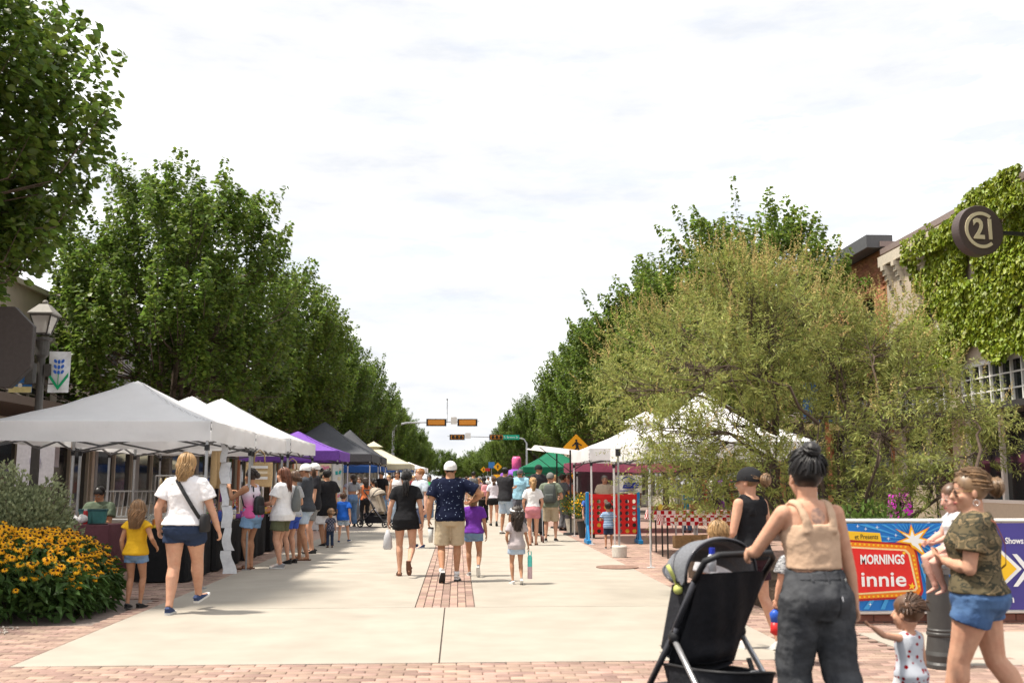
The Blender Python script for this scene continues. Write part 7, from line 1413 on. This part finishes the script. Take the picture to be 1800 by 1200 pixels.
# ---------------------------------------------------------------- right side
g_ = G(1036, 955); gx0, gx1 = at(1032, 845, g_.y).x, at(1121, 845, g_.y).x; w = gx1 - gx0; t = thing('giant_disc_game', 'giant red disc-dropping game frame on blue legs by the right kerb', 'game', ((gx0 + gx1) / 2, g_.y, 0)); RP = M('game_red', (.55, .012, .012), .45, var=.05); BP = M('game_blue', (.01, .18, .42), .45, var=.05)
zt_, zb_ = at(1060, 868, g_.y).z, at(1060, 938, g_.y).z; nx, nz = 7, 6; cw_, ch_ = w * .97 / nx, (zt_ - zb_ - .10) / nz; b = MB(); m = 12
for i in range(nx):
    for j in range(nz):
        cx, cz = -w * .485 + (i + .5) * cw_, zb_ + (j + .5) * ch_; rr_ = min(cw_, ch_) * .36
        def sq(a): c, s = math.cos(a), math.sin(a); q = max(abs(c), abs(s)); return (cx + c / q * cw_ / 2, cz + s / q * ch_ / 2)
        for y0, sg in ((-.03, 1), (.03, -1)):
            vs = [(*[sq(2 * math.pi * k / m + math.pi / 4)[0]], y0, sq(2 * math.pi * k / m + math.pi / 4)[1]) for k in range(m)] + [(cx + math.cos(2 * math.pi * k / m + math.pi / 4) * rr_, y0, cz + math.sin(2 * math.pi * k / m + math.pi / 4) * rr_) for k in range(m)]
            b.add(vs, [((k, (k + 1) % m, (k + 1) % m + m, k + m) if sg > 0 else (k + m, (k + 1) % m + m, (k + 1) % m, k)) for k in range(m)])
        vs = [(cx + math.cos(2 * math.pi * k / m) * rr_, y, cz + math.sin(2 * math.pi * k / m) * rr_) for y in (-.03, .03) for k in range(m)]; b.add(vs, [(k, (k + 1) % m, (k + 1) % m + m, k + m) for k in range(m)])
        if (i * 7 + j * 3) % 5 in (0, 2) and j < 4 or (i, j) in ((0, 5), (2, 4)): d_ = MB(); d_.tube([(cx, -.012, cz), (cx, .012, cz)], rr_ * 1.05, 14); d_.build('disc', [GM['yellow'], GM['black'], GM['yellow']][(i + j) % 3], t)
        rg_ = MB(); rg_.tube([(cx + math.cos(a) * rr_ * 1.08, -.034, cz + math.sin(a) * rr_ * 1.08) for a in np.linspace(0, 6.283, 13)], .008, 4); 
b.box((0, 0, zt_ - .05), (w * .97, .09, .10)); b.build('board', RP, t)
for s in (-1, 1):
    b = MB(); b.box((s * w * .5, 0, .62), (.07, .12, 1.15)); b.box((s * w * .5, 0, .05), (.10, .62, .09)); b.bar((s * w * .5, -.26, .05), (s * w * .5, -.02, .45), .05); b.bar((s * w * .5, .26, .05), (s * w * .5, .02, .45), .05); b.build('leg', BP, t, bevel=.01)
a, c = at(1079, 845, 27.4), at(1128, 845, 27.4); t = thing('vinyl_banner', 'white vinyl banner with blue lettering hanging behind the red game', 'banner', ((a.x + c.x) / 2, 27.4, 0)); w = c.x - a.x; z1_, z0_ = at(1100, 835, 27.4).z, at(1100, 866, 27.4).z; b = MB(); b.grid(lambda i, j: ((i - .5) * w, .02 * math.sin(i * 11), z0_ + (z1_ - z0_) * j), 20, 4); b.build('cloth', M('vinyl_white', (.60, .59, .56), .6), t, sm=True)
BLP = M('print_navy', (.02, .04, .28), .5, var=0); lettering('EEZE', .2, BLP, t, (.06, -.04, z0_ + .2), bold=.012, shear=.3); b = MB(); b.box((0, -.035, z0_ + .06), (w * .7, .01, .025)); b.build('underline', BLP, t); b = MB(); b.prism([(-.28, 0), (-.05, .14), (.28, .03), (.28, 0), (-.05, .1)], (.0, -.035, z0_ + .32), (1, 0, 0), (0, 0, 1), .006); b.build('roof_emblem', BLP, t)
cr = [(1196, 'crate with striped red boxes'), (1215, 'plain plywood crate'), (1243, 'crate with a purple bag in it')]
for i, (px, lb) in enumerate(cr):
    q = at(px, 845, 20.2 + i * .15); t = boxy('wooden_crate', lb + ' beneath the checkered tables', 'crate', (q.x, 20.2 + i * .15, .12), (.32, .26, .24), M('plywood', (.42, .27, .13), .8, var=.2), 'crates stored beneath the checkered tables', rim=.015)
    for j in range(3): single('carton', (lambda b: (b.box((0, 0, .05), (.09, .2, .1)), b)[1])(MB()), GM[[('red', 'cream', 'red'), ('cream', 'cream', 'white'), ('purple', 'white', 'pink')][i][j]], ['left', 'middle', 'right'][j] + ' ' + ['red-striped', 'pale', 'purple'][i] + ' carton inside the ' + lb.split(' with')[0] + f' beneath the tables', 'carton', (q.x - .1 + j * .1, 20.2 + i * .15, .135 + .06 * (j % 2)), group='cartons in the crates')
q = at(1160, 897, 20.8); jar('yellow paper cup on the farther checkered table', q.x, 20.75, .85, .045, .13, GM['yellow'], GM['yellow'], None)
for i, px in enumerate([1150, 1172, 1188, 1225, 1240]): q = at(px, 845, 21.0); boxy('basket', ['wicker', 'round-edged brown', 'flat tan', 'deep brown', 'small reddish'][i] + ' basket on the farther checkered table', 'basket', (q.x, 21.0 + .1 * (i % 2), .85), (.26, .2, .08 + .02 * i), M('wicker', (.26, .15, .07), .9, var=.3, scale=60, bump=.6), 'baskets on the checkered tables')
# folding chair, grey sheet shelter, kids chair
for i, (px, Y, rz_) in enumerate([(1262, 22.6, 20), (1236, 23.5, -10)]):
    q = at(px, 845, Y); t = thing('folding_chair', ['tan-backed folding chair behind the checkered tables', 'second folding chair deeper in the right stalls'][i], 'chair', (q.x, Y, 0), R(rz_)); b = MB(); b.box((0, 0, .45), (.42, .4, .03)); b.build('seat', M('chair_tan', (.33, .27, .22), .7), t); b = MB(); b.box((0, .2, .86), (.42, .03, .3)); b.build('backrest', MATS['chair_tan'], t, bevel=.01)
    for sx_ in (-1, 1):
        for aa, bb in (((sx_ * .2, -.2, 0), (sx_ * .2, .2, 1.0)), ((sx_ * .2, .22, 0), (sx_ * .2, -.18, .45))): b = MB(); b.bar(aa, bb, .022); b.build('leg', POLEG, t)
cloth_panel('shade_sheet', 'grey shade sheet slung under the white canopy behind the checkered tables', 'sheet', at(1218, 845, 22) * 1, at(1272, 845, 22.4) * 1, 0, 0, M('sheet_grey', (.22, .22, .24), .9)) if False else None
t = thing('shade_sheet', 'grey shade sheet slung above the racks behind the checkered tables', 'sheet', (at(1245, 845, 23).x, 23, 0)); b = MB(); b.grid(lambda i, j: ((i - .5) * 1.4, (j - .5) * .8, 1.62 - .28 * (1 - j) - .08 * math.sin(i * 3.14)), 10, 8); b.build('cloth', M('sheet_grey', (.25, .25, .27), .9), t, sm=True)
for x in (-.7, .7): b = MB(); b.bar((x, .38, 0), (x, .38, 1.64), .03); b.bar((x, -.38, 0), (x, -.38, 1.36), .03); b.build('pole', POLEG, t)
# inflatable at the crossing
p = at(908, 845, 60); t = thing('inflatable', 'inflatable play tower with pink column and purple roof', 'inflatable', (p.x, 60, 0)); zz1 = at(908, 802, 60).z; b = MB(); b.tube([(0, 0, 1.9), (0, 0, zz1 - .15), (0, 0, zz1)], [.28, .28, .2], 18); b.build('column', M('infl_pink', (.68, .12, .28), .4), t, sm=True); b = MB(); b.rings([(0, 0, 1.75, 1.0, .9), (0, 0, 1.9, .95, .85), (0, 0, 2.15, .3, .3)], 20); b.build('roof', M('infl_purple', (.2, .06, .4), .4), t)
for i, (x, c) in enumerate([(-.8, 'cream'), (-.3, 'orange'), (.3, 'orange'), (.8, 'cream')]): b = MB(); b.tube([(x, 0, 0), (x, 0, 1.8)], .13, 12); b.build('pillar', GM[c], t, sm=True)
# small folding stroller wheels between the couple, pink fabric on chairs behind the fence
g_ = G(947, 955); t = thing('pushchair', 'small dark umbrella pushchair half hidden beside the rucksack man', 'pushchair', (g_.x, g_.y + .5, 0)); b = MB(); b.box((0, .1, .5), (.3, .05, .5)); b.build('seat', BLACKP, t)
for s in (-.13, .13):
    b = MB(); b.tube([(s, -.15, .1), (s, .15, .95)], .012, 6); b.build('frame', POLEG, t)
    for y in (-.2, .3): b = MB(); b.tube([(s - .015, y, .08), (s + .015, y, .08)], .08, 14); b.build('wheel', M('wheel_brown', (.10, .04, .03), .6), t)
for i, px in enumerate([1586, 1611]):
    q = at(px, 885, 15.5); t = thing('pink_chair', ['left magenta chair showing above the blue banner', 'right magenta chair showing above the blue banner'][i], 'chair', (q.x, 15.5, 0), R(20 * i)); b = MB(); b.rings([(0, 0, .42, .2, .2), (0, .02, .47, .22, .22)], 16, p=3); b.rings([(0, .18, .47, .18, .03), (0, .22, .8, .17, .03), (0, .26, q.z + .14 + .12 * i, .1, .02)], 14, p=3); b.build('shell', M('magenta', (.45, .02, .36), .6), t, sm=True)
    for x, y in ((-.16, -.16), (.16, -.16), (-.16, .16), (.16, .16)): b = MB(); b.tube([(x, y, .43), (x * 1.2, y * 1.2, 0)], .014, 6); b.build('leg', POLEG, t)
q = at(1625, 890, 17.5); t = thing('menu_board', 'black framed cream board standing behind the blue banner', 'board', (q.x, 17.5, 0)); b = MB(); b.box((0, 0, 1.05), (.5, .03, .75)); b.build('frame', BLACKP, t); b = MB(); b.box((0, -.02, 1.05), (.42, .02, .66)); b.build('face', GM['cream'], t)
for x in (-.2, .2): b = MB(); b.bar((x, 0.03, 0), (x, .03, .7), .03); b.build('leg', BLACKP, t)
